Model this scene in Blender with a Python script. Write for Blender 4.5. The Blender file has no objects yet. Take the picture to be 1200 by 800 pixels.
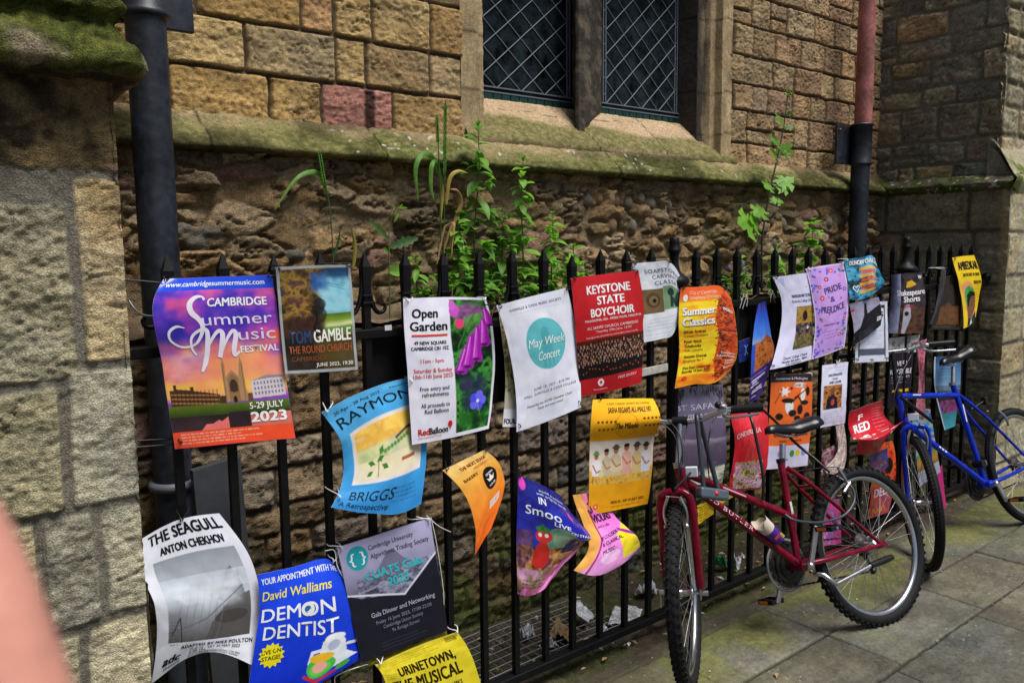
import bpy, bmesh, math, random
import numpy as np
from mathutils import Vector, Matrix

# ------------------------------------------------------------------ camera
SC = bpy.context.scene
COL = SC.collection
rad = math.radians
F_PX, YAW, PIT, ROL, CAMH = 947.6, rad(38.54), rad(6.62), rad(-0.607), 1.62

def cam_axes():
    cy, sy, cp, sp = math.cos(YAW), math.sin(YAW), math.cos(PIT), math.sin(PIT)
    f = np.array([sy * cp, cy * cp, -sp]); r = np.array([cy, -sy, 0.0]); u = np.cross(r, f)
    c, s = math.cos(ROL), math.sin(ROL)
    return c * r + s * u, -s * r + c * u, f
AX_R, AX_U, AX_F = cam_axes()
CAMP = np.array([0.0, 0.0, CAMH])
cam_d = bpy.data.cameras.new('camera')
cam_o = bpy.data.objects.new('camera', cam_d); COL.objects.link(cam_o)
m = Matrix.Identity(4)
for i in range(3):
    m[i][0], m[i][1], m[i][2], m[i][3] = AX_R[i], AX_U[i], -AX_F[i], CAMP[i]
cam_o.matrix_world = m
cam_d.sensor_width = 36; cam_d.lens = F_PX * 36 / 1200
cam_d.clip_start = 0.01; cam_d.clip_end = 300
cam_d.dof.use_dof = True; cam_d.dof.focus_distance = 2.9; cam_d.dof.aperture_fstop = 11.0
SC.camera = cam_o
SC.render.resolution_x, SC.render.resolution_y = 1024, 682

# ------------------------------------------------------------------ light: bright overcast sky over the street
SUN_EL, SUN_AZ = rad(65), rad(160)      # azimuth measured from +Y towards +X
w = bpy.data.worlds.new('World'); SC.world = w; w.use_nodes = True
nt = w.node_tree
sky = nt.nodes.new('ShaderNodeTexSky'); sky.sky_type = 'NISHITA'; sky.sun_disc = False
sky.sun_elevation = SUN_EL; sky.sun_rotation = SUN_AZ
sky.air_density = 1.0; sky.dust_density = 2.0; sky.ozone_density = 1.0
bg = nt.nodes['Background']; bg.inputs['Strength'].default_value = 0.052
nt.links.new(sky.outputs[0], bg.inputs['Color'])
sun_d = bpy.data.lights.new('sun', 'SUN'); sun_d.energy = 3.3; sun_d.angle = rad(32); sun_d.color = (1.0, 0.97, 0.93)
sun_o = bpy.data.objects.new('sun', sun_d); COL.objects.link(sun_o)
sd = Vector((math.sin(SUN_AZ) * math.cos(SUN_EL), math.cos(SUN_AZ) * math.cos(SUN_EL), math.sin(SUN_EL)))
sun_o.rotation_euler = sd.to_track_quat('Z', 'Y').to_euler(); sun_o.location = (0, -6, 12)
SC.view_settings.view_transform = 'Standard'; SC.view_settings.look = 'None'
SC.view_settings.exposure = 0.52; SC.view_settings.gamma = 1.0

# ------------------------------------------------------------------ helpers
def ray(x, y):
    return (x - 600) / F_PX * AX_R - (y - 400) / F_PX * AX_U + AX_F
def onY(x, y, Y): d = ray(x, y); return CAMP + d * (Y / d[1])
def onX(x, y, X): d = ray(x, y); return CAMP + d * (X / d[0])
def onZ(x, y, Z): d = ray(x, y); return CAMP + d * ((Z - CAMH) / d[2])
def atD(x, y, D): return CAMP + ray(x, y) * D
def S(h):
    h = h.lstrip('#'); v = [int(h[i:i + 2], 16) / 255 for i in (0, 2, 4)]
    return np.array([c / 12.92 if c <= .04045 else ((c + .055) / 1.055) ** 2.4 for c in v])

def hash2(ix, iy, seed):
    n = (ix.astype(np.int64) * 374761393 + iy.astype(np.int64) * 668265263 + seed * 1274126177) & 0x7fffffff
    n = ((n ^ (n >> 13)) * 1274126177) & 0x7fffffff
    n = ((n ^ (n >> 15)) * 60493) & 0x7fffffff
    return ((n ^ (n >> 16)) & 0xffff) / 65535.0
def vnoise(x, y, seed=0):
    ix, iy = np.floor(x), np.floor(y); fx, fy = x - ix, y - iy
    fx = fx * fx * (3 - 2 * fx); fy = fy * fy * (3 - 2 * fy)
    a, b = hash2(ix, iy, seed), hash2(ix + 1, iy, seed)
    c, d = hash2(ix, iy + 1, seed), hash2(ix + 1, iy + 1, seed)
    return (a * (1 - fx) + b * fx) * (1 - fy) + (c * (1 - fx) + d * fx) * fy
def fbm(x, y, seed=0, o=4, g=.5):
    s, a, t = 0, 1, 0
    for k in range(o):
        s = s + a * vnoise(x * 2 ** k + 17.3 * k, y * 2 ** k + 9.1 * k, seed + k); t += a; a *= g
    return s / t
def sstep(a, b, x):
    t = np.clip((x - a) / (b - a), 0, 1); return t * t * (3 - 2 * t)
def mix(a, b, t):
    return a * (1 - t) + b * t

def node_mat(name, color=None, rough=.6, metal=0, spec=.5, coat=0, attr=False, vary=0, vscale=20, bump=0, bscale=60, bdist=.002, fine=0):
    m = bpy.data.materials.new(name); m.use_nodes = True
    n = m.node_tree; p = n.nodes['Principled BSDF']
    p.inputs['Roughness'].default_value = rough; p.inputs['Metallic'].default_value = metal
    p.inputs['Specular IOR Level'].default_value = spec
    if coat: p.inputs['Coat Weight'].default_value = coat; p.inputs['Coat Roughness'].default_value = .12
    src = None
    if attr:
        a = n.nodes.new('ShaderNodeAttribute'); a.attribute_name = 'Col'; src = a.outputs['Color']
    else:
        p.inputs['Base Color'].default_value = (*color, 1)
    tc = n.nodes.new('ShaderNodeTexCoord')
    if vary:
        nz = n.nodes.new('ShaderNodeTexNoise'); nz.inputs['Scale'].default_value = vscale; nz.inputs['Detail'].default_value = 6; nz.inputs['Roughness'].default_value = .65
        n.links.new(tc.outputs['Object'], nz.inputs['Vector'])
        mr = n.nodes.new('ShaderNodeMapRange'); mr.inputs[1].default_value = .25 if not fine else .36; mr.inputs[2].default_value = .75 if not fine else .64
        mr.inputs[3].default_value = 1 - vary; mr.inputs[4].default_value = 1 + vary
        n.links.new(nz.outputs['Fac'], mr.inputs[0])
        mx = n.nodes.new('ShaderNodeMix'); mx.data_type = 'RGBA'; mx.blend_type = 'MULTIPLY'; mx.inputs[0].default_value = 1
        if src is None: mx.inputs[6].default_value = (*color, 1)
        else: n.links.new(src, mx.inputs[6])
        n.links.new(mr.outputs[0], mx.inputs[7]); src = mx.outputs[2]
        if fine:
            n2 = n.nodes.new('ShaderNodeTexNoise'); n2.inputs['Scale'].default_value = vscale * 4.5; n2.inputs['Detail'].default_value = 3; n.links.new(tc.outputs['Object'], n2.inputs['Vector'])
            r2 = n.nodes.new('ShaderNodeMapRange'); r2.inputs[1].default_value = .34; r2.inputs[2].default_value = .66; r2.inputs[3].default_value = 1 - fine; r2.inputs[4].default_value = 1 + fine; n.links.new(n2.outputs['Fac'], r2.inputs[0])
            x2 = n.nodes.new('ShaderNodeMix'); x2.data_type = 'RGBA'; x2.blend_type = 'MULTIPLY'; x2.inputs[0].default_value = 1; n.links.new(src, x2.inputs[6]); n.links.new(r2.outputs[0], x2.inputs[7]); src = x2.outputs[2]
    if src is not None: n.links.new(src, p.inputs['Base Color'])
    if bump:
        nb = n.nodes.new('ShaderNodeTexNoise'); nb.inputs['Scale'].default_value = bscale; nb.inputs['Detail'].default_value = 5
        n.links.new(tc.outputs['Object'], nb.inputs['Vector'])
        b = n.nodes.new('ShaderNodeBump'); b.inputs['Strength'].default_value = bump; b.inputs['Distance'].default_value = bdist
        n.links.new(nb.outputs['Fac'], b.inputs['Height']); n.links.new(b.outputs[0], p.inputs['Normal'])
    return m

def translucent(m, col, f=.35):
    n = m.node_tree; p = n.nodes['Principled BSDF']; out = n.nodes['Material Output']
    t = n.nodes.new('ShaderNodeBsdfTranslucent'); t.inputs['Color'].default_value = (*col, 1)
    x = n.nodes.new('ShaderNodeMixShader'); x.inputs[0].default_value = f
    n.links.new(p.outputs[0], x.inputs[1]); n.links.new(t.outputs[0], x.inputs[2]); n.links.new(x.outputs[0], out.inputs['Surface']); return m

def link(name, me, parent=None, mats=()):
    o = bpy.data.objects.new(name, me); COL.objects.link(o)
    for mm in mats: me.materials.append(mm)
    if parent is not None: o.parent = parent
    return o
def wloc(o):
    v = Vector((0, 0, 0))
    while o is not None: v += o.location; o = o.parent
    return v
def tag(o, label=None, cat=None, group=None, kind=None):
    if label: o['label'] = label
    if cat: o['category'] = cat
    if group: o['group'] = group
    if kind: o['kind'] = kind
    return o
def empty(name, loc, label=None, cat=None, group=None):
    o = bpy.data.objects.new(name, None); COL.objects.link(o); o.location = Vector(loc); o.empty_display_size = .05
    return tag(o, label, cat, group)

def raw_mesh(name, V, Fc, smooth=True, cols=None, matid=None):
    """V (n,3); Fc quads (k,4) array or list of polygons."""
    me = bpy.data.meshes.new(name)
    V = np.asarray(V, dtype=np.float32)
    if isinstance(Fc, np.ndarray):
        k, s = Fc.shape
        me.vertices.add(len(V)); me.vertices.foreach_set('co', V.ravel())
        me.loops.add(k * s); me.loops.foreach_set('vertex_index', Fc.astype(np.int32).ravel())
        me.polygons.add(k); me.polygons.foreach_set('loop_start', np.arange(0, k * s, s, dtype=np.int32))
        me.polygons.foreach_set('loop_total', np.full(k, s, dtype=np.int32))
        me.update(calc_edges=True); me.validate()
    else:
        me.from_pydata(V.tolist(), [], [list(map(int, f)) for f in Fc]); me.update()
    if isinstance(smooth, bool): me.polygons.foreach_set('use_smooth', np.full(len(me.polygons), smooth))
    else: me.polygons.foreach_set('use_smooth', np.asarray(smooth, dtype=bool))
    if matid is not None: me.polygons.foreach_set('material_index', np.asarray(matid, dtype=np.int32))
    if cols is not None:
        a = me.color_attributes.new('Col', 'FLOAT_COLOR', 'POINT')
        c = np.ones((len(V), 4), dtype=np.float32); c[:, :3] = cols
        a.data.foreach_set('color', c.ravel())
    return me
def grid_faces(n, m, flip=False, base=0):
    i, j = np.meshgrid(np.arange(n - 1), np.arange(m - 1), indexing='ij')
    a = (i * m + j).ravel() + base
    q = np.stack([a, a + 1, a + m + 1, a + m], 1)
    return q[:, ::-1] if flip else q
def grid_obj(name, P, mat, cols=None, parent=None, smooth=True, flip=False):
    n, m_ = P.shape[:2]
    V = P.reshape(-1, 3)
    if parent is not None: V = V - np.array(wloc(parent))
    return link(name, raw_mesh(name, V, grid_faces(n, m_, flip), smooth, None if cols is None else cols.reshape(-1, 3)), parent, [mat])

class MB:
    def __init__(s): s.v = []; s.f = []; s.s = []; s.mi = []; s.mats = []; s.n = 0
    def _m(s, mat):
        if mat not in s.mats: s.mats.append(mat)
        return s.mats.index(mat)
    def add(s, V, Fc, mat=None, smooth=False):
        V = np.asarray(V, float).reshape(-1, 3); b = s.n
        s.v.append(V); s.n += len(V); k = s._m(mat)
        for f in Fc: s.f.append([i + b for i in f]); s.s.append(smooth); s.mi.append(k)
        return s
    def box(s, c, size, mat=None, ax=None, bev=0):
        """box with chamfered long edges when bev; ax = 3 axes rows"""
        A = np.eye(3) if ax is None else np.asarray(ax, float)
        h = np.asarray(size, float) / 2
        if not bev:
            L = np.array([[x, y, z] for x in (-1, 1) for y in (-1, 1) for z in (-1, 1)], float) * h
            Fc = [(0, 1, 3, 2), (4, 6, 7, 5), (0, 4, 5, 1), (2, 3, 7, 6), (0, 2, 6, 4), (1, 5, 7, 3)]
            return s.add(np.asarray(c) + L @ A, Fc, mat)
        bm = bmesh.new(); bmesh.ops.create_cube(bm, size=1)
        for v in bm.verts: v.co = Vector((v.co.x * size[0], v.co.y * size[1], v.co.z * size[2]))
        bmesh.ops.bevel(bm, geom=bm.edges[:], offset=bev, segments=2, affect='EDGES', profile=.5)
        bm.verts.index_update()
        V = np.array([v.co[:] for v in bm.verts]); Fc = [[v.index for v in f.verts] for f in bm.faces]; bm.free()
        return s.add(np.asarray(c) + V @ A, Fc, mat)
    def tube(s, pts, r, mat=None, n=10, caps=True, smooth=True, square=False, twist=0):
        P = np.asarray(pts, float); k = len(P)
        R = np.full(k, r, float) if np.isscalar(r) else np.asarray(r, float)
        T = np.gradient(P, axis=0); T /= np.linalg.norm(T, axis=1)[:, None] + 1e-12
        up = np.array([0, 0, 1.]) if abs(T[0][2]) < .9 else np.array([1., 0, 0])
        u = np.cross(T[0], up); u /= np.linalg.norm(u)
        rings = []
        for i in range(k):
            u = u - T[i] * (u @ T[i]); u /= np.linalg.norm(u) + 1e-12
            w_ = np.cross(T[i], u)
            a = np.linspace(0, 2 * np.pi, n, endpoint=False) + twist
            rings.append(P[i] + R[i] * (np.cos(a)[:, None] * u + np.sin(a)[:, None] * w_))
        V = np.concatenate(rings); Fc = []
        for i in range(k - 1):
            for j in range(n):
                j2 = (j + 1) % n; Fc.append((i * n + j, i * n + j2, (i + 1) * n + j2, (i + 1) * n + j))
        s.add(V, Fc, mat, smooth)
        if caps: s.add(rings[0], [list(range(n))[::-1]], mat); s.add(rings[-1], [list(range(n))], mat)
        return s
    def lathe(s, prof, o, axis=(0, 0, 1), mat=None, n=24, smooth=True):
        """prof: list of (radius, height)"""
        A = np.asarray(axis, float); A /= np.linalg.norm(A)
        up = np.array([1., 0, 0]) if abs(A[0]) < .8 else np.array([0, 1., 0])
        u = np.cross(A, up); u /= np.linalg.norm(u); w_ = np.cross(A, u)
        a = np.linspace(0, 2 * np.pi, n, endpoint=False)
        V = np.concatenate([np.asarray(o) + h * A + max(r, 1e-5) * (np.cos(a)[:, None] * u + np.sin(a)[:, None] * w_) for r, h in prof])
        Fc = []
        for i in range(len(prof) - 1):
            for j in range(n):
                j2 = (j + 1) % n; Fc.append((i * n + j, i * n + j2, (i + 1) * n + j2, (i + 1) * n + j))
        return s.add(V, Fc, mat, smooth)
    def prism(s, poly, o, u, v, nrm, th, mat=None):
        """poly 2-D outline extruded th along nrm from plane (o,u,v)"""
        p = np.asarray(poly, float); o = np.asarray(o, float); u, v, nrm = map(lambda q: np.asarray(q, float), (u, v, nrm))
        A = o + p[:, :1] * u + p[:, 1:] * v; B = A + nrm * th; k = len(p)
        Fc = [list(range(k))[::-1], [k + i for i in range(k)]] + [(i, (i + 1) % k, k + (i + 1) % k, k + i) for i in range(k)]
        return s.add(np.concatenate([A, B]), Fc, mat)
    def ball(s, c, r, mat=None, n=12, scale=(1, 1, 1), ax=None):
        A = np.eye(3) if ax is None else np.asarray(ax, float)
        th = np.linspace(0, np.pi, n // 2 + 1); ph = np.linspace(0, 2 * np.pi, n, endpoint=False)
        V = np.array([[math.sin(t) * math.cos(p), math.sin(t) * math.sin(p), math.cos(t)] for t in th for p in ph]) * r * np.asarray(scale)
        Fc = [(i * n + j, (i + 1) * n + j, (i + 1) * n + (j + 1) % n, i * n + (j + 1) % n) for i in range(n // 2) for j in range(n)]
        return s.add(np.asarray(c) + V @ A, Fc, mat, True)
    def build(s, name, parent=None, mats=None, weld=False):
        V = np.concatenate(s.v)
        if parent is not None: V = V - np.array(wloc(parent))
        me = raw_mesh(name, V, s.f, np.array(s.s), None, s.mi)
        bm = bmesh.new(); bm.from_mesh(me); bmesh.ops.recalc_face_normals(bm, faces=bm.faces); bm.to_mesh(me); bm.free()
        return link(name, me, parent, [q for q in s.mats])

def crom(pts, k=8):
    P = np.asarray(pts, float); n = len(P); out = []
    Q = np.concatenate([[2 * P[0] - P[1]], P, [2 * P[-1] - P[-2]]])
    for i in range(n - 1):
        p0, p1, p2, p3 = Q[i:i + 4]
        for t in np.arange(k) / k:
            out.append(.5 * (2 * p1 + (p2 - p0) * t + (2 * p0 - 5 * p1 + 4 * p2 - p3) * t * t + (3 * p1 - p0 - 3 * p2 + p3) * t ** 3))
    out.append(P[-1]); return np.array(out)
# ================================================================== SETTING
YF = 2.155                                # plane of the railings
YW, YL, YP = 2.95, 2.90, 2.70             # upper wall, rubble wall, plinth fronts
XB, YB = 0.460, 1.985                     # corner of the near buttress
XR, YR = 5.60, 2.045                      # far return wall and its front

M_stone = node_mat('weathered_sandstone', rough=.92, spec=.2, attr=True, vary=.20, vscale=60, bump=1, bscale=260, bdist=.005, fine=.34)
M_rubble = node_mat('rubble_stone', rough=.95, spec=.15, attr=True, vary=.24, vscale=60, bump=1, bscale=180, bdist=.006, fine=.36)
M_pave = node_mat('york_paving', rough=.8, spec=.3, attr=True, vary=.16, vscale=45, bump=.7, bscale=260, bdist=.002, fine=.20)
M_moss = node_mat('mossy_stone', rough=.95, spec=.1, attr=True, vary=.26, vscale=70, bump=1, bscale=260, bdist=.008, fine=.42)

def block_field(U, V, blocks, mort=.012, relief=.018, rough=.006, seed=0, mcol=(.2, .17, .12), edge=.012, warp=.006, mrough=.004):
    rough0 = rough
    """blocks: (u0,u1,v0,v1,(r,g,b)[,extra relief]) -> height, colour"""
    Uw = U + warp * (fbm(U * 9, V * 9, seed + 50) - .5) * 2 + .004 * (fbm(U * 45, V * 45, seed + 60, 2) - .5)
    Vw = V + warp * (fbm(U * 7 + 5, V * 9, seed + 51) - .5) * 2 + .004 * (fbm(U * 45, V * 45, seed + 61, 2) - .5)
    H = mrough * (fbm(U * 60, V * 60, seed + 2) - .5)
    C = np.ones(U.shape + (3,)) * np.array(mcol)
    C *= (.6 + .8 * fbm(U * 30, V * 30, seed + 3))[..., None]
    rng = np.random.default_rng(seed)
    for b in blocks:
        u0, u1, v0, v1, col = b[:5]; ex = b[5] if len(b) > 5 else 0
        rr = rng.uniform(-1, 1, 8)
        msk = (Uw > u0) & (Uw < u1) & (Vw > v0) & (Vw < v1)
        if not msk.any(): continue
        uu, vv = Uw[msk], Vw[msk]
        dx = np.minimum(uu - u0, u1 - uu) - mort / 2; dy = np.minimum(vv - v0, v1 - vv) - mort / 2
        rc = edge * 1.6
        d = np.where((dx < rc) & (dy < rc), rc - np.hypot(np.maximum(rc - dx, 0), np.maximum(rc - dy, 0)), np.minimum(dx, dy))
        t = sstep(0, edge, d)
        u_, v_ = U[msk], V[msk]
        n1 = fbm(u_ * 14 + rr[0] * 9, v_ * 14 + rr[1] * 9, seed + 5, 5, .6)
        n2 = fbm(u_ * 70, v_ * 70, seed + 8, 3)
        n3 = fbm(u_ * 6 + rr[2] * 7, v_ * 26, seed + 9, 4); rough = rough0 * (b[6] if len(b) > 6 else 1); n4 = fbm(u_ * 60, v_ * 130, seed + 10, 3)
        tilt = rr[3] * .006 * (uu - u0) / (u1 - u0) + rr[4] * .006 * (vv - v0) / (v1 - v0)
        h = relief + ex + rr[5] * relief * .25 + tilt + rough * 2.2 * (n1 - .5) + rough * 1.0 * (n2 - .5) + rough * (n3 - .5) + rough * .9 * (n4 - .5)
        pit = sstep(.60, .75, fbm(u_ * 48, v_ * 60, seed + 21, 3)) * rough * .5
        ck = sstep(.03, .0, np.abs(fbm(u_ * 7 + rr[0] * 5, v_ * 16 + rr[1] * 5, seed + 23, 5, .6) - .5)) * sstep(.48, .62, fbm(u_ * 5, v_ * 5 + rr[2] * 3, seed + 24))
        pit = pit + ck * rough * .9
        H[msk] = H[msk] * (1 - t) + (h - pit) * t
        c = np.array(col) * (1 + .13 * rr[6])
        st = (.55 + .9 * n1)[:, None] * (.70 + .6 * n3)[:, None]
        hue = sstep(.45, .7, fbm(u_ * 6 + rr[1] * 9, v_ * 6 + rr[3] * 9, seed + 27))[:, None]; c = c[None] * (1 - hue * .5) + c[None] * np.array([.82, .88, 1.05]) * hue * .5; c = c
        st = st * (1 - .4 * ck)[:, None] * (.84 + .32 * n4)[:, None]
        cc = c * st * np.array([1 + .05 * rr[7], 1, 1 - .08 * rr[7]])
        pale = sstep(.55, .8, n2)[:, None] * .25
        cc = cc * (1 - pale) + np.array([.42, .35, .24]) * pale * (c.mean() / .2)
        C[msk] = C[msk] * (1 - t[:, None]) + cc * t[:, None]
    return H, C

def rand_rows(u0, u1, v0, v1, hs, ls, cols, seed):
    r = random.Random(seed); out = []; v = v0
    while v < v1 - .02:
        h = r.uniform(*hs); ve = min(v + h, v1)
        if v1 - ve < hs[0] * .6: ve = v1
        u = u0 - r.uniform(0, ls[0])
        while u < u1:
            l = r.uniform(*ls)
            if r.random() < .18 and h > hs[0] * 1.25:
                m_ = v + (ve - v) * r.uniform(.4, .6)
                out.append((u, u + l, v, m_, r.choice(cols))); out.append((u, u + l, m_, ve, r.choice(cols)))
            else: out.append((u, u + l, v, ve, r.choice(cols)))
            u += l
        v = ve
    return out

def rubble_field(U, V, seeds, ax, ay, cols, seed, mort=.16, relief=.03, mcol=(.22, .16, .10)):
    """warped anisotropic Voronoi stones"""
    Uw = U + .022 * (fbm(U * 11, V * 11, seed) - .5) * 2 + .008 * (fbm(U * 40, V * 40, seed + 2) - .5); Vw = V + .015 * (fbm(U * 8 + 3, V * 8, seed + 1) - .5) * 2
    n = len(seeds); sx, sy = seeds[:, 0] / ax, seeds[:, 1] / ay
    p = np.stack([Uw.ravel() / ax, Vw.ravel() / ay], 1)
    d1 = np.full(len(p), 9e9); d2 = d1.copy(); idx = np.zeros(len(p), int)
    for k in range(n):
        d = np.hypot(p[:, 0] - sx[k], p[:, 1] - sy[k])
        c = d < d1; d2 = np.where(c, d1, np.minimum(d2, d)); idx = np.where(c, k, idx); d1 = np.where(c, d, d1)
    e = ((d2 - d1)).reshape(U.shape); idx = idx.reshape(U.shape)
    rng = np.random.default_rng(seed); hr = rng.uniform(.55, 1.25, n); cr = np.asarray(cols)[rng.integers(0, len(cols), n)] * rng.uniform(.75, 1.2, (n, 1))
    t = sstep(mort * .2, mort * .75, e - .60 * (fbm(U * 6, V * 8, seed + 20, 4) - .40))
    n1 = fbm(U * 16, V * 16, seed + 5, 5, .62); n2 = fbm(U * 75, V * 75, seed + 6, 3); n3 = fbm(U * 12, V * 40, seed + 7, 4)
    tx, ty = rng.uniform(-.42, .42, n), rng.uniform(-.42, .42, n)
    fac = ((Uw - seeds[:, 0][idx]) * tx[idx] + (Vw - seeds[:, 1][idx]) * ty[idx])
    H = t * fac * .8 + t * relief * hr[idx] * (.55 + .5 * np.sqrt(np.clip(1 - d1.reshape(U.shape) * .8, 0, 1))) + .018 * (n1 - .5) + .009 * (n2 - .5) + .016 * np.abs(n3 - .5)
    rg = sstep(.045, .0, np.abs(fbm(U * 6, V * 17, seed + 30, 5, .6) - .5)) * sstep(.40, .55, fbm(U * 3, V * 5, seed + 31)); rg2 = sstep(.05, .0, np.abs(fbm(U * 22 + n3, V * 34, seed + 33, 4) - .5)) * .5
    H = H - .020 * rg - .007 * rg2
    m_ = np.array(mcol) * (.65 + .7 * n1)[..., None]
    dk_ = (1 - .60 * rg) * (1 - .35 * rg2)  # occlusion shade painted along the crevices, in stone and mortar colour
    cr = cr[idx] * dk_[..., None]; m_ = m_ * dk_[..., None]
    C = m_ * (1 - t[..., None]) + cr * ((.6 + .8 * n3) * (.75 + .5 * n2))[..., None] * t[..., None]
    return H, C

def wall_grid(o, u, v, nrm, U, V, H):
    o, u, v, nrm = [np.asarray(q, float) for q in (o, u, v, nrm)]
    return o + U[..., None] * u + V[..., None] * v + H[..., None] * nrm
def uvgrid(u0, u1, v0, v1, res):
    return np.meshgrid(np.linspace(u0, u1, int((u1 - u0) / res) + 1), np.linspace(v0, v1, int((v1 - v0) / res) + 1), indexing='ij')

TAN = [(.40, .255, .092), (.36, .22, .082), (.43, .295, .125), (.29, .18, .072), (.38, .235, .08), (.38, .265, .125), (.29, .195, .09)]
BRN = [(.27, .172, .082), (.21, .138, .068), (.30, .20, .10), (.17, .125, .075), (.33, .24, .14)]

# ---- church wall: one thing, its faces are parts
church = empty('church_wall', (3.0, YW, 0), 'weathered tan sandstone church wall with rubble base and mossy ledge behind the railings', 'church wall')
ZL = 2.10                                  # where the ashlar starts (above the ledge)
def wx(px, py): return onY(px, py, YW)[0]
def wz(px, py): return onY(px, py, YW)[2]
A0, A1, A2, A3 = ZL - .02, wz(313, 88), wz(430, 50), wz(470, 0) + .01
xw0, xw1 = wx(541, 90), wx(858, 120)       # window surround limits
bl = []
def row(v0, v1, xs, cols=None, seed=1):
    r = random.Random(seed)
    for i in range(len(xs) - 1):
        c = cols.get(i) if cols else None
        bl.append((xs[i], xs[i + 1], v0, v1, c or r.choice(TAN)))
xl = .3
row(A0, A1, [xl, wx(197, 110), wx(314, 110), wx(375, 115), wx(458, 125), wx(540, 130), xw0], {3: (.34, .155, .12)}, 3)
row(A1, A2, [xl, wx(190, 60), wx(286, 66), wx(392, 70), wx(427, 75), wx(502, 80), xw0], None, 5)
row(A2, A3, [xl, wx(230, 20), wx(352, 20), wx(390, 24), wx(434, 30), wx(502, 36), xw0], {2: (.40, .24, .11)}, 9)
row(A3, A3 + .17, [xl, wx(260, 0), wx(330, 0), wx(420, 0), wx(500, 0), xw0], None, 11)
row(A3 + .17, A3 + .36, [xl, .9, 1.3, 1.62, 2.0, xw0], None, 12)
row(A3 + .36, 3.45, [xl, .8, 1.2, 1.7, xw0], None, 13)
bl += rand_rows(xw1, XR + .2, A0, 3.45, (.125, .19), (.16, .30), [(.33, .22, .11), (.36, .245, .12), (.29, .19, .092), (.34, .215, .105), (.31, .195, .11), (.37, .265, .14)], 21)
def ashlar(u0, u1, v0, v1, res, name):
    U, V = uvgrid(u0, u1, v0, v1, res)
    H, C = block_field(U, V, bl, mort=.008, relief=.016, rough=.007, seed=4, mcol=(.10, .07, .04), edge=.006, warp=.008)
    # dark upright stripe through the red stone
    sx0, sx1 = wx(424, 120), wx(436, 120)
    s = sstep(sx0 - .006, sx0 + .01, U) * sstep(sx1 + .01, sx1 - .006, U) * sstep(A1, A1 - .02, V)
    C = C * (1 - .86 * s[..., None])
    P = wall_grid((0, YW, 0), (1, 0, 0), (0, 0, 1), (0, -1, 0), U, V, H)
    grid_obj(name, P, M_stone, C, church)
ashlar(.25, xw0 + .03, ZL - .06, 3.42, .005, 'ashlar_face')
ashlar(xw1 - .05, XR + .14, ZL - .06, 3.42, .005, 'ashlar_face')
ashlar(xw0, xw1, 3.18, 3.42, .02, 'ashlar_face')

# rubble band under the ledge
rng = np.random.default_rng(8)
sd_ = []
for v in np.arange(1.28, 2.1, .075):
    for u in np.arange(.2, 5.9, .18): sd_.append((u + rng.uniform(-.09, .09), v + rng.uniform(-.035, .035)))
U, V = uvgrid(.25, XR + .12, 1.30, 2.03, .0075)
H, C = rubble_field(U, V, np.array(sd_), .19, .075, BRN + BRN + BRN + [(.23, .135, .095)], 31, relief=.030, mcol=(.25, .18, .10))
# two courses of rounded cobbles under the ledge
rng = np.random.default_rng(5)
for (pa, pb, yy, n) in [(684, 778, 232, 7), (850, 985, 256, 9), (715, 760, 262, 3), (905, 985, 286, 4)]:
    for i in range(n):
        f = i / max(n - 1, 1); p_ = onY(pa + (pb - pa) * f + rng.uniform(-3, 3), yy + (pb - pa) * f * .07 + rng.uniform(-4, 4), YL)
        a, b = rng.uniform(.028, .045), rng.uniform(.032, .048)
        q = ((U - p_[0]) / a) ** 2 + ((V - p_[2]) / b) ** 2
        t = np.sqrt(np.clip(1 - q, 0, 1)); on = sstep(1.0, .8, q)
        H = np.maximum(H * (1 - .6 * sstep(1.7, 1, q)), t * .035)
        cc = [np.array((.28, .17, .075)), np.array((.19, .14, .09)), np.array((.22, .14, .08)), np.array((.16, .135, .10))][rng.integers(4)]
        C = C * (1 - on[..., None]) + cc * (.8 + .4 * fbm(U * 40, V * 40, 3))[..., None] * on[..., None]
for (x_, y_, a, b) in [(243, 272, .055, .02), (343, 299, .045, .024), (214, 268, .03, .02), (226, 285, .05, .03)]:   # flints
    p_ = onY(x_, y_, YL); q = ((U - p_[0]) / a) ** 2 + ((V - p_[2]) / b) ** 2
    on = sstep(1.0, .8, q); H = np.maximum(H, np.sqrt(np.clip(1 - q, 0, 1)) * .045)
    C = C * (1 - on[..., None]) + np.array((.105, .095, .075)) * (.7 + .6 * fbm(U * 40, V * 40, 3))[..., None] * on[..., None]
P = wall_grid((0, YL, 0), (1, 0, 0), (0, 0, 1), (0, -1, 0), U, V, H)
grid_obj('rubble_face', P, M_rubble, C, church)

# plinth behind the railings: coursed rough stone, its earthy top, mossy towards the ground
bl2 = rand_rows(.2, XR + .1, -.05, 1.34, (.08, .16), (.16, .40), BRN + BRN + [(.25, .14, .11), (.24, .19, .15)], 77); bl2 = [(*q[:4], tuple(np.array(q[4]) * np.array([.66, .68, .74]))) for q in bl2]  # stone greyed, and darkened for deeper shade behind the railings
U, V = uvgrid(.25, XR + .1, -.04, 1.33, .0085)
H, C = block_field(U, V, bl2, mort=.008, relief=.016, rough=.014, seed=12, mcol=(.075, .058, .04), edge=.009, warp=.014, mrough=.012)
g = sstep(.62, .25, V + .28 * (fbm(U * 5, V * 5, 40) - .5)) * sstep(.35, .6, fbm(U * 9, V * 9, 44))
C = C * (1 - .8 * g[..., None]) + np.array((.085, .105, .025)) * (.6 + .8 * fbm(U * 60, V * 60, 45))[..., None] * .8 * g[..., None]
P = wall_grid((0, YP, 0), (1, 0, 0), (0, 0, 1), (0, -1, 0), U, V, H)
grid_obj('plinth_face', P, M_rubble, C, church)
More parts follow.
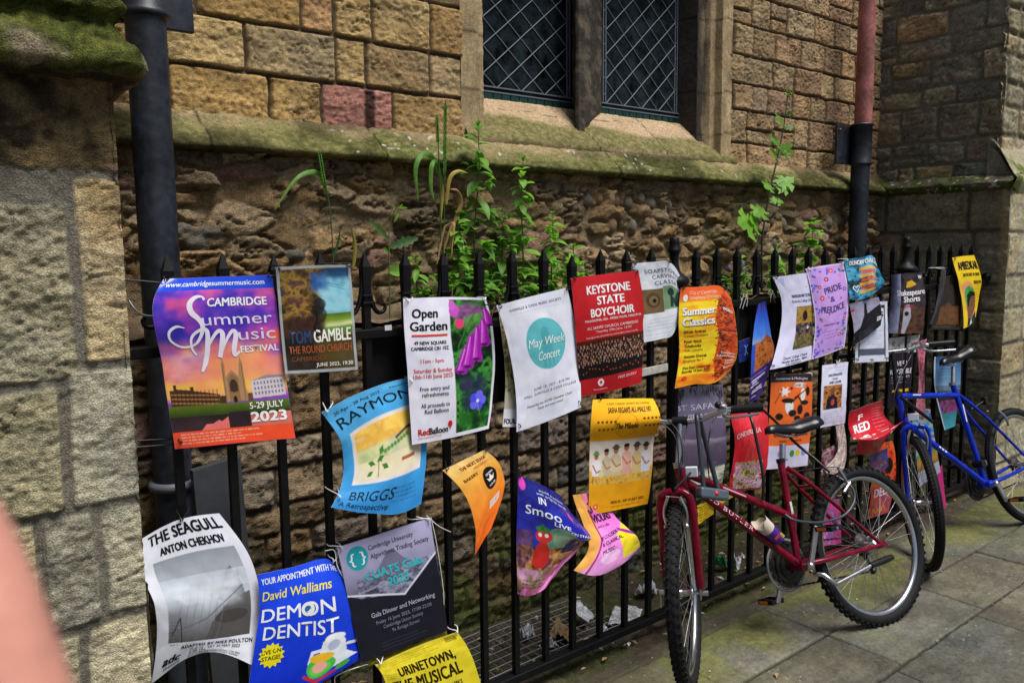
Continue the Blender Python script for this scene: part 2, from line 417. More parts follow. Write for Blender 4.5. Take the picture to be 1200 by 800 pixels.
U, V = uvgrid(.25, XR + .1, YP - .03, YL + .03, .015)
Hs = 1.325 + .03 * fbm(U * 8, V * 8, 3) + .02 * fbm(U * 40, V * 40, 5) + .05 * sstep(YP + .05, YL, V)
Cs = np.array((.17, .12, .075)) * (.5 + .9 * fbm(U * 30, V * 30, 6))[..., None]
P = np.stack([U, V, Hs], -1)
grid_obj('plinth_top', P, M_rubble, Cs, church)

# ---- mossy string course
def sweepX(prof, x0, x1, res, seed, colf, name, parent, amp=.008, mat=None, dens=.008):
    """profile (y,z) polyline swept along X"""
    pr = np.asarray(prof, float); seg = np.linalg.norm(np.diff(pr, axis=0), axis=1); L = np.concatenate([[0], np.cumsum(seg)])
    s = np.linspace(0, L[-1], max(int(L[-1] / dens), 8)); y = np.interp(s, L, pr[:, 0]); z = np.interp(s, L, pr[:, 1])
    x = np.linspace(x0, x1, int((x1 - x0) / res) + 1)
    Xg, Sg = np.meshgrid(x, s, indexing='ij'); Yg = np.broadcast_to(y, Xg.shape); Zg = np.broadcast_to(z, Xg.shape)
    n = fbm(Xg * 12, Sg * 12, seed, 5, .6) - .5; n2 = fbm(Xg * 55, Sg * 55, seed + 4, 3) - .5
    P = np.stack([Xg, Yg - amp * 1.4 * n - amp * .8 * n2, Zg + amp * .8 * (n + n2)], -1)
    return grid_obj(name, P, mat or M_moss, colf(Xg, Sg / L[-1], n + .5), parent, flip=True), P
def ledge_col(X, s, n):
    base = np.array((.36, .27, .15)) * (.6 + .7 * n)[..., None]
    mg = fbm(X * 6, s * 3, 71, 4); k = fbm(X * 40, s * 25, 72, 3)
    moss = sstep(.30, .52, mg * .55 + k * .35 + .28 * sstep(.1, .55, s) - .10) * (.75 + .2 * sstep(.9, 1.6, X)) * sstep(0, .12, s)
    mc = mix(np.array((.075, .09, .02)), np.array((.22, .21, .075)), sstep(.25, .75, k)[..., None])
    C = base * (1 - moss[..., None]) + mc * moss[..., None]
    jt = np.zeros_like(X)
    for xj in (1.62, 2.93, 4.05, 4.8, .95): jt = np.maximum(jt, sstep(.006, .002, np.abs(X - xj - .03 * (s - .5))))
    dk = sstep(.48, .68, fbm(X * 3.2, s * 1.5, 91, 4)) * .6
    sp = sstep(.88, .93, vnoise(X * 90, s * 20, 17)) * sstep(.62, .75, vnoise(X * 9, s * 2, 19))
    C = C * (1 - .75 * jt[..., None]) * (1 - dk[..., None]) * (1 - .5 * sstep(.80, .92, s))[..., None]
    return C * (1 - sp[..., None]) + .6 * sp[..., None]
zt, zb = wz(400, 150) - .0, onY(400, 179, 2.80)[2]
prof = [(YW + .02, zt + .03), (YW - .03, zt), (2.815, zb + .024), (2.80, zb), (2.81, zb - .014), (YL + .03, zb - .024)]
sweepX(prof, .5, XR + .05, .009, 60, ledge_col, 'string_course', church, .009)

# ---- window with two lights
win = empty('leaded_window', (3.0, YW, 2.2), 'two-light leaded church window with diamond panes and dark stone mullion', 'window')
YG = 3.12
def gx(px, py): return onY(px, py, YG)[0]
def gz(px, py): return onY(px, py, YG)[2]
xj0 = wx(563, 60)
xg0, xg1, xg2, xg3 = xj0 + .03, gx(672, 60), gx(704, 60), gx(797, 60)
zg = gz(640, 124) - .005
M_glass = node_mat('dark_leaded_glass', (.010, .015, .017), rough=.3, spec=.06, vary=.9, vscale=13, bump=.6, bscale=11, bdist=.008, fine=.3)
M_green = node_mat('green_border_glass', (.012, .045, .035), rough=.25, spec=.25, vary=.5, vscale=30)
M_lead = node_mat('grey_lead_came', (.13, .15, .18), rough=.5, spec=.5)
ZT = 3.2
for (a, b) in ((xg0, xg1), (xg2, xg3)):
    g_ = MB(); g_.box(((a + b) / 2, YG + .006, (zg + ZT) / 2), (b - a - .002, .006, ZT - zg), M_glass)
    bw = .028; inner = (a + .035, b - .045, zg + .055)
    pane = g_.build('glass', win)
    gb = MB()                                            # narrow green border quarries
    z = zg + .004; x = a + .006
    while x < b - .03: gb.box((x + .026, YG + .001, zg + .018), (.048, .004, .03), M_green); x += .0535
    gb.build('border_glass', win)
    L = MB()
    i0, i1, iz = inner
    for zz in (zg + .036, zg + .058): L.box(((a + b) / 2, YG, zz), (b - a - .01, .008, .006), M_lead)
    for xx in (i0 - .018, i0, i1, i1 + .018): L.box((xx, YG + .0005, (iz + ZT) / 2), (.006, .007, ZT - iz), M_lead)
    z = iz + .05
    while z < ZT: L.box((i0 - .009, YG, z), (.018, .005, .004), M_lead); L.box((i1 + .009, YG, z), (.018, .005, .004), M_lead); z += .085
    dx, dz = (i1 - i0) / 4, .125                       # diamond lattice clipped to the light
    def clip(p, q):
        t0, t1 = 0., 1.
        for (pk, dk, lo, hi) in ((p[0], q[0] - p[0], i0, i1), (p[1], q[1] - p[1], iz, ZT)):
            if abs(dk) < 1e-9: continue
            ta, tb = (lo - pk) / dk, (hi - pk) / dk
            t0, t1 = max(t0, min(ta, tb)), min(t1, max(ta, tb))
        if t1 - t0 < .01: return None
        p, q = np.array(p), np.array(q); return p + (q - p) * t0, p + (q - p) * t1
    for k in range(-14, 24):
        for sgn in (1, -1):
            x0 = i0 + k * dx + (0 if sgn > 0 else .0)
            c = clip((x0, iz), (x0 + sgn * dx * 14, iz + dz * 14))
            if c is None: continue
            q_ = np.linspace(0, 1, 14)[:, None]; ln = np.array([c[0][0], YG - .001 * sgn, c[0][1]]) * (1 - q_) + np.array([c[1][0], YG - .001 * sgn, c[1][1]]) * q_; ln[:, 0] += .0035 * (vnoise(ln[:, 2] * 14 + k, ln[:, 0] * 14, 5) - .5); L.tube(ln, .0028, M_lead, n=6)
    L.build('leading', win)
# sill: sloping weathered stone with moss in its lower half
def sill_col(X, s, n):
    base = np.array((.50, .36, .22)) * (.8 + .4 * n)[..., None]
    mg = sstep(.36, .5, s + .35 * (fbm(X * 4.5, s * 2, 33, 4) - .5)) * sstep(.99, .84, s + .25 * (fbm(X * 5, s * 3, 36) - .5))
    k = fbm(X * 50, s * 30, 34)
    C = base * (1 - .88 * mg[..., None]) + mix(np.array((.09, .10, .025)), np.array((.24, .21, .085)), sstep(.25, .75, k)[..., None]) * .88 * mg[..., None]
    cr = sstep(.004, .0015, np.abs(s - .22 - .07 * np.sin(X * 3) - .1 * (fbm(X * 9, s * 0, 39) - .5))) * sstep(2.3, 2.34, X) * .8
    jx = np.maximum(sstep(.006, .002, np.abs(X - (2.80 + .1 * s))), sstep(.005, .002, np.abs(X - (3.35 + .05 * s))))
    return C * (1 - .8 * np.maximum(cr, jx)[..., None])
zs0 = zg + .004
zs1 = onY(700, 180, YW - .02)[2]
sweepX([(YG + .02, zs0), (YG - .01, zs0 - .002), (YW - .035, zs1 + .045), (YW - .045, zs1 + .02), (YW - .03, zs1 - .03)], xw0 - .0, xw1 + .0, .0085, 66, sill_col, 'sill', win, .006, M_moss)
def sweepZ(prof, z0, z1, seed, colf, name, parent, amp=.005, dens=.007, mat=None):
    pr = np.asarray(prof, float); seg = np.linalg.norm(np.diff(pr, axis=0), axis=1); L = np.concatenate([[0], np.cumsum(seg)])
    k = max(int(L[-1] / dens), 6); s = np.unique(np.concatenate([np.linspace(0, L[-1], k), L]))
    x = np.interp(s, L, pr[:, 0]); y = np.interp(s, L, pr[:, 1])
    z = np.linspace(z0, z1, int((z1 - z0) / .012) + 1)
    Sg, Zg = np.meshgrid(s, z, indexing='ij'); Xg = np.broadcast_to(x[:, None], Sg.shape); Yg = np.broadcast_to(y[:, None], Sg.shape)
    n = fbm(Sg * 14, Zg * 9, seed, 5, .6); n2 = fbm(Sg * 60, Zg * 60, seed + 3, 3) - .5
    P = np.stack([Xg + amp * (n2 + .6 * (n - .5)), Yg - amp * 1.4 * (n - .5) - amp * n2, Zg], -1)
    return grid_obj(name, P, mat or M_stone, colf(Sg / L[-1], Zg, n), parent, flip=True)
def jamb_col(j1, dark=None):
    def f(s, Z, n):
        C = np.array((.38, .28, .155)) * (.5 + .95 * n)[..., None] * (.7 + .6 * fbm(s * 8, Z * 5, 77, 4))[..., None]
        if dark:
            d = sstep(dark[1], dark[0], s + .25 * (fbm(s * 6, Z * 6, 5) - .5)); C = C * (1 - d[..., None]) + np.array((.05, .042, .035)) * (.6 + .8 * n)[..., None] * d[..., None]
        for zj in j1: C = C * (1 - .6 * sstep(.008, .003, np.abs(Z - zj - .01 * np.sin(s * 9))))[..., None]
        return C
    return f
# left jamb: quoin faces then a shallow reveal;  right jamb: dark deep reveal, then moulded bands
sweepZ([(xg0 + .02, YG + .03), (xg0 + .002, YG - .0), (xj0 + .006, YW + .03), (xj0, YW - .018), (xj0 - .02, YW - .022), (xw0 - .015, YW - .016)], zs1 + .01, 3.2, 81, jamb_col((zs1 + .22, zs1 + .46, zs1 + .72)), 'jamb', win)
xr_ = wx(852, 60)
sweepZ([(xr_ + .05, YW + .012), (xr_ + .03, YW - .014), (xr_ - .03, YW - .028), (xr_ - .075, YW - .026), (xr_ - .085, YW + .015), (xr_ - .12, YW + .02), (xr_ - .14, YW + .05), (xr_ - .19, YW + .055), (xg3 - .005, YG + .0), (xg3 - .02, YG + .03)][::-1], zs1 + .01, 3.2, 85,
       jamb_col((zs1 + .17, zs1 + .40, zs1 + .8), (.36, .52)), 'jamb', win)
# mullion, mottled dark
xm0, xm1 = xg1 - .002, xg2 + .002; xm = wx(688, 80) - .01
def mul_col(s, Z, n):
    q = fbm(s * 7, Z * 30, 55, 5, .6); C = mix(np.array((.040, .034, .027)), np.array((.125, .10, .07)), sstep(.42, .70, q)[..., None]) * (.6 + .8 * fbm(s * 20, Z * 90, 56))[..., None]
    return C * (1 - .6 * sstep(.006, .002, np.abs(Z - zs1 - .62)))[..., None]
sweepZ([(xm0 - .012, YG + .03), (xm0, YG - .005), (xm - .026, YW + .045), (xm - .018, YW + .03), (xm + .022, YW + .03), (xm + .030, YW + .045), (xm1, YG - .005), (xm1 + .012, YG + .03)], zs1 + .07, 3.2, 88, mul_col, 'mullion', win)
# dark room behind so that the panes have depth
M_dark = node_mat('dark_interior', (.01, .01, .01), rough=.9)
b = MB(); b.box(((xg0 + xg3) / 2, YG + .35, 2.7), (xg3 - xg0 + .3, .02, 1.4), M_dark); b.build('interior_wall', win)

# ---- near buttress with moulded mossy offset
but = empty('stone_buttress', (-.4, YB, 0), 'stone buttress with thick mossy offset at the left, lit ashlar and grey mortar', 'buttress')
def bz(px, py): return onY(px, py, YB)[2]
def bx(px, py): return onY(px, py, YB)[0]
ZM = bz(60, 92)                                            # underside of the moulding
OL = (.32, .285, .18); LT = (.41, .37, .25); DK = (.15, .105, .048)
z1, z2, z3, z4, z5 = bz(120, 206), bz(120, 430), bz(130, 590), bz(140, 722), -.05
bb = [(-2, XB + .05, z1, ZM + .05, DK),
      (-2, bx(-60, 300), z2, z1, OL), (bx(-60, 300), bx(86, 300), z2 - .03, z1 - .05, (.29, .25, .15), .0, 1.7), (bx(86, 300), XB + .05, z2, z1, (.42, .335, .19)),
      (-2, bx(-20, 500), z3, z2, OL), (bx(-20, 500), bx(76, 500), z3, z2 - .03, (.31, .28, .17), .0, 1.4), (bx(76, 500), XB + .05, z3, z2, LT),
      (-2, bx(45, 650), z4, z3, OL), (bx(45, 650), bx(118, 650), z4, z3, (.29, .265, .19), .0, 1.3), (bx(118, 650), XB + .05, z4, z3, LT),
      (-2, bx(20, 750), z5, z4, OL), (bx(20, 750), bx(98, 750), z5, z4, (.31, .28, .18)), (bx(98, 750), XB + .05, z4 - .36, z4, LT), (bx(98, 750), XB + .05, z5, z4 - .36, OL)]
for (ua, ub, rs_) in ((-1.4, -.40, .012), (-.40, XB, .0045)):
  U, V = uvgrid(ua, ub, -.03, ZM + .03, rs_)
  H, C = block_field(U, V, bb, mort=.017, relief=.007, rough=.0055, seed=33, mcol=(.165, .15, .115), edge=.006, warp=.010, mrough=.008)
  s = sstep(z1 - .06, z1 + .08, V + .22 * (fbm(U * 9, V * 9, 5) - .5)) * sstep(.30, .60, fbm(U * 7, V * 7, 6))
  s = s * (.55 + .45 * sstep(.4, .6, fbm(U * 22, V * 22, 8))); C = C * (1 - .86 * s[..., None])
  st_ = sstep(z1 - .26, z1 - .02, V + .12 * (fbm(U * 12, V * 8, 15) - .5)) * sstep(z1 + .0, z1 - .03, V) * sstep(bx(86, 300) + .01, bx(86, 300) + .05, U); C = C * (1 - .7 * st_[..., None]) + np.array((.27, .165, .06)) * (.5 + .9 * fbm(U * 25, V * 20, 16))[..., None] * .7 * st_[..., None]
  P = wall_grid((0, YB, 0), (1, 0, 0), (0, 0, 1), (0, -1, 0), U, V, H)
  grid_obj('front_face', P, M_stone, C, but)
U, V = uvgrid(0, YW - YB + .05, -.03, 3.2, .016)
H, C = block_field(U, V, rand_rows(0, 1.1, -.05, 3.25, (.16, .3), (.3, .5), [OL, LT], 5), mort=.02, relief=.008, rough=.006, seed=35, mcol=(.2, .18, .15))
P = wall_grid((XB - .01, YB - .006, 0), (0, 1, 0), (0, 0, 1), (1, 0, 0), U, V, H * 0 + H - .0)
grid_obj('side_face', P, M_stone, C, but)
# moulding: profile swept along the front, round the corner and along the side
def moss_col(P, n, s):
    mg = sstep(.33, .48, fbm(P[..., 0] * 9 + P[..., 1] * 7, s * 5, 15, 5)) * sstep(.93, .84, s) 
    base = np.array((.25, .20, .13)) * (.6 + .7 * n)[..., None]
    k = fbm(P[..., 0] * 70, s * 60 + P[..., 1] * 50, 19, 3)
    k2 = fbm(P[..., 0] * 16, s * 30 + P[..., 1] * 12, 23, 4); mc = mix(np.array((.018, .026, .006)), np.array((.125, .135, .028)), (sstep(.25, .75, k) * .6 + .4 * sstep(.35, .65, k2))[..., None])
    return (base * (1 - mg[..., None]) + mc * mg[..., None]) * (1 - .75 * sstep(.84, .90, s))[..., None]  # last factor paints the overhang's shade on the underside
def moulding(prof, parent, x_left, corner, y_back, seed, name, res=.010):
    pr = np.asarray(prof, float)       # (outward, z)
    seg = np.linalg.norm(np.diff(pr, axis=0), axis=1); L = np.concatenate([[0], np.cumsum(seg)])
    s = np.linspace(0, L[-1], int(L[-1] / .009)); o = np.interp(s, L, pr[:, 0]); z = np.interp(s, L, pr[:, 1])
    xs = np.linspace(x_left, corner[0], int((corner[0] - x_left) / res)); ys = np.linspace(corner[1], y_back, int((y_back - corner[1]) / res))
    rows = []
    for x in xs: rows.append(np.stack([np.full_like(s, x) + o * (1 if x == xs[-1] else 0), corner[1] - o, z], -1))
    ang = np.linspace(0, math.pi / 2, 7)
    rows.pop()
    for a in ang: rows.append(np.stack([corner[0] + o * math.sin(a), corner[1] - o * math.cos(a), z], -1))
    for y in ys[1:]: rows.append(np.stack([corner[0] + o, np.full_like(s, y), z], -1))
    P = np.array(rows); n = len(P); path = np.linspace(0, n * res, n)[:, None] + 0 * s[None]; Sg = 0 * path + s[None]
    n1 = fbm(path * 9, Sg * 9, seed, 5, .6); n2 = fbm(path * 60, Sg * 60, seed + 2, 3)
    P = P.copy(); n3 = fbm(path * 24, Sg * 24, seed + 6, 4); d = .024 * (n1 - .5) + .018 * (n2 - .5) + .026 * (n3 - .5); P[..., 1] -= d * .7; P[..., 2] += d * .7; P[..., 0] += d * .2
    return grid_obj(name, P, M_moss, moss_col(P, n1, Sg / L[-1]), parent, flip=True)
zt0 = bz(60, 22); nose = bz(90, 62)
moulding([(-.02, zt0 + .42), (-.01, zt0 + .18), (.004, zt0 + .10), (.045, zt0 + .050), (.050, zt0 + .030), (.020, zt0 + .010), (.026, zt0 - .004), (.082, nose), (.088, nose - .03), (.07, nose - .05), (.02, ZM + .01), (-.004, ZM), (-.004, ZM - .03)], but, -1.4, (XB - .012, YB), YW, 24, 'moulded_offset')

# ---- far buttress: return wall, front, ledge, sloped offset
far = empty('far_buttress', (XR + .5, YR, 0), 'dark grey-green stone buttress closing the far end of the railings', 'buttress')
GR = [(.24, .21, .13), (.27, .235, .15), (.22, .20, .135), (.30, .245, .145), (.25, .225, .16)]
U, V = uvgrid(YR - .004, YW + .05, -.03, 1.99, .0085)
bf = rand_rows(YR - .1, YW + .1, -.05, 2.0, (.22, .34), (.32, .55), GR, 41)
H, C = block_field(U, V, bf, mort=.014, relief=.008, rough=.008, seed=43, mcol=(.10, .09, .065), edge=.012)
lit = sstep(.06, .02, U - YR + .03 * (fbm(U * 8, V * 9, 3) - .5)); C = C * (1 - lit[..., None]) + np.array((.36, .30, .16)) * (.7 + .5 * fbm(U * 20, V * 20, 8))[..., None] * lit[..., None]  # lit front corner painted as a paler band in the stone colour
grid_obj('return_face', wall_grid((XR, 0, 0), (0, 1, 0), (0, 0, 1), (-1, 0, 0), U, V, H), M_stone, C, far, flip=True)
U, V = uvgrid(XR - .008, XR + 2.2, -.03, 1.99, .010)
H, C = block_field(U, V, rand_rows(XR, XR + 2.3, -.05, 2.0, (.2, .3), (.3, .6), [(.40, .34, .20), (.44, .38, .23), (.36, .30, .18)], 44), mort=.012, relief=.008, rough=.006, seed=45, mcol=(.2, .18, .13))
grid_obj('front_face', wall_grid((0, YR, 0), (1, 0, 0), (0, 0, 1), (0, -1, 0), U, V, H), M_stone, C, far)
XU, YU = XR + .07, YR + .12
U, V = uvgrid(YU - .03, YW + .05, 1.98, 3.42, .0085)
H, C = block_field(U, V, rand_rows(YU, YW + .1, 2.14, 3.45, (.10, .25), (.17, .36), GR + [(.34, .24, .13), (.20, .185, .14)], 47) + [(YU, YU + .26, 2.0, 2.14, (.20, .20, .16)), (YU + .26, YU + .5, 2.0, 2.14, (.36, .27, .14)), (YU + .5, YU + .62, 2.0, 2.14, (.30, .24, .13)), (YU + .62, YW + .1, 2.0, 2.14, (.25, .21, .14))], mort=.012, relief=.013, rough=.011, seed=49, mcol=(.17, .155, .115), edge=.009, warp=.014)
grid_obj('return_face', wall_grid((XU, 0, 0), (0, 1, 0), (0, 0, 1), (-1, 0, 0), U, V, H), M_stone, C, far, flip=True)
U, V = uvgrid(XU - .022, XU + 2.1, 2.0, 3.42, .010)
H, C = block_field(U, V, rand_rows(XU - .35, XU + 2.2, 2.16, 3.45, (.12, .2), (.14, .3), [(.33, .27, .16), (.29, .25, .15), (.38, .31, .19)], 51), mort=.016, relief=.018, rough=.010, seed=52, mcol=(.14, .12, .08), edge=.016, warp=.014)
grid_obj('front_face', wall_grid((0, YU, 0), (1, 0, 0), (0, 0, 1), (0, -1, 0), U, V, H), M_stone, C, far)
def sweepYZ():
    zl = onX(1105, 219, XR - .05)[2]
    pr = np.array([(.0 - .09, zl + .075), (.02, zl + .05), (.06, zl + .01), (.05, zl - .02), (.0, zl - .045), (-.02, zl - .05)])
    moul = []
    seg = np.linalg.norm(np.diff(pr, axis=0), axis=1); L = np.concatenate([[0], np.cumsum(seg)]); s = np.linspace(0, L[-1], 30)
    o = np.interp(s, L, pr[:, 0]); z = np.interp(s, L, pr[:, 1])
    y = np.linspace(YR - .03, YW + .05, 110)
    Yg, Sg = np.meshgrid(y, s, indexing='ij'); n1 = fbm(Yg * 11, Sg * 11, 5, 5, .6); n2 = fbm(Yg * 50, Sg * 50, 6, 3)
    P = np.stack([XR - o[None] + .0 * Yg - .035 * (n1 - .5), Yg, z[None] + .03 * (n1 - .5) + .015 * (n2 - .5)], -1)
    mg = sstep(.35, .55, fbm(Yg * 8, Sg * 10, 61, 4)); k = fbm(Yg * 60, Sg * 60, 62)
    C = np.array((.14, .12, .08)) * (.6 + .7 * n1)[..., None] * (1 - mg[..., None]) + mix(np.array((.03, .055, .01)), np.array((.12, .15, .03)), k[..., None]) * mg[..., None]
    sp = sstep(.84, .9, vnoise(Yg * 60, Sg * 60, 3)); C = C * (1 - sp[..., None]) + .5 * sp[..., None]
    grid_obj('string_course', P, M_moss, C, far)
    k = MB(); k.prism([(YR + .002, zl - .05), (YR - .01, zl + .02), (YU - .02, zl + .20), (YU + .04, zl + .26), (YU + .04, zl - .05)], (XU - .035, 0, 0), (0, 1, 0), (0, 0, 1), (1, 0, 0), 1.5, node_mat('offset_cheek_stone', (.20, .19, .14), rough=.9, vary=.3, vscale=40, bump=.8, bscale=150, fine=.3)); k.build('offset_core', far)
    # sloped mossy offset over the front
    x = np.linspace(XR - .05, XR + 2.1, 180); t = np.linspace(0, 1, 26); Xg, T = np.meshgrid(x, t, indexing='ij')
    n1 = fbm(Xg * 8, T * 3, 9, 5, .6)
    pz = np.interp(T, [0, .12, .8, .95, 1], [zl - .05, zl + .03, zl + .22, zl + .27, zl + .28]); py = np.interp(T, [0, .12, .8, .95, 1], [YR - .015, YR - .05, YU - .03, YU + .01, YU + .03])
    lft = np.interp(T, [0, .12, .8, 1], [0, 0, .075, .08])
    P = np.stack([np.maximum(Xg, XR - .05 + lft) , py - .02 * (n1 - .5), pz + .03 * (n1 - .5)], -1)
    mg = sstep(.4, .56, n1) * sstep(.85, .4, T)
    C = np.array((.42, .37, .25)) * (.7 + .5 * n1)[..., None] * (1 - mg[..., None]) + np.array((.13, .16, .035)) * mg[..., None]
    grid_obj('sloped_offset', P, M_moss, C, far)
sweepYZ()

# ---- ground sheet, pavement of flags, mossy margin, soil behind the railings
g = MB(); g.box((3, -8, -.12), (160, 130, .16), node_mat('ground_earth', (.07, .06, .045), rough=.95, vary=.3, vscale=3)); tag(g.build('ground'), kind='structure')
def px_g(x, y): return onZ(x, y, 0)
PV = [(.118, .115, .088), (.13, .127, .098), (.11, .108, .084), (.14, .135, .106)]
flags = []
r_ = random.Random(4)
def frow(y0, y1, xs):
    for a, b_ in zip(xs[:-1], xs[1:]): flags.append((a, b_, y0, y1, r_.choice(PV)))
frow(1.70, 2.02, [-2, .3, 1.1, 1.75, 2.36, 3.02, 3.9, 4.5, 5.3, 6.2, 7.5, 9])
frow(1.385, 1.70, [-2, .6, 1.4, 2.33, 3.02, 3.78, 4.47, 5.2, 6.0, 7, 9])
frow(.90, 1.385, [-2, .2, .9, 1.7, 2.33, 2.96, 3.68, 4.4, 5.2, 6.1, 7, 9])
frow(.40, .90, [-2, .5, 1.3, 2.1, 2.8, 3.6, 4.5, 5.4, 6.3, 9]); frow(-.2, .40, [-2, .1, 1, 1.9, 2.7, 3.5, 4.4, 5.3, 9]); frow(-1, -.2, [-2, 0, 1, 2, 3, 4, 5, 6, 9])
frow(2.02, 2.10, [-2, .8, 1.9, 3.0, 4.1, 5.5, 9])
for (ua, ub, va, vb, rs_) in ((-1.5, 1.8, -.95, 2.10, .02), (1.8, 6.6, .75, 2.10, .0055), (1.8, 8.5, -.95, .75, .02), (6.6, 8.5, .75, 2.10, .02)):
  U, V = uvgrid(ua, ub, va, vb, rs_)
  H, C = block_field(U, V, flags, mort=.008, relief=.0065, rough=.0028, seed=71, mcol=(.022, .02, .013), edge=.0035, warp=.005, mrough=.003)
  wv = fbm(U * 3, V * 3, 73, 4)
  C *= (.42 + .80 * wv)[..., None] * np.array([1.04, 1.0, .93])
  dirt = sstep(.5, .68, fbm(U * 6, V * 6, 76, 5)) * .45; C = C * (1 - dirt[..., None]) + np.array((.075, .06, .04)) * dirt[..., None]
  mg = sstep(1.64, 1.84, V + .10 * (fbm(U * 4, V * 4, 74) - .5)) * sstep(.28, .48, fbm(U * 5, V * 5, 75)) * sstep(2.09, 2.0, V + .06 * (fbm(U * 14, V * 9, 79) - .5))
  mg = np.maximum(mg, .4 * sstep(.56, .7, fbm(U * 2.5, V * 2.5, 81)) * sstep(1.2, 1.7, V))
  C = C * (1 - .85 * mg[..., None]) + mix(np.array((.075, .085, .02)), np.array((.18, .18, .055)), fbm(U * 45, V * 45, 77)[..., None]) * .85 * mg[..., None]
  so = sstep(1.98, 2.05, V + .05 * (fbm(U * 12, V * 12, 78) - .5)); C = C * (1 - .8 * so[..., None]) + np.array((.05, .04, .028)) * .8 * so[..., None]
  gum = sstep(.028, .022, np.hypot((U * 2.3 + .37 * hash2(np.floor(V * 2.3), np.floor(U * 0), 4)) % 1 - .5, (V * 2.3) % 1 - .5) / 1.15) * (hash2(np.floor(U * 2.3 + .37 * hash2(np.floor(V * 2.3), np.floor(U * 0), 4)), np.floor(V * 2.3), 9) > .55); C = C * (1 - .55 * gum[..., None]) + np.array((.12, .115, .10)) * .3 * gum[..., None]
  sp = sstep(.91, .95, vnoise(U * 80, V * 80, 90)) * sstep(.55, .8, vnoise(U * 5, V * 5, 91)); C = C * (1 - .6 * sp[..., None]) + .35 * .6 * sp[..., None]
  P = np.stack([U, V, H - .006], -1)
  tag(grid_obj('pavement', P, M_pave, C), kind='structure')
U, V = uvgrid(.2, XR + .1, 2.085, YP + .02, .012)
Hs = -.035 + .03 * fbm(U * 6, V * 6, 3) + .03 * fbm(U * 30, V * 30, 5, 4)
Cs = np.array((.085, .065, .045)) * (.4 + 1.0 * fbm(U * 35, V * 35, 6))[..., None]
mg = sstep(.5, .62, fbm(U * 4, V * 5, 15)); Cs = Cs * (1 - .5 * mg[..., None]) + np.array((.05, .07, .015)) * .5 * mg[..., None]
tag(grid_obj('soil', np.stack([U, V, Hs], -1), M_rubble, Cs), kind='structure')
# ================================================================== RAILINGS
M_iron = node_mat('black_painted_iron', (.004, .0042, .005), rough=.5, spec=.2, vary=.5, vscale=60, bump=.35, bscale=90, bdist=.002)
M_black = node_mat('black_board', (.006, .006, .007), rough=.7, spec=.2, vary=.3, vscale=20)
M_white_tie = node_mat('white_nylon', (.75, .74, .70), rough=.4)
M_black_tie = node_mat('black_nylon', (.012, .012, .012), rough=.4)
FX0, FS = .601, .13975
ZTOP = 1.612
rail = empty('iron_railings', (3.0, YF, 0), 'long row of black iron spiked railings that the posters are tied to', 'railings')
def picket_mb(x, top, b=.0105):
    k = MB(); a = math.pi / 4
    sq = b * math.sqrt(2)
    # square bar, swelling into a blade, short point
    pts = [(x, YF, .085), (x, YF, top - .21), (x, YF, top - .17), (x, YF, top - .05), (x, YF, top - .042), (x, YF, top)]
    k.tube(pts, [sq, sq, sq * 1.02, sq * 1.28, sq * 1.30, .001], M_iron, n=4, smooth=False, twist=a)
    for z in (top - .150, top - .128): k.box((x, YF, z), (b * 2 + .012, b * 2 + .012, .008), M_iron, bev=.002)
    return k
def scroll_mb(x, top, sg):
    """curl hanging from the picket and turning up half way to the next one"""
    pts = [(x + sg * .010, YF, top - .055), (x + sg * .012, YF, top - .10), (x + sg * .019, YF, top - .145), (x + sg * .036, YF, top - .178), (x + sg * .058, YF, top - .180), (x + sg * .066, YF, top - .166), (x + sg * .060, YF, top - .156)]
    P = crom(pts, 6); k = MB(); k.tube(P, np.interp(np.linspace(0, 1, len(P)), [0, .3, 1], [.004, .008, .005]), M_iron, n=8); return k
plain = None; fancy = None
r_ = random.Random(6)
for i in range(-1, 35):
    x = FX0 + FS * i
    if i in (14, 28) or i < 0: continue
    top = ZTOP + .012 * max(0, 1 - i / 8) * 0 + r_.uniform(-.004, .004)
    if i == 10: top = ZTOP - .02
    if plain is None:
        plain = picket_mb(x, ZTOP).build('picket', rail); plain_x = x; continue
    o = plain.copy(); COL.objects.link(o); o.parent = rail; o.location = (x - plain_x + r_.uniform(-.003, .003), r_.uniform(-.003, .003), top - ZTOP)
    o.rotation_euler = (0, 0, 0)
sc = None
for i in range(0, 35, 2):
    if i in (14, 28): continue
    for sg in (-1, 1):
        x = FX0 + FS * i
        if sc is None: sc = {}
        if sg not in sc: sc[sg] = (scroll_mb(x, ZTOP, sg).build('scroll', rail), x)
        else:
            o = sc[sg][0].copy(); COL.objects.link(o); o.parent = rail; o.location = (x - sc[sg][1], 0, 0)
x_end = XR - .004
for z, h, d in ((1.368, .030, .034), (.085, .030, .044)):
    k = MB(); k.box(((.44 + x_end) / 2, YF + .001, z), (x_end - .44, d, h), M_iron, bev=.004); k.build('rail', rail)
for i in (14, 28):
    x = FX0 + FS * i
    k = MB(); k.lathe([(.024, .085), (.024, 1.30), (.030, 1.31), (.030, 1.33), (.024, 1.34), (.024, 1.44)], (x, YF, 0), mat=M_iron, n=20); k.build('post', rail)
    f = MB(); f.lathe([(.024, 1.43), (.046, 1.452), (.060, 1.468), (.062, 1.482), (.052, 1.494), (.034, 1.506), (.024, 1.520), (.019, 1.545), (.018, 1.575), (.021, 1.590), (.026, 1.598), (.026, 1.606), (.020, 1.612), (.021, 1.630), (.020, 1.648), (.012, 1.656), (0, 1.657)], (x, YF, 0), mat=M_iron, n=24)
    f.build('finial', rail)
k = MB(); k.lathe([(.03, 0), (.03, .012), (.018, .016), (.018, .05)], (XR - .001, YF - .0, 1.40), axis=(-1, 0, 0), mat=M_iron, n=16); k.build('wall_bracket', rail)
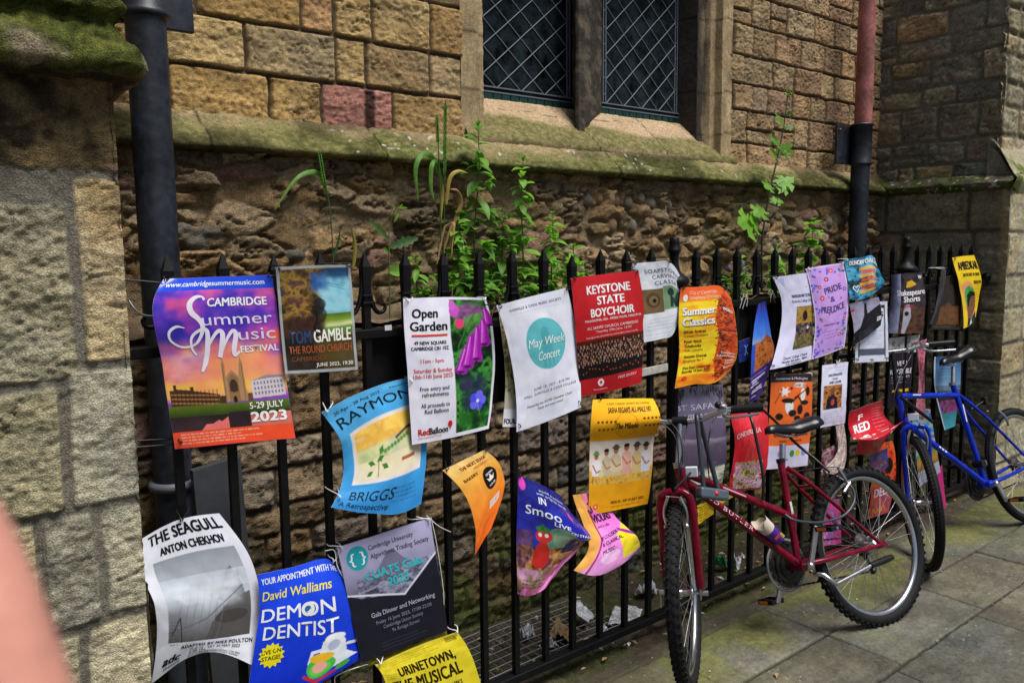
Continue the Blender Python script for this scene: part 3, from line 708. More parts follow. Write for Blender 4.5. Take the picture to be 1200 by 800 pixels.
# a hooked wire at the buttress end and the tie wires
k = MB(); k.tube(crom([onY(151, 352, YF), onY(158, 362, YF - .01), onY(168, 369, YF - .01), onY(184, 371, YF)], 6), .0025, node_mat('grey_wire', (.25, .26, .27), rough=.4, metal=.6), n=6); k.build('wire', rail)
for (a, b_) in (((141, 327), (196, 332)), ((160, 516), (205, 514)), ((158, 524), (206, 520))):
    k = MB(); k.tube([onY(*a, YF - .005), onY(*b_, YF - .012)], .0022, M_black_tie, n=6); k.build('wire', rail)

# boards fixed behind the rails
def board(px0, px1, py0, py1, label, y=YF + .03, mat=M_black):
    a = onY(px0, py0, y); b_ = onY(px1, py0, y); z0 = onY((px0 + px1) / 2, py1, y)[2]
    k = MB(); k.box(((a[0] + b_[0]) / 2, y, (a[2] + z0) / 2), (b_[0] - a[0], .012, a[2] - z0), mat, bev=.002)
    return tag(k.build('notice_board'), label, 'board')
board(424, 596, 392, 482, 'black board behind the railings between the open garden and round turquoise posters')
board(866, 945, 352, 437, 'black board behind the railings right of the yellow flame poster')
# pale slat tied across the bars under the red choir poster
k = MB(); a, b_ = onY(694, 449, YF - .02), onY(782, 430, YF - .02); c = (a + b_) / 2; d = (b_ - a); L = np.linalg.norm(d); d /= L
k.box(c, (L, .008, .030), node_mat('pale_wood', (.42, .40, .36), rough=.8, vary=.4, vscale=30), ax=[d, [0, 1, 0], np.cross(d, [0, 1, 0])], bev=.001)
tag(k.build('wooden_slat'), 'weathered pale wooden slat tied across the bars below the red choir poster', 'slat')
# sticker on the top rail
k = MB(); a = onY(455, 384, YF - .018); k.box(a, (.024, .0012, .016), node_mat('white_sticker', (.6, .6, .6), rough=.5), bev=.0004)
tag(k.build('sticker'), 'small white sticker on the top rail left of the open garden poster', 'sticker')
# grey slate panel leaning behind the railings
k = MB(); a, b_ = onY(226, 552, 2.5), onY(282, 538, 2.5)
k.prism([(0, 0), (b_[0] - a[0], .02), (b_[0] - a[0], -a[2] + .0), (0, -a[2] + .0)], (a[0], 2.5, a[2]), (1, 0, 0), (0, .12, 1), (0, 1, 0), .03, node_mat('dark_slate', (.045, .05, .058), rough=.6, vary=.35, vscale=14, bump=.4, bscale=30))
tag(k.build('slate_slab'), 'dark grey slate slab leaning behind the railings beside the left downpipe', 'slab')

# ---- downpipes
M_pipe = node_mat('black_painted_pipe', (.016, .019, .028), rough=.45, spec=.4, vary=.55, vscale=9, bump=.35, bscale=25, bdist=.004, fine=.3)
M_pink = node_mat('faded_red_pipe', (.33, .11, .095), rough=.65, vary=.35, vscale=12, bump=.5, bscale=45, bdist=.003, fine=.2)
YPI = 2.60
c0 = onY(178, 150, YPI)
dp = empty('downpipe', (c0[0], YPI, 0), 'wide black downpipe in the corner beside the mossy stone buttress', 'downpipe')
RP = .057
k = MB(); k.lathe([(RP, .62), (RP, 3.3)], (c0[0], YPI, 0), mat=M_pipe, n=32); k.build('pipe', dp)
zc = onY(167, 16, YPI)[2]
k = MB(); k.lathe([(RP - .001, zc - .015), (RP + .010, zc - .012), (RP + .014, zc - .004), (RP + .010, zc + .006), (RP + .004, zc + .012), (RP + .006, zc + .25)], (c0[0], YPI, 0), mat=M_pipe, n=32); k.build('socket', dp)
k = MB(); zb_ = onY(205, 566, YPI)[2]
k.lathe([(RP + .001, zb_ - .014), (RP + .013, zb_ - .012), (RP + .016, zb_), (RP + .012, zb_ + .012), (RP + .001, zb_ + .014)], (c0[0], YPI, 0), mat=node_mat('dull_grey_ring', (.10, .11, .13), rough=.5), n=32); k.build('ring', dp)
k = MB(); k.lathe([(RP + .004, -.03), (RP + .004, zb_)], (c0[0] + .012, YPI + .005, 0), mat=node_mat('bluish_grey_pipe', (.075, .09, .115), rough=.5, vary=.3, vscale=20), n=32); k.build('lower_pipe', dp)
k = MB()
p_ = onY(212, 37, YPI + .09); q_ = onY(228, 37, YPI + .09); k.box(((c0[0] + q_[0]) / 2, YPI + .10, p_[2] + .20), (q_[0] - c0[0], .02, .40), M_pipe, bev=.004)
p_ = onY(112, 21, YPI + .09); k.box(((c0[0] + p_[0]) / 2, YPI + .10, p_[2] + .20), (c0[0] - p_[0], .02, .40), M_pipe, bev=.004); k.build('bracket', dp)
YP2 = 2.76
c1 = onY(1008, 200, YP2)
dp2 = empty('downpipe', (c1[0], YP2, 0), 'faded red and black downpipe in the far corner of the church wall', 'downpipe')
RP2 = .058; zj = onY(1010, 146, YP2)[2]; zk = onY(1010, 192, YP2)[2]
k = MB(); k.lathe([(RP2 - .006, zj - .02), (RP2 - .004, zj + .06), (RP2 - .006, 3.3)], (c1[0] + .012, YP2, 0), mat=M_pink, n=32); k.build('upper_pipe', dp2)
k = MB(); k.lathe([(RP2, -.03), (RP2, zk + .01)], (c1[0], YP2, 0), mat=M_pipe, n=32); k.build('pipe', dp2)
k = MB(); k.lathe([(RP2, zk - .012), (RP2 + .010, zk - .01), (RP2 + .012, zk), (RP2 + .006, zk + .008), (RP2 + .005, zj - .012), (RP2 + .012, zj - .008), (RP2 + .012, zj), (RP2 - .004, zj + .006)], (c1[0] + .004, YP2, 0), mat=M_pipe, n=32); k.build('socket', dp2)
k = MB(); p_ = onY(981, 146, YP2 + .06); q_ = onY(1000, 194, YP2 + .06); k.box(((p_[0] + c1[0]) / 2, YP2 + .065, (p_[2] + q_[2]) / 2), (c1[0] - p_[0], .02, p_[2] - q_[2]), M_pipe, bev=.004)
k.ball((p_[0] + .02, YP2 + .05, p_[2] - .03), .008, node_mat('rusty_bolt', (.2, .1, .03), rough=.7)); k.build('bracket', dp2)

# ---- wire mesh and litter on the ground behind the railings
M_gal = node_mat('galvanised_wire', (.30, .32, .33), rough=.45, metal=.6)
k = MB()
gx0, gx1, gy0, gy1 = 1.55, 2.42, 2.20, 2.62
n_ = 0
x = gx0
while x <= gx1: k.tube([(x, gy0, .018), (x + .02, gy1, .024)], .0022, M_gal, n=5); x += .045
y = gy0
while y <= gy1: k.tube([(gx0, y, .021), ((gx0 + gx1) / 2, y + .004, .03), (gx1, y, .021)], .0022, M_gal, n=5); y += .045
tag(k.build('wire_mesh'), 'rusty square wire mesh lying on the soil behind the railings', 'wire mesh')
M_paper = node_mat('white_litter_paper', (.52, .53, .56), rough=.7, vary=.5, vscale=45, fine=.3)
M_card = node_mat('brown_cardboard', (.34, .22, .10), rough=.8, vary=.3, vscale=30)
def litter(name, px, py, sx, sy, rot, seed, mat, label, cat, crump=.025, z=.02, tilt=0):
    c = onZ(px, py, z); n = 16
    u, v = np.meshgrid(np.linspace(-1, 1, n), np.linspace(-1, 1, n), indexing='ij')
    h = crump * (fbm(u * 2.2 + seed, v * 2.2, seed, 3) - .3) * 2 + tilt * (v + 1) * sy / 2
    f = 1 - .25 * (fbm(u * 1.5 + seed * 3, v * 1.5, seed + 2, 2) - .5)
    x = c[0] + (u * sx / 2 * math.cos(rot) - v * sy / 2 * math.sin(rot)) * f; y = c[1] + (u * sx / 2 * math.sin(rot) + v * sy / 2 * math.cos(rot)) * f
    k = MB(); k.add(np.stack([x, y, z + h], -1).reshape(-1, 3), grid_faces(n, n).tolist(), mat, crump < .02)
    o = k.build(name); md = o.modifiers.new('thickness', 'SOLIDIFY'); md.thickness = .002
    return tag(o, label, cat)
litter('paper_sheet', 733, 722, 0.187, 0.125, .6, 3, M_paper, 'large white torn paper on the soil behind the bars, right of the wire mesh', 'litter', .018)
litter('paper_scrap', 683, 724, 0.066, 0.078, .2, 5, M_paper, 'upright white card scrap on the soil beside brown cardboard', 'litter', .012, .03, .6)
litter('paper_scrap', 706, 742, 0.078, 0.039, .9, 7, M_paper, 'thin white paper strip beside the foot of a bar under the pink violin poster', 'litter', .03)
litter('cardboard', 660, 742, 0.133, 0.101, .5, 9, M_card, 'crumpled brown cardboard on the wire mesh behind the railings', 'litter', .05)
litter('paper_scrap', 617, 745, 0.055, 0.047, .1, 11, M_paper, 'small crumpled white paper left of the brown cardboard', 'litter', .05)
litter('paper_sheet', 758, 694, 0.101, 0.078, .3, 13, M_paper, 'crumpled white paper behind the front wheel of the red bicycle', 'litter', .05)
litter('paper_scrap', 862, 662, 0.101, 0.062, .3, 15, M_paper, 'crumpled white paper seen between bars above the chainring', 'litter', .06)
litter('plastic_bag', 843, 664, 0.070, 0.078, .8, 17, node_mat('green_plastic', (.02, .22, .06), rough=.3), 'small green plastic wrapper behind the bars beside white paper', 'litter', .07)
litter('paper_scrap', 646, 757, 0.047, 0.039, .1, 19, M_paper, 'torn white paper scrap by the bottom rail under the blue story poster', 'litter', .03)
r_ = random.Random(3)
lv = MB()
for i in range(260):
    x, y = r_.uniform(1.2, 5.3), r_.uniform(2.1, 2.66)
    a = r_.uniform(0, 6.3); s = r_.uniform(.008, .022); z = .0 + r_.uniform(0, .02)
    P = np.array([[-1, 0, 0], [0, -.45, .25], [1, 0, .1], [0, .45, .25]]) * s; ca, sa = math.cos(a), math.sin(a)
    P = np.stack([P[:, 0] * ca - P[:, 1] * sa, P[:, 0] * sa + P[:, 1] * ca, P[:, 2]], 1) + (x, y, z)
    lv.add(P, [(0, 1, 2), (0, 2, 3)], M_card if i % 3 else M_paper)
tag(lv.build('dead_leaves'), 'scatter of dead leaves and paper bits along the soil behind the railings', 'dead leaves', kind='stuff')
lv = MB()
M_straw = node_mat('dry_leaf', (.30, .19, .09), rough=.8)
for i in range(420):
    x, y = r_.uniform(.7, 6.4), 2.09 - abs(r_.gauss(0, .22)) if i % 3 else r_.uniform(.9, 2.0)
    a = r_.uniform(0, 6.3); s = r_.uniform(.002, .006)
    P = np.array([[-1, 0, 0], [0, -.5, .3], [1, 0, .1], [0, .5, .3]]) * s; ca, sa = math.cos(a), math.sin(a)
    P = np.stack([P[:, 0] * ca - P[:, 1] * sa, P[:, 0] * sa + P[:, 1] * ca, P[:, 2]], 1) + (x, y, .008)
    lv.add(P, [(0, 1, 2), (0, 2, 3)], M_straw if i % 4 else M_paper)
tag(lv.build('pavement_grit'), 'specks of grit and dry leaf on the paving flags', 'grit', kind='stuff')
c = onZ(911, 793, 0)
k = MB(); k.add([c + (-.018, -.01, .004), c + (0, -.008, .018), c + (.02, .006, .006), c + (.002, .016, .012)], [(0, 1, 2), (0, 2, 3)], M_straw); tag(k.build('fallen_leaf'), 'small tan fallen leaf on the paving below the pedal', 'leaf')
# ================================================================== POSTERS
M_print = node_mat('laminated_print', rough=.42, spec=.22, attr=True)
M_gloss = node_mat('glossy_laminated_print', rough=.2, spec=.55, attr=True)
M_back = node_mat('paper_back', (.62, .60, .64), rough=.5)
_ink = {}
def ink(h):
    if h not in _ink: _ink[h] = node_mat('ink_' + h.lstrip('#'), tuple(np.clip(S(h) * 1.0, 0, .82)), rough=.42, spec=.22)
    return _ink[h]

def hermite(t, knots, vals):
    """cubic Hermite through vals (K,...,3) at knots for t (N,) -> (N,...,3)"""
    kn = np.asarray(knots, float); v = np.asarray(vals, float); K = len(kn)
    t = np.asarray(t, float)
    if K == 2:
        f = ((t - kn[0]) / (kn[1] - kn[0])).reshape((-1,) + (1,) * (v.ndim - 1)); return v[0] * (1 - f) + v[1] * f
    tan = np.empty_like(v)
    sl = [(v[i + 1] - v[i]) / (kn[i + 1] - kn[i]) for i in range(K - 1)]
    for i in range(1, K - 1):
        h0, h1 = kn[i] - kn[i - 1], kn[i + 1] - kn[i]; tan[i] = (sl[i - 1] * h1 + sl[i] * h0) / (h0 + h1)
    tan[0] = 1.5 * sl[0] - .5 * tan[1]; tan[-1] = 1.5 * sl[-1] - .5 * tan[-2]
    i = np.clip(np.searchsorted(kn, t, side='right') - 1, 0, K - 2)
    h = (kn[i + 1] - kn[i]); x = (t - kn[i]) / h
    sh = (-1,) + (1,) * (v.ndim - 1); x = x.reshape(sh); h = h.reshape(sh)
    return (2 * x**3 - 3 * x**2 + 1) * v[i] + (x**3 - 2 * x**2 + x) * h * tan[i] + (-2 * x**3 + 3 * x**2) * v[i + 1] + (x**3 - x**2) * h * tan[i + 1]
def hermite_rows(t, knots, vals):
    """vals (N,K,3) own curve per point, t (N,)"""
    kn = np.asarray(knots, float); K = len(kn); v = np.asarray(vals, float)
    if K == 2:
        f = ((t - kn[0]) / (kn[1] - kn[0]))[:, None]; return v[:, 0] * (1 - f) + v[:, 1] * f
    tan = np.empty_like(v); sl = [(v[:, i + 1] - v[:, i]) / (kn[i + 1] - kn[i]) for i in range(K - 1)]
    for i in range(1, K - 1):
        h0, h1 = kn[i] - kn[i - 1], kn[i + 1] - kn[i]; tan[:, i] = (sl[i - 1] * h1 + sl[i] * h0) / (h0 + h1)
    tan[:, 0] = 1.5 * sl[0] - .5 * tan[:, 1]; tan[:, -1] = 1.5 * sl[-1] - .5 * tan[:, -2]
    i = np.clip(np.searchsorted(kn, t, side='right') - 1, 0, K - 2); r = np.arange(len(t))
    h = (kn[i + 1] - kn[i]); x = ((t - kn[i]) / h)[:, None]; h = h[:, None]
    return (2 * x**3 - 3 * x**2 + 1) * v[r, i] + (x**3 - 2 * x**2 + x) * h * tan[r, i] + (-2 * x**3 + 3 * x**2) * v[r, i + 1] + (x**3 - x**2) * h * tan[r, i + 1]

class Surf:
    """rows: list of rows of (px, py, off); off metres in front of the railing face"""
    def __init__(s, rows, vk=None, uk=None):
        s.G = np.array([[onY(p[0], p[1], YF - .019 - (p[2] if len(p) > 2 else .012)) for p in r] for r in rows])
        s.vk = vk or list(np.linspace(0, 1, len(rows))); s.uk = uk or list(np.linspace(0, 1, len(rows[0])))
    def __call__(s, u, v, off=0.):
        off = off + 0. * np.asarray(u, float).ravel(); u = np.asarray(u, float).ravel(); v = np.asarray(v, float).ravel()
        P = hermite_rows(u, s.uk, hermite(v, s.vk, s.G)); e = 1e-3
        Pu = hermite_rows(u + e, s.uk, hermite(v, s.vk, s.G)); Pv = hermite_rows(u, s.uk, hermite(v + e, s.vk, s.G))
        n = np.cross(Pv - P, Pu - P); n /= np.linalg.norm(n, axis=1)[:, None] + 1e-12
        q = fbm(u * 2.6 + s.sd, v * 3.4 + s.sd * .7, int(s.sd * 10) % 97, 3) - .5          # the sheet never hangs quite flat
        c = np.abs(fbm(u * 3.2 - s.sd, v * 2.8 + u * 1.4, int(s.sd * 7) % 89, 3) - .5) - .1  # creases
        return P + n * (off + s.crump * (2.2 * q + 1.6 * c))[:, None]
    crump, sd = .0035, 1.0
    def fix(s): return s

class Cv:
    """little raster painter in poster units (x right, y down)"""
    def __init__(s, w, h, bg, k=1.3):
        s.w, s.h = w, h; s.n, s.m = max(int(w * k), 8) + 1, max(int(h * k), 8) + 1
        s.X, s.Y = np.meshgrid(np.linspace(0, w, s.n), np.linspace(0, h, s.m), indexing='ij')
        s.A = np.ones((s.n, s.m, 3)) * s.c(bg); s.f = .5 / k
    def c(s, q): return S(q) if isinstance(q, str) else np.asarray(q, float)
    def put(s, m, col, a=1.0):
        m = np.clip(m, 0, 1)[..., None] * a; s.A = s.A * (1 - m) + s.c(col) * m; return s
    def inside(s, d): return np.clip(.5 - d / (2 * s.f), 0, 1)
    def rect(s, x0, y0, x1, y1, col, a=1.): return s.put(s.inside(np.maximum(np.maximum(x0 - s.X, s.X - x1), np.maximum(y0 - s.Y, s.Y - y1))), col, a)
    def ell(s, cx, cy, rx, ry, col, a=1.):
        q = np.hypot((s.X - cx) / rx, (s.Y - cy) / ry); return s.put(s.inside((q - 1) * min(rx, ry)), col, a)
    def poly(s, pts, col, a=1.):
        p = np.asarray(pts, float); ins = np.zeros(s.X.shape, bool); j = len(p) - 1
        for i in range(len(p)):
            xi, yi = p[i]; xj, yj = p[j]
            c = ((yi > s.Y) != (yj > s.Y)) & (s.X < (xj - xi) * (s.Y - yi) / (yj - yi + 1e-12) + xi); ins ^= c; j = i
        return s.put(ins.astype(float), col, a)
    def line(s, pts, wd, col, a=1.):
        p = np.asarray(pts, float); D = np.full(s.X.shape, 9e9)
        for (x0, y0), (x1, y1) in zip(p[:-1], p[1:]):
            dx, dy = x1 - x0, y1 - y0; t = np.clip(((s.X - x0) * dx + (s.Y - y0) * dy) / (dx * dx + dy * dy + 1e-9), 0, 1)
            D = np.minimum(D, np.hypot(s.X - x0 - t * dx, s.Y - y0 - t * dy))
        return s.put(s.inside(D - wd / 2), col, a)
    def grad(s, x0, y0, x1, y1, stops, seed=None, amp=0, horiz=False):
        t = (s.X - x0) / (x1 - x0) if horiz else (s.Y - y0) / (y1 - y0)
        if seed is not None: t = t + amp * (fbm(s.X / s.w * 5, s.Y / s.h * 7, seed, 4) - .5) * 2
        t = np.clip(t, 0, 1); ks = [q[0] for q in stops]; cs = np.array([s.c(q[1]) for q in stops])
        col = np.stack([np.interp(t, ks, cs[:, i]) for i in range(3)], -1)
        m = s.inside(np.maximum(np.maximum(x0 - s.X, s.X - x1), np.maximum(y0 - s.Y, s.Y - y1)))[..., None]
        s.A = s.A * (1 - m) + col * m; return s
    def noise(s, x0, y0, x1, y1, cols, sc=6, seed=1, a=1., sx=None, soft=0):
        t = fbm(s.X / s.w * (sx or sc), s.Y / s.w * sc, seed, 4, .6); t = np.clip((t - .25) / .5, 0, 1)
        cs = np.array([s.c(q) for q in cols]); ks = np.linspace(0, 1, len(cs)); col = np.stack([np.interp(t, ks, cs[:, i]) for i in range(3)], -1)
        m = s.inside(np.maximum(np.maximum(x0 - s.X, s.X - x1), np.maximum(y0 - s.Y, s.Y - y1)))[..., None] * a
        if soft:                                        # ragged, faded edge
            g = soft * (.4 + 1.2 * fbm(s.X / s.w * 9, s.Y / s.w * 9, seed + 5, 3))
            e = np.minimum(np.minimum(s.X - x0 + (99 if x0 <= 0 else 0), x1 - s.X + (99 if x1 >= s.w else 0)), np.minimum(s.Y - y0 + (99 if y0 <= 0 else 0), y1 - s.Y + (99 if y1 >= s.h else 0))); m = m * sstep(0, 1, e / g)[..., None]
        s.A = s.A * (1 - m) + col * m; return s
    def small(s, x0, y0, x1, n, dy, col, seed=1, a=.75, hgt=1.0, center=False):
        """n rows of small unreadable print"""
        r = random.Random(seed)
        for i in range(n):
            y = y0 + i * dy; L = (x1 - x0) * r.uniform(.7, 1); xa = x0 + ((x1 - x0) - L) / 2 if center else x0; xe = xa + L
            x = xa
            while x < xe:
                wd = r.uniform(1.2, 5) * hgt; s.rect(x, y, min(x + wd, xe), y + hgt, col, a * r.uniform(.5, 1)); x += wd + 1.0 * hgt
        return s

# ---- lettering in the built-in typeface
_gl = {}
def glyph(txt, bold=0.0, spacing=1.0):
    key = (txt, spacing)
    if key not in _gl:
        cu = bpy.data.curves.new('t', 'FONT'); cu.body = txt; cu.size = 1; cu.resolution_u = 3; cu.space_character = spacing
        o = bpy.data.objects.new('t', cu); me = o.to_mesh()
        V = np.array([v.co[:2] for v in me.vertices]).reshape(-1, 2); Fc = [list(p.vertices) for p in me.polygons]
        o.to_mesh_clear(); bpy.data.objects.remove(o); bpy.data.curves.remove(cu)
        _gl[key] = (V, Fc)
    return _gl[key]
_H, _ = glyph('H'); CAP = _H[:, 1].max() - _H[:, 1].min()

class Ink:
    """flat artwork (poster units) that is later laid on the surface"""
    def __init__(s, w, h): s.w, s.h = w, h; s.items = []
    def t(s, txt, x0, y, cap, col, x1=None, xs=1., bold=0., it=0., rot=0., align='l', sp=1., serif=False):
        V, Fc = glyph(txt, bold, sp)
        if not len(V): return s
        k = cap / CAP; W = (V[:, 0].max() - V[:, 0].min())
        kx = (x1 - x0) / W if x1 is not None else k * xs
        X = (V[:, 0] - V[:, 0].min()) * kx; Yv = V[:, 1] * k
        if x1 is None: X = X - {'l': 0, 'c': .5, 'r': 1}[align] * W * kx
        X = X + it * Yv
        c, sn = math.cos(rad(rot)), math.sin(rad(rot))
        P = np.stack([x0 + X * c + Yv * sn, y + X * sn - Yv * c], 1)
        b_ = bold * k * .8
        st = [(0, 0)] if bold <= .004 else [(-b_, -b_ * .5), (b_, -b_ * .5), (-b_, b_ * .5), (b_, b_ * .5)]
        s.items.append((P, Fc, col, cap > 9, 'heading' if cap >= 7 else 'print', st)); return s
    def poly(s, pts, col): s.items.append((np.asarray(pts, float), [list(range(len(pts)))], col, True, 'print', [(0, 0)])); return s
    def rect(s, x0, y0, x1, y1, col): return s.poly([(x0, y0), (x1, y0), (x1, y1), (x0, y1)], col)
    def disc(s, cx, cy, rx, ry, col, n=40): a = np.linspace(0, 2 * np.pi, n, endpoint=False); return s.poly(np.stack([cx + rx * np.cos(a), cy + ry * np.sin(a)], 1), col)
    def star(s, cx, cy, r, col, n=5, inner=.42, ph=-90):
        return s.poly([(cx + (r if i % 2 == 0 else r * inner) * math.cos(rad(ph + 180 / n * i)), cy + (r if i % 2 == 0 else r * inner) * math.sin(rad(ph + 180 / n * i))) for i in range(2 * n)], col)
    def stroke(s, pts, wd, col, k=8):
        P = crom(pts, k); W = np.interp(np.linspace(0, 1, len(P)), np.linspace(0, 1, len(wd)), wd) if not np.isscalar(wd) else np.full(len(P), wd)
        T = np.gradient(P, axis=0); T /= np.linalg.norm(T, axis=1)[:, None] + 1e-9; N = np.stack([-T[:, 1], T[:, 0]], 1)
        A, B = P + N * W[:, None] / 2, P - N * W[:, None] / 2; n = len(P)
        s.items.append((np.concatenate([A, B]), [[i, i + 1, n + i + 1, n + i] for i in range(n - 1)], col, False, 'heading' if np.max(wd) > 4 else 'print', [(0, 0)])); return s
    def lay(s, surf, off=.0009):
        """-> list of (kind, colour, vertices, faces) laid on the surface"""
        out = []
        for li, (P, fs, col, cut, kind, strikes) in enumerate(s.items):
            bm = bmesh.new(); vs = [bm.verts.new((p[0], p[1], 0)) for p in P]
            for f in fs:
                try: bm.faces.new([vs[i] for i in f])
                except ValueError: pass
            if cut:
                x0, x1 = P[:, 0].min(), P[:, 0].max(); y0, y1 = P[:, 1].min(), P[:, 1].max()
                for lo, hi, full, nn in ((x0, x1, s.w, (1, 0, 0)), (y0, y1, s.h, (0, 1, 0))):
                    st = full / 22
                    for q in np.arange(math.ceil(lo / st) * st, hi, st):
                        bmesh.ops.bisect_plane(bm, geom=bm.verts[:] + bm.edges[:] + bm.faces[:], plane_co=Vector(nn) * q, plane_no=Vector(nn), dist=1e-5)
            bm.verts.index_update()
            Q = np.array([v.co[:2] for v in bm.verts]).reshape(-1, 2); F = [[v.index for v in f.verts] for f in bm.faces]; bm.free()
            if not len(Q): continue
            V, Fa, b = [], [], 0
            for k, (dx, dy) in enumerate(strikes):
                V.append(surf((Q[:, 0] + dx) / s.w, (Q[:, 1] + dy) / s.h, off + .00004 * min(li, 24) + .00001 * k)); Fa += [[i + b for i in f] for f in F]; b += len(Q)
            out.append((kind, col, np.concatenate(V), Fa))
        return out

def poster(label, rows, cv, inks=None, vk=None, uk=None, ties=(), cat='poster', name='poster', tie_black=True, crump=.0035, gloss=False):
    sf = Surf(rows, vk, uk); sf.sd = (len(label) * 1.37) % 9 + .3; sf.crump = crump
    c = sf(np.array([.5]), np.array([0.]))[0]
    root = empty(name, c, label, cat, 'posters tied to the railings')
    n, m_ = cv.n, cv.m
    uu, vv = np.meshgrid(np.linspace(0, 1, n), np.linspace(0, 1, m_), indexing='ij')
    P = sf(uu, vv)
    # faint ripples of laminated paper
    L = np.array(wloc(root))
    gr = .90 + .2 * fbm(cv.X * .09, cv.Y * .09, len(label), 5, .7); A = np.clip(cv.A * 1.02 * gr[..., None], 0.004, .86)
    nb_, mb_ = max(n // 5, 6), max(m_ // 5, 6)
    ub, vb = np.meshgrid(np.linspace(0, 1, nb_), np.linspace(0, 1, mb_), indexing='ij')
    B = sf(ub, vb, -.0012)
    Vs = np.concatenate([P - L, B - L]); F1 = grid_faces(n, m_); F2 = grid_faces(nb_, mb_, True, len(P))
    cols = np.concatenate([A.reshape(-1, 3), np.ones((len(B), 3)) * .6])
    mid = np.concatenate([np.zeros(len(F1), int), np.ones(len(F2), int)])
    mats = [M_gloss if gloss else M_print, M_back]; laid = inks.lay(sf) if inks is not None else []
    Fl = [list(f) for f in np.concatenate([F1, F2])]; mid = list(mid); VV = [Vs]; nv = len(Vs)
    for kind, col, V, Fa in laid:                      # small print is part of the sheet, each large line of lettering is a part
        if kind == 'heading':
            link('heading', raw_mesh('heading', V - L, Fa, True), root, [ink(col)]); continue
        if ink(col) not in mats: mats.append(ink(col))
        VV.append(V - L); Fl += [[i + nv for i in f] for f in Fa]; mid += [mats.index(ink(col))] * len(Fa); nv += len(V)
    allv = np.concatenate(VV); cols = np.concatenate([cols, np.ones((len(allv) - len(cols), 3))])
    if nv == len(Vs): me = raw_mesh('sheet', Vs, np.concatenate([F1, F2]), True, cols, mid)
    else: me = raw_mesh('sheet', allv, Fl, True, cols, mid)
    link('sheet', me, root, mats)
    for (u, v) in ties:
        p = sf(np.array([u]), np.array([v]), .003)[0]; k = MB()
        xb = FX0 + FS * round((p[0] - FX0) / FS)
        pts = [p + (0, -.004, 0), p + (0, -.003, .012), (xb - .016, YF - .015, p[2] + .012), (xb, YF + .016, p[2] + .010), (xb + .016, YF - .013, p[2] + .012), p + (.004, -.004, .004)]
        k.tube(crom(pts, 5), .0018, M_black_tie if tie_black else M_white_tie, n=6)
        k.build('cable_tie', root)
    return root, sf
def flat(tl, tr, br, bl, off=.012, bow=0., bowx=0.):
    """3x3 control net from four corners, optional bulge towards the street"""
    tl, tr, br, bl = map(np.array, (tl, tr, br, bl)); rows = []
    for v in (0, .5, 1):
        r = []
        for u in (0, .5, 1):
            p = (tl * (1 - u) + tr * u) * (1 - v) + (bl * (1 - u) + br * u) * v
            r.append((p[0], p[1], off + bow * (1 - (2 * v - 1) ** 2) + bowx * (1 - (2 * u - 1) ** 2)))
        rows.append(r)
    return rows
W_ = '#e6e4f4'
# ---- 1 sunset chapel festival poster
cv = Cv(150, 200, '#7a3fae', 1.6)
cv.noise(0, 0, 150, 100, ['#2d2aa0', '#5030b0', '#8a3cb4', '#c452a0', '#e8605e'], 4, 3, 1, 3)
cv.noise(0, 70, 150, 150, ['#b060b0', '#e0708c', '#f08a6a', '#f6a85e', '#e87098'], 5, 9, .9, 3, 22)
cv.noise(-60, 112, 210, 150, ['#f49a5c', '#f8b850', '#f4a060'], 5, 14, 1, 3, 16); cv.noise(-60, 84, 62, 124, ['#8a7ab8', '#d8b8d0', '#e88a78'], 6, 19, .8, 3, 14)
cv.noise(-60, 92, 210, 128, ['#d06a90', '#f4905a', '#f8a070'], 5, 12, .6, 2, 10); cv.noise(10, 20, 50, 44, ['#c04090', '#d85070', '#a03ca0'], 5, 13, .7, 3, 10)
cv.rect(0, 0, 150, 16, '#1a48d0')
cv.poly([(4, 132), (9, 132), (9, 126), (13, 126), (13, 131), (30, 133), (30, 129), (34, 129), (34, 134), (52, 137), (66, 140), (66, 152), (4, 155)], '#4a3220')
for y in (139, 144, 149): cv.line([(6, y - 2), (64, y + 2)], 1.4, '#b07a48'); 
for x in range(8, 64, 5): cv.line([(x, 134), (x, 153)], .9, '#2e1e14')
cv.poly([(72, 150), (72, 104), (74, 96), (76, 104), (76, 120), (84, 112), (92, 120), (94, 104), (96, 95), (98, 104), (100, 150)], '#a8825a'); cv.poly([(78, 150), (78, 122), (84, 116), (91, 122), (91, 150)], '#8e6a44')
cv.ell(84.5, 131, 5, 8, '#3c2c24'); cv.rect(79.5, 131, 89.5, 138, '#3c2c24'); cv.ell(84.5, 148, 2.5, 5, '#20160e'); cv.rect(66, 142, 73, 152, '#3e2c1e'); cv.rect(100, 141, 106, 151, '#5e4630')
for x in (73.5, 97): cv.line([(x, 104), (x, 148)], .8, '#6e5034')
cv.poly([(106, 127), (126, 123), (144, 124), (147, 122), (147, 146), (106, 148)], '#c9bfc4'); cv.poly([(105, 127), (126, 121), (147, 122), (147, 125), (126, 125)], '#8e8490')
for j in range(3):
    for i in range(9): cv.rect(109 + i * 4.2, 128.5 + j * 6 - i * .12, 111 + i * 4.2, 132 + j * 6 - i * .12, '#6e6a80')
cv.grad(0, 151, 150, 166, [(0, '#5a6a1c'), (.5, '#3e5414'), (1, '#202c0c')], 7, .25); cv.grad(0, 164, 150, 184, [(0, '#241a1c'), (.6, '#38242a'), (1, '#3a2a38')], 7, .3)
cv.poly([(40, 178), (44, 174), (52, 174), (60, 170), (64, 172), (72, 167), (72, 184), (34, 184)], '#e0706a'); cv.poly([(100, 166), (108, 168), (130, 166), (150, 166), (150, 184), (100, 184)], '#e07868', .8); cv.rect(74, 162, 98, 184, '#2a1c22')
cv.grad(0, 181, 150, 200, [(0, '#e8502c'), (1, '#ea4a24')])
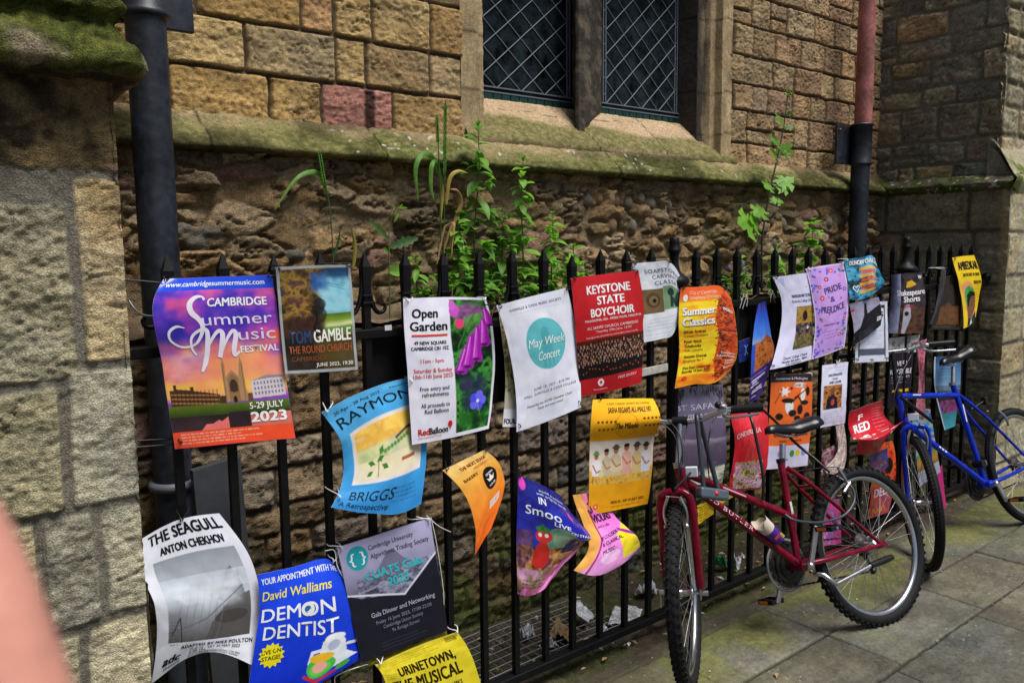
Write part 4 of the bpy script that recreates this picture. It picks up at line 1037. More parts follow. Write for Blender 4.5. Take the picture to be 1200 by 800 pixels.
for i, y in enumerate((183.5, 187, 190.5, 194)): cv.small(10, y, 112, 1, 3, '#f6b8a0', i, .9, 1.5)
k = Ink(150, 200)
k.t('www.cambridgesummermusic.com', 8, 11, 6, '#eef0ff', 138, bold=.012)
k.t('CAMBRIDGE', 66, 36, 9.5, '#f0ecff', 138, bold=.03); k.t('ummer', 58, 58, 13.5, '#dcd6fa', 142, bold=-.012); k.t('usic', 99, 77, 14, '#e0d6f8', 144, bold=-.012); k.t('FESTIVAL', 99, 92, 7.6, '#f4ecff', 146, bold=.03)
k.stroke([(62, 28), (58, 24), (50, 25), (44, 32), (46, 42), (54, 50), (58, 58), (54, 70), (44, 80), (28, 82), (16, 74), (16, 64), (26, 58), (36, 60)], [3, 2, 5, 7, 7, 6, 6, 4, 2.5, 2.5, 3, 3.5, 3, 1], '#e4dcff')
k.stroke([(44, 92), (40, 84), (42, 72), (52, 64), (62, 64), (60, 80), (54, 100), (48, 112)], [2, 3, 3, 3.5, 5, 6, 6, 3], '#e4dcff')
k.stroke([(52, 100), (62, 80), (74, 66), (80, 68), (76, 84), (72, 96)], [3, 3, 4, 6, 6, 5], '#e4dcff'); k.stroke([(72, 96), (82, 78), (92, 66), (96, 70), (91, 86), (91, 94), (98, 90)], [3, 3, 4, 6, 6, 5, 2], '#e4dcff')
k.t('5-29 JULY', 100, 160, 7.4, '#eee8ff', 142, bold=.012); k.t('2023', 100, 176, 11.5, '#f8f6ff', 143, bold=.05)
poster('large purple sunset chapel festival poster with a blue band along its top', [[(191, 327, .03), (255, 324, .02), (319, 322, .02)], [(182, 346, .055), (252, 343, .03), (322, 341, .02)], [(191, 430, .045), (261, 426, .025), (332, 421, .02)], [(205, 526, .03), (275, 519, .03), (346, 513, .035)]], cv, k, [0, .1, .52, 1], ties=((.02, .02), (.96, .02), (.04, .97)), crump=.004, gloss=True)

# ---- 2 dark tree concert poster in a clear sleeve
cv = Cv(92, 125, '#3a2c14', 1.6)
cv.grad(4, 4, 88, 60, [(0, '#183c68'), (.5, '#4490b4'), (1, '#78b4ac')], 4, .15); cv.noise(-30, -20, 66, 86, ['#201c14', '#3c2c1c', '#5a4422', '#8a7434', '#4a3028', '#2c3440'], 7, 21, 1, None, 14); cv.noise(46, 12, 100, 62, ['#6ab8e0', '#a8e2f0', '#8ed4e6', '#5aa6d4'], 4, 29, .9, None, 10); cv.line([(58, 20), (80, 26)], .8, '#2a5a80', .6); cv.line([(62, 24), (82, 30)], .8, '#2a5a80', .6); cv.noise(38, 6, 66, 34, ['#204a90', '#3a78c0', '#6a4a58'], 5, 9, .8, None, 8)
cv.grad(40, 58, 92, 84, [(0, '#52701c'), (.3, '#7a9a34'), (.5, '#d8dc9c'), (.62, '#6a9440'), (1, '#5a6a2c')], 4, .08)
for (x, y, r) in ((40, 48, 16), (46, 58, 12), (34, 66, 16), (50, 46, 8), (40, 76, 12), (28, 60, 14)): cv.ell(x, y, r, r * .9, '#1a1614', .75)
cv.noise(4, 8, 46, 64, ['#2a2016', '#5a3a1c', '#b08a3c', '#7a4a2c', '#4a3440'], 9, 33, .8, None, 12); cv.noise(-20, 56, 60, 100, ['#1c1612', '#3a1c18', '#4a3020'], 8, 34, .9, None, 10)
cv.rect(4, 84, 88, 121, '#4a3c18'); cv.grad(4, 84, 50, 121, [(0, '#181410'), (.7, '#2c2414'), (1, '#4a3c18')], 5, .5, True)
cv.noise(-20, 80, 46, 140, ['#14100c', '#2a1c14'], 6, 3, .9, None, 10)
for (x0, y0, x1, y1) in ((0, 0, 92, 3.2), (0, 121.5, 92, 125), (0, 0, 3.4, 125), (88.6, 0, 92, 125)): cv.rect(x0, y0, x1, y1, '#aab0b4', .8)
k = Ink(92, 125)
k.t('TOM', 10, 90, 14, '#2c4470', 36, bold=.02); k.t('GAMBLE', 40, 90, 14, '#eceadc', 86, bold=.02); k.t('THE ROUND CHURCH', 8, 102, 8.5, '#a0522e', 86, bold=.012); k.t('CAMBRIDGE', 10, 111, 5, '#7a4426', 54, bold=.01); k.t('JUNE 2023, 19:30', 40, 118, 4, '#e6e4dc', 86, bold=.01)
k.stroke([(46, 84), (42, 74), (46, 62), (44, 52)], [1.6, 1.2, 1, .4], '#100c0a'); k.rect(68, 98.5, 69, 99, '#a09880')
poster('small dark poster of a tree and blue sky in a clear sleeve', [[(323, 313, .035), (367, 311, .035), (410, 310, .035)], [(328, 376, .03), (372, 373, .03), (415, 369, .03)], [(334, 438, .035), (377, 436, .035), (419, 433, .035)]], cv, k, ties=((.02, .03), (.97, .03)), gloss=True, crump=.003)

# ---- 3 open garden poster with foxgloves
cv = Cv(106, 160, '#e2e0f2', 1.6)
x0 = 55
cv.noise(x0, 3, 103, 156, ['#06180a', '#0e3014', '#1e6426', '#4a9a3c', '#102818'], 9, 41, 1)
cv.noise(x0, 3, 103, 44, ['#3c7a30', '#60a848', '#a040a0', '#2a5a2a'], 6, 43, .8, None, 14); cv.ell(66, 32, 5, 6, '#f03c78'); cv.ell(60, 16, 6, 8, '#c850c0'); cv.ell(58, 10, 4, 6, '#d060c8'); cv.noise(x0, 88, 103, 138, ['#101c30', '#2a2450', '#20403c', '#3a2a5a'], 5, 47, .85, None, 16)
for (x, y, l, a) in ((100, 14, 24, -4), (95, 28, 32, 2), (71, 60, 30, 16), (79, 46, 38, 12), (87, 36, 40, 6)):
    ca, sa = math.cos(rad(a)), math.sin(rad(a)); q = lambda t, w_: (x - t * l * sa + 1.45 * w_ * ca, y + t * l * ca + 1.45 * w_ * sa)
    cv.poly([q(0, -1.5), q(.25, -3), q(.75, -4.0), q(1, -5.6), q(1.1, -2), q(1.04, 0), q(1.1, 2), q(1, 5.6), q(.75, 4.0), q(.25, 3), q(0, 1.5)], '#9a1fa2'); cv.poly([q(.02, -1.2), q(.3, -2.2), q(.8, -3), q(.98, -4), q(.95, .5), q(.3, .6)], '#c63cc8', .9); cv.line([q(.1, -.5), q(.6, -1.6), q(.92, -2.4)], 1.0, '#e888e6'); cv.ell(q(1.0, 0)[0], q(1.0, 0)[1], 4, 1.6, '#54105c'); cv.ell(q(-.04, 0)[0], q(-.04, 0)[1], 2.4, 2, '#4a7a34')
cv.line([(98, 6), (88, 18), (74, 38), (62, 60)], 1.6, '#406a30')
for (a) in range(0, 360, 72): cv.ell(84 + 6.5 * math.cos(rad(a)), 124 + 6.5 * math.sin(rad(a)), 5.2, 5.2, '#4a50e8' if a % 144 else '#6a68f0')
cv.ell(84, 124, 2, 2, '#e0d8f8'); cv.line([(84, 127), (90, 146)], 1.2, '#7a9a50'); cv.noise(x0, 130, 103, 156, ['#0c2a10', '#1c5a20', '#2c7a2c'], 5, 49, .8, None, 10)
k = Ink(106, 160)
k.t('Open', 10, 23, 10, '#141018', 40, bold=.035); k.t('Garden', 7, 38, 10, '#141018', 51, bold=.035); k.rect(8, 42.5, 51, 44.8, '#d8402c')
k.t('49 NEW SQUARE', 10, 54, 3.8, '#202030', 49, bold=.03); k.t('CAMBRIDGE CB1 1EZ', 6, 60.5, 3.8, '#202030', 51, bold=.03)
k.t('11am - 5pm', 16, 75, 4.2, '#d04040', 43, bold=.01); k.t('Saturday & Sunday', 7, 86, 4.4, '#d04040', 52, bold=.012); k.t('10th-11th June 2023', 6, 92.5, 4.4, '#d04040', 52, bold=.012)
k.t('Free entry and', 13, 106, 4.4, '#26243a', 47, bold=.008); k.t('refreshments', 15, 112.5, 4.4, '#26243a', 46, bold=.008); k.t('All proceeds to', 13, 124, 4.4, '#26243a', 47, bold=.008); k.t('Red Balloon', 17, 130.5, 4.4, '#26243a', 45, bold=.008)
k.t('Red', 8, 152, 6.4, '#c82020', 21, bold=.04); k.t('Balloon', 21, 152, 6.4, '#181420', 44, bold=.03); k.disc(47, 144, 2.8, 3.6, '#d02424'); k.stroke([(47, 147.5), (47, 150)], .6, '#181420'); k.t('Educational Trust', 8, 155.5, 2, '#c04050', 36)
poster('white open garden poster with purple foxgloves down its right side', [[(472, 350, .03), (524, 348, .028), (569, 349, .02)], [(474, 390, .034), (526, 388, .036), (577, 382, .008)], [(478, 440, .036), (531, 436, .038), (580, 430, .005)], [(483, 521, .034), (533, 512, .03), (573, 502, .02)]], cv, k, [0, .25, .55, 1], ties=((.03, .03), (.95, .03), (.02, .6)), tie_black=False)

# ---- 4 bright blue exhibition poster
cv = Cv(104, 128, '#4aa4dc', 1.5)
cv.grad(0, 0, 104, 128, [(0, '#5ab4e8'), (.5, '#3f9cd8'), (1, '#2a78b4')], 3, .12); cv.rect(12, 40, 92, 94, '#dcd4cc')
cv.noise(16, 44, 88, 66, ['#e8b43c', '#f0c860', '#e0a840', '#f0dca0'], 5, 51, 1, 2.5); cv.grad(16, 62, 88, 90, [(0, '#d8d09c'), (1, '#e0d4b8')], 6, .5); cv.noise(16, 60, 88, 72, ['#6a9a50', '#c8c890', '#90b0a0'], 9, 53, .5)
for (x, y, a, l) in ((36, 76, 200, 9), (38, 74, -20, 9), (44, 78, 30, 9), (34, 82, 150, 8), (42, 70, -60, 8)): 
    dx, dy = math.cos(rad(a)) * l, math.sin(rad(a)) * l; cv.poly([(x, y), (x + dx * .5 - dy * .3, y + dy * .5 + dx * .3), (x + dx, y + dy), (x + dx * .5 + dy * .3, y + dy * .5 - dx * .3)], '#3c7a30')
cv.line([(40, 72), (40, 88)], 1, '#507a38'); cv.line([(62, 62), (78, 58), (88, 58)], 2, '#304a50'); cv.rect(66, 78, 82, 81, '#a06038')
for i in range(8): cv.ell(48 + i * 4, 68 - i * .8, 2, 1.6, '#5a8a48')
cv.small(66, 104, 96, 4, 4, '#1c4a74', 3, .8, 1.2)
k = Ink(104, 128)
k.t('20 Apr - 28 Aug 2023', 8, 12, 4.2, '#1c3a5a', 62, it=.1); k.t('RAYMOND', 6, 30, 13, '#16202c', 110, bold=.004); k.t('BRIGGS', 14, 114, 11, '#16202c', 66, bold=.004); k.t('A Retrospective', 6, 124, 6, '#16283c', 64, bold=.006); k.t('Fitzwilliam', 74, 10, 2.6, '#163048', 96)
poster('bright blue exhibition poster with a yellow garden painting in its middle', [[(377, 483, .08), (425, 459, .05), (476, 443, .004), (488, 441, .0)], [(402, 530, .055), (446, 505, .04), (490, 487, .002), (501, 482, .0)], [(403, 548, .05), (450, 532, .05), (494, 512, .004), (501, 508, .002)], [(388, 594, .09), (434, 601, .085), (480, 597, .06), (493, 590, .05)]], cv, k, [0, .42, .55, 1], [0, .45, .9, 1.0], ties=((.02, .02), (.03, .9)), tie_black=False, crump=.005)

# ---- 5 orange curled bakery-like poster
cv = Cv(60, 100, '#f08a2c', 1.6)
cv.grad(0, 0, 60, 100, [(0, '#f0c878'), (.2, '#f4b04c'), (.6, '#f08428'), (1, '#e85a1c')], 5, .12); cv.ell(40, 36, 11, 13, '#181010'); cv.poly([(33, 34), (36, 40), (44, 40), (47, 34), (43, 37), (40, 32), (37, 37)], '#e8e0d8'); cv.rect(34, 60, 50, 68, '#f0d8c8'); cv.small(35, 61.5, 49, 3, 2, '#4050a0', 2, .9, .9)
cv.small(18, 76, 48, 2, 3, '#a04010', 4, .8, 1)
k = Ink(60, 100); k.t('THE NEXT STAGE', 14, 11, 4.2, '#8a2818', 52, bold=.02); k.t('PRESENTS', 28, 17, 3, '#d86030', 52); k.t('BAKERY', 8, 24, 3.4, '#602818', 28, bold=.02); k.t('CROWN', 34, 32, 2.6, '#f0e8e0', 46, bold=.02); k.t('HOUSE', 35, 45, 2.4, '#f0e8e0', 45, bold=.02)
poster('curled orange poster with a black round emblem, twisting to a point at its foot', [[(519, 551, .06), (545, 538, .035), (568, 527, .02)], [(545, 580, .05), (568, 563, .03), (586, 545, .01)], [(556, 612, .05), (572, 596, .035), (591, 570, .01)], [(557, 650, .05), (566, 634, .045), (576, 618, .04)]], cv, k, [0, .35, .65, 1], ties=((.02, .02), (.95, .03)))

# ---- 6 dark blue story poster, creased
cv = Cv(90, 130, '#1c1e78', 1.6)
cv.grad(0, 0, 90, 80, [(0, '#14145a'), (.5, '#1f26a0'), (1, '#2c34b4')], 3, .2); cv.ell(52, 66, 18, 17, '#6a9a88'); cv.ell(54, 64, 12, 12, '#9ab890', .7); cv.noise(0, 76, 90, 104, ['#2a2030', '#a06030', '#d8a060', '#7a3a50', '#40345a'], 7, 61, 1); cv.noise(0, 100, 90, 130, ['#d868b8', '#e890c8', '#c05098', '#9a8a40', '#e8a8d0'], 5, 63, 1)
cv.ell(6, 8, 5, 8, '#d040b0'); cv.noise(0, 60, 20, 90, ['#1c1c50', '#5a3040', '#8a5a40'], 7, 65, .7)
cv.poly([(20, 92), (24, 74), (28, 70), (36, 70), (40, 78), (42, 92), (36, 97), (26, 97)], '#cc2a24'); cv.ell(32, 63, 9, 7, '#d0302a'); cv.ell(31, 56, 8, 3, '#3a8a3c'); cv.rect(29, 51, 32, 57, '#2c7a34'); cv.ell(28, 62, 2, 2, '#f0f0e8'); cv.ell(35, 62, 2, 2, '#f0f0e8')
cv.poly([(54, 84), (58, 66), (66, 60), (76, 64), (78, 78), (72, 86)], '#18204c'); cv.small(10, 112, 60, 3, 4, '#301830', 3, .9, 1.4)
k = Ink(90, 130); k.t('IN', 26, 28, 8, '#dfe4ff', 34, bold=.02); k.t('Smoo', 10, 42, 10, '#dfe4ff', 50, bold=.012); k.t('LIVE', 42, 48, 5, '#f0f0ff', 60, bold=.03); k.t('ON STAGE', 60, 54, 5, '#e8e8ff', 88, bold=.02); k.t('world premiere', 28, 12, 3, '#c8d0ff', 64); k.t('with original songs', 24, 17, 3, '#c8d0ff', 66); k.disc(66, 26, 4, 5, '#d048c0')
poster('creased dark blue children\'s story poster with a red figure', [[(607, 556, .03), (628, 566, .04), (650, 578, .03), (660, 590, .02)], [(606, 600, .04), (636, 606, .08), (668, 618, .09), (692, 628, .05)], [(605, 640, .04), (634, 648, .07), (664, 644, .07), (690, 632, .05)], [(607, 696, .03), (620, 699, .04), (636, 690, .05), (660, 660, .04)]], cv, k, [0, .33, .62, 1], ties=((.02, .02), (.02, .98)), crump=.012, gloss=True)

# ---- 7 pink violin poster rolled at its foot
cv = Cv(70, 100, '#d86cc8', 1.6)
cv.grad(0, 0, 70, 100, [(0, '#f09080'), (.2, '#d868c0'), (.7, '#e88ad8'), (1, '#e0a0d8')], 4, .2); cv.poly([(0, 0), (16, 0), (22, 40), (14, 90), (6, 100), (0, 100)], '#e8a850'); cv.line([(18, 20), (22, 60), (14, 100)], 2.5, '#a02848'); cv.poly([(48, 58), (70, 44), (70, 90), (52, 92)], '#e8d428'); cv.poly([(56, 48), (70, 56), (70, 62), (54, 52)], '#a028a0'); cv.ell(36, 82, 12, 8, '#f4c8ec', .7)
k = Ink(70, 100); k.t('TWO', 22, 20, 9, '#241420', 48, bold=.04); k.t('VIOLINS', 20, 36, 10, '#241420', 60, bold=.03); k.t('and a cello', 24, 44, 4, '#5a2858', 48); k.t('JP COLLISION', 22, 62, 4.4, '#2c1830', 54, rot=-14, bold=.01); k.t('& CLASSICAL', 24, 70, 4.4, '#2c1830', 56, rot=-14, bold=.01); k.t('MUSIC', 26, 79, 4.4, '#2c1830', 42, rot=-14, bold=.01)
poster('pink and yellow violin poster rolled up at its foot, partly under the yellow cast poster', [[(671, 580, .02), (690, 578, .02), (712, 580, .01)], [(684, 618, .04), (705, 612, .045), (722, 606, .03)], [(690, 640, .06), (716, 634, .09), (745, 628, .06)], [(672, 668, .05), (708, 672, .10), (749, 641, .06)]], cv, k, [0, .38, .65, 1], ties=((.95, .02),), tie_black=False, crump=.008, gloss=True)
# its rolled under-edge
sf = Surf([[(692, 625, .03), (684, 640, .05)], [(676, 648, .02), (668, 655, .05)], [(664, 672, .03), (672, 676, .06)], [(688, 676, .04), (700, 674, .08)]]).fix()

# ---- 8 pale concert poster with turquoise disc, and the one half hidden behind it
cv = Cv(36, 150, '#b8b0a0', 1.3); cv.noise(0, 0, 36, 110, ['#5a5038', '#a09058', '#d0c8a0', '#707858'], 5, 71); cv.rect(0, 128, 36, 150, '#d8d8e0')
k = Ink(36, 150); k.t('FOUR', 2, 146, 6, '#18181c', 22, bold=.04)
poster('strip of a sepia poster showing behind the left edge of the turquoise disc poster', [[(583, 360, .0), (600, 358, .0)], [(592, 430, .0), (609, 428, .0)], [(589, 500, .006), (612, 500, .004)]], cv, k)
cv = Cv(98, 150, '#dcdcf0', 1.6)
cv.rect(0, 0, 98, 150, '#dedff2'); cv.small(14, 16, 82, 1, 3, '#8a90a8', 2, .5, .7); cv.ell(52, 58, 28, 30, '#5cb4ba'); cv.rect(44, 60, 60, 85, '#4fa4ac'); cv.rect(46.5, 44, 57.5, 60, '#4fa4ac'); cv.rect(44.5, 56, 59.5, 58, '#46969e'); cv.ell(52, 43, 5, 4.5, '#4fa4ac'); cv.line([(52, 32), (52, 42)], 1, '#4fa4ac'); cv.rect(48, 70, 50, 85, '#5cb4ba'); cv.rect(54, 70, 56, 85, '#5cb4ba')
k = Ink(98, 150)
k.t('GONVILLE & CAIUS MUSIC SOCIETY', 14, 12, 3, '#585c70', 86, sp=1.25, bold=.01); k.t('May Week', 26, 60, 9.5, '#eef4f8', 78, it=.28, bold=-.004); k.t('Concert', 36, 76, 9.5, '#eef4f8', 68, it=.28, bold=-.004)
k.t('JUNE 18, 2023 - 8:30 PM', 26, 108, 3, '#50546a', 80, sp=1.2); k.t('HALL, GONVILLE & CAIUS COLLEGE', 12, 114, 3, '#50546a', 90, sp=1.2); k.t('Featuring the GCMS Chamber Choir', 16, 126, 2.8, '#404458', 84); k.t('Music and many more!', 32, 131.5, 2.8, '#404458', 70)
poster('pale concert poster with a large turquoise disc in its middle', [[(582, 358, .06), (623, 347, .03), (664, 337, .015)], [(593, 395, .04), (634, 385, .03), (673, 376, .008)], [(603, 450, .025), (643, 437, .03), (679, 427, .01)], [(605, 506, .03), (643, 493, .02), (681, 477, .03)]], cv, k, [0, .27, .62, 1], ties=((.02, .03), (.97, .02), (.03, .97), (.97, .97)))

# ---- 9 red choir poster
cv = Cv(82, 140, '#b81c24', 1.7)
cv.grad(0, 0, 82, 140, [(0, '#c4222a'), (1, '#a8181e')], 4, .1); cv.rect(0, 76, 82, 122, '#120c0c'); cv.grad(0, 76, 82, 86, [(0, '#4a1c10'), (1, '#140c0c')], 5, .3)
r_ = random.Random(4)
for j in range(7):
    for i in range(22):
        x, y = 2 + i * 3.7 + (j % 2) * 1.8 + r_.uniform(-.7, .7), 82 + j * 3.7 + r_.uniform(-1.4, 1.4)
        cv.ell(x, y, .8, 1.2, r_.choice(['#c87850', '#a85c3c', '#d89060', '#7a4030']), r_.uniform(.5, 1)); cv.rect(x - .5, y + 1.4, x + .5, y + 2.8, '#d8d0d0', r_.uniform(.1, .8))
for i in range(18): cv.ell(6 + i * 4.2 + r_.uniform(-1, 1), 113 + r_.uniform(-3, 3), .8, .8, '#c05030', .8)
cv.ell(28, 128, 4, 4, '#e8d8e0'); cv.ell(28, 128, 2, 2, '#b83a50')
k = Ink(82, 140)
k.t('KEYSTONE', 17, 21, 9.4, '#f4ecec', 68, bold=.03); k.t('STATE', 29, 34, 9.4, '#f4ecec', 60, bold=.03); k.t('BOYCHOIR', 20, 48, 9.4, '#f4ecec', 70, bold=.03)
k.t('PHILADELPHIA, USA - PETER VOLPE, DIRECTOR', 12, 53.5, 2.6, '#f0d8d8', 78, bold=.02); k.t("ALL SAINTS' CHURCH, CAMBRIDGE", 14, 63, 3.4, '#f0d0d0', 74, bold=.01); k.t('Thursday 29th June, 13:00', 24, 68, 3, '#f0d0d0', 66); k.t('A programme of traditional and modern choral works', 12, 74, 2.4, '#f0c0c0', 74)
k.t('FREE ENTRY', 50, 128, 3, '#e8c0c8', 74, it=.15); k.t('Keystone', 18, 136, 2, '#e8b0b8', 36)
poster('tall red choir poster with a photograph of rows of singers', [[(669, 326, .02), (709, 321, .025), (748, 317, .02)], [(674, 380, .02), (714, 374, .04), (755, 368, .008)], [(677, 420, .02), (716, 412, .035), (754, 404, .008)], [(680, 464, .015), (716, 458, .02), (751, 448, .02)]], cv, k, [0, .38, .68, 1], ties=((.03, .02), (.95, .02)))

# ---- 10 soapstone classes
cv = Cv(60, 92, '#dfe2ea', 1.7)
cv.rect(2, 36, 31, 64, '#6a5c3c'); cv.rect(31, 34, 60, 62, '#7a9a74'); cv.ell(16, 51, 12, 13, '#7c6444'); cv.ell(18, 49, 9, 9, '#5c4a30'); cv.ell(18, 50, 5.5, 5.5, '#86704c'); cv.ell(19, 50, 2.5, 2.5, '#241c14')
cv.ell(41, 42, 4.5, 5, '#24403c'); cv.poly([(40, 45), (46, 50), (44, 60), (40, 60)], '#24403c'); cv.poly([(50, 40), (54, 36), (55, 50), (54, 58), (48, 60), (44, 54)], '#2a4844'); cv.ell(50, 56, 4.5, 4.5, '#1c3430'); cv.small(6, 70, 56, 4, 3.6, '#7c8098', 3, .6, .8, True); cv.small(4, 86, 58, 2, 3, '#7c8098', 5, .6, .8)
k = Ink(60, 92); k.t('SOAPSTONE', 12, 15, 5, '#5c6478', 56, sp=1.1); k.t('CARVING', 20, 23, 5, '#5c6478', 52, sp=1.1); k.t('CLASSES', 22, 31, 5, '#5c6478', 54, sp=1.1)
poster('white carving class poster with two stone sculptures, behind the red choir poster', [[(741, 309, .0), (764, 307, .02), (786, 308, .04), (798, 325, .015)], [(748, 350, .004), (770, 348, .02), (790, 346, .03), (799, 352, .012)], [(755, 401, .008), (774, 397, .02), (789, 391, .02), (797, 372, .012)]], cv, k, None, [0, .38, .75, 1], ties=((.03, .03), (.7, .03)))

# ---- 11 yellow cast poster
cv = Cv(80, 135, '#e8a81c', 1.7)
cv.grad(0, 0, 80, 52, [(0, '#f0b020'), (1, '#dc980e')]); cv.grad(0, 50, 80, 88, [(0, '#c8c0b8'), (.8, '#d8c8b0'), (1, '#d0b070')]); cv.noise(0, 84, 80, 102, ['#a88030', '#c8a050', '#e0b048', '#8a6420'], 12, 81, .9, 20); cv.grad(0, 100, 80, 135, [(0, '#dc9a1c'), (1, '#e8a014')])
for (x, y, hat, sh, sc) in ((9, 66, '#5a8a50', '#d8d4dc', 1), (22, 62, None, '#b8ac90', 1.05), (34, 60, '#5a4a38', '#c0b090', 1.15), (47, 58, None, '#d0a090', 1.15), (60, 60, '#4a3a2c', '#c8b078', 1.1), (71, 61, '#3a2c24', '#c8ccd8', 1)):
    cv.poly([(x - 5 * sc, 90), (x - 5.5 * sc, y + 10), (x - 2 * sc, y + 6), (x + 2 * sc, y + 6), (x + 5.5 * sc, y + 10), (x + 5 * sc, 90)], sh); cv.line([(x - 4.5 * sc, y + 12), (x, y + 20), (x + 4.5 * sc, y + 18)], 2, '#a87458'); cv.ell(x, y + 2, 2.8 * sc, 3.6 * sc, '#9a6448'); cv.ell(x, y - .5, 3 * sc, 2 * sc, '#281a14')
    if hat: cv.ell(x, y - 1, 4.6 * sc, 1.5 * sc, hat); cv.ell(x, y - 2.6, 2.8 * sc, 2 * sc, hat)
cv.ell(15, 88, 3.5, 3.5, '#c8c090'); cv.ell(9, 126, 3.4, 3.4, '#e04838'); cv.ell(9, 126, 1.6, 1.6, '#f0c0a0'); cv.small(15, 125, 28, 2, 3, '#a06a10', 3, .8, .9)
a = np.linspace(0, 6.28, 40); cv.line(np.stack([42 + 13 * np.cos(a), 31 + 15 * np.sin(a)], 1), .7, '#a8740c')
k = Ink(80, 135); k.t('A ROSY-CHEEKED ADVENTURE THEATRE', 18, 7, 2.4, '#7a5408', 72); k.t("SASHA REGAN'S ALL-MALE HIT", 20, 16, 6, '#4a3004', 72, bold=.02)
for i in range(5): k.star(9 + i * 5, 26, 2.1, '#5a3c08'); k.star(62 + i * 5 - i * .6, 24, 2.1, '#5a3c08')
for i in range(4): k.star(11 + i * 5, 35, 2.1, '#5a3c08'); k.star(64 + i * 4.6, 33, 2.1, '#5a3c08')
k.t('The Mikado', 30, 35, 7, '#3c2808', 56, bold=.02); k.t('MON 26 - SAT 01 JULY 2023', 30, 125, 3.4, '#5a3404', 72, bold=.02); k.t('cambridge arts theatre box office', 30, 130, 2, '#7a4c08', 70)
poster('amber yellow theatre poster with a row of six costumed people', [[(695, 468, .02), (730, 467, .02), (765, 467, .02)], [(692, 496, .045), (732, 494, .06), (774, 491, .09)], [(691, 520, .02), (728, 517, .03), (767, 512, .04)], [(690, 560, .025), (727, 558, .03), (764, 552, .03)], [(689, 604, .03), (724, 597, .03), (759, 590, .025)]], cv, k, [0, .2, .39, .68, 1], ties=((.1, .01), (.03, .98)))

# ---- 12 yellow flame concert poster
cv = Cv(74, 118, '#f0b018', 1.7)
cv.noise(0, 0, 74, 118, ['#e87018', '#f4c020', '#f4d428', '#f0a018', '#f4d030'], 6, 91, 1, 1.6); cv.grad(0, 0, 74, 18, [(0, '#e85828'), (.7, '#f07030'), (1, '#f09828')], 5, .15); cv.noise(0, 106, 74, 118, ['#d85818', '#e88818', '#b84010'], 6, 93, .9, 2)
r_ = random.Random(8)
cv.poly([(50, 20), (56, 8), (74, 6), (74, 112), (52, 116), (46, 90), (50, 60), (46, 40)], '#c84818')
for i in range(420):
    y = r_.uniform(12, 114); x = 50 + abs(r_.gauss(0, 11)) if r_.random() < .9 else r_.uniform(44, 52); an = r_.uniform(-.9, .9); l = r_.uniform(2, 5)
    cv.line([(x, y), (x + l * math.cos(an), y + l * math.sin(an))], r_.uniform(.6, 1.3), r_.choice(['#2a1010', '#5a1810', '#e07030', '#3a1410', '#8a2814']))
k = Ink(74, 118); k.t('City of Cambridge', 12, 9, 4, '#f8d8b8', 48); k.t('Symphony Orchestra', 12, 15, 4, '#f8d8b8', 54); k.disc(7, 13, 3, 4.4, '#f8e4d8')
k.t('Summer', 5.6, 34.8, 9, '#5a3818', 46.6, bold=.05); k.t('Classics', 5.6, 47.8, 9, '#5a3818', 45.6, bold=.05); k.t('Summer', 5, 34, 9, '#f6f4f4', 46, bold=.045); k.t('Classics', 5, 47, 9, '#f6f4f4', 45, bold=.045)
for (s_, y, b_, x) in (('Elfrida Andree', 56, .03, 34), ('Concert Overture', 61, 0, 36), ('Pyotr Ilyich', 68, .03, 28), ('Tchaikovsky', 73.5, .03, 28), ('Violin Concerto', 78.5, 0, 30), ('Antonin Dvorak', 86, .03, 36), ('Symphony No 7', 91, 0, 32), ('West Road Concert Hall', 99, .02, 42), ('Saturday 10 June 2023', 103, .02, 42)): k.t(s_, 6, y, 3.2, '#4a2c08', x, bold=b_)
for (s_, y) in (('Conductor', 84), ('Robert Hodge', 88), ('Leader', 94), ('Natalia', 98), ('Bonner', 104)): k.t(s_, 72, y, 2.8, '#f0e0d0', align='r', bold=.01)
k.disc(10, 109, 3.4, 2.2, '#d83820'); k.t('WORLD', 56, 30, 4, '#f4ece4', 70, bold=.03)
poster('yellow and orange flame patterned classics concert poster right of the ball topped post', [[(798, 337, .03), (822, 336, .035), (845, 336, .04), (856, 348, .015)], [(795, 375, .03), (820, 373, .05), (846, 371, .05), (862, 376, .02)], [(796, 412, .03), (820, 410, .045), (846, 408, .045), (864, 412, .02)], [(791, 455, .045), (814, 450, .05), (840, 447, .05), (856, 432, .03)]], cv, k, [0, .33, .66, 1], [0, .36, .74, 1], ties=((.03, .02), (.8, .02)))

# ---- 13 grey poster behind the handlebar
cv = Cv(62, 112, '#6c6680', 1.6)
cv.grad(0, 0, 62, 112, [(0, '#8a84a0'), (.3, '#746c88'), (.66, '#5c5068'), (.68, '#8a8094'), (.74, '#5a5064'), (1, '#4a4058')], 3, .02)
r_ = random.Random(2)
for i in range(70): x = r_.choice([r_.uniform(0, 14), r_.uniform(20, 62)]); y = r_.uniform(0, 10); cv.line([(x, y), (x + r_.uniform(-2, 2), y + r_.uniform(4, 20 if x > 48 or x < 12 else 10))], .9, '#181420')
cv.small(44, 108, 54, 1, 2, '#9a90a0', 1, .7, .8)
k = Ink(62, 112); k.t('BT SAFARI', 2, 34, 8, '#c8c2d4', 60, bold=.006); k.t('VIEWING', 12, 48, 8, '#c8c2d4', 58, bold=.006)
poster('grey purple poster with pale capitals behind the red bicycle\'s handlebar', [[(789, 456, .0), (818, 452, .005), (847, 450, .0)], [(791, 500, .0), (820, 498, .01), (850, 495, .0)], [(795, 548, .004), (822, 547, .01), (851, 543, .0)]], cv, k, crump=.004, gloss=True)

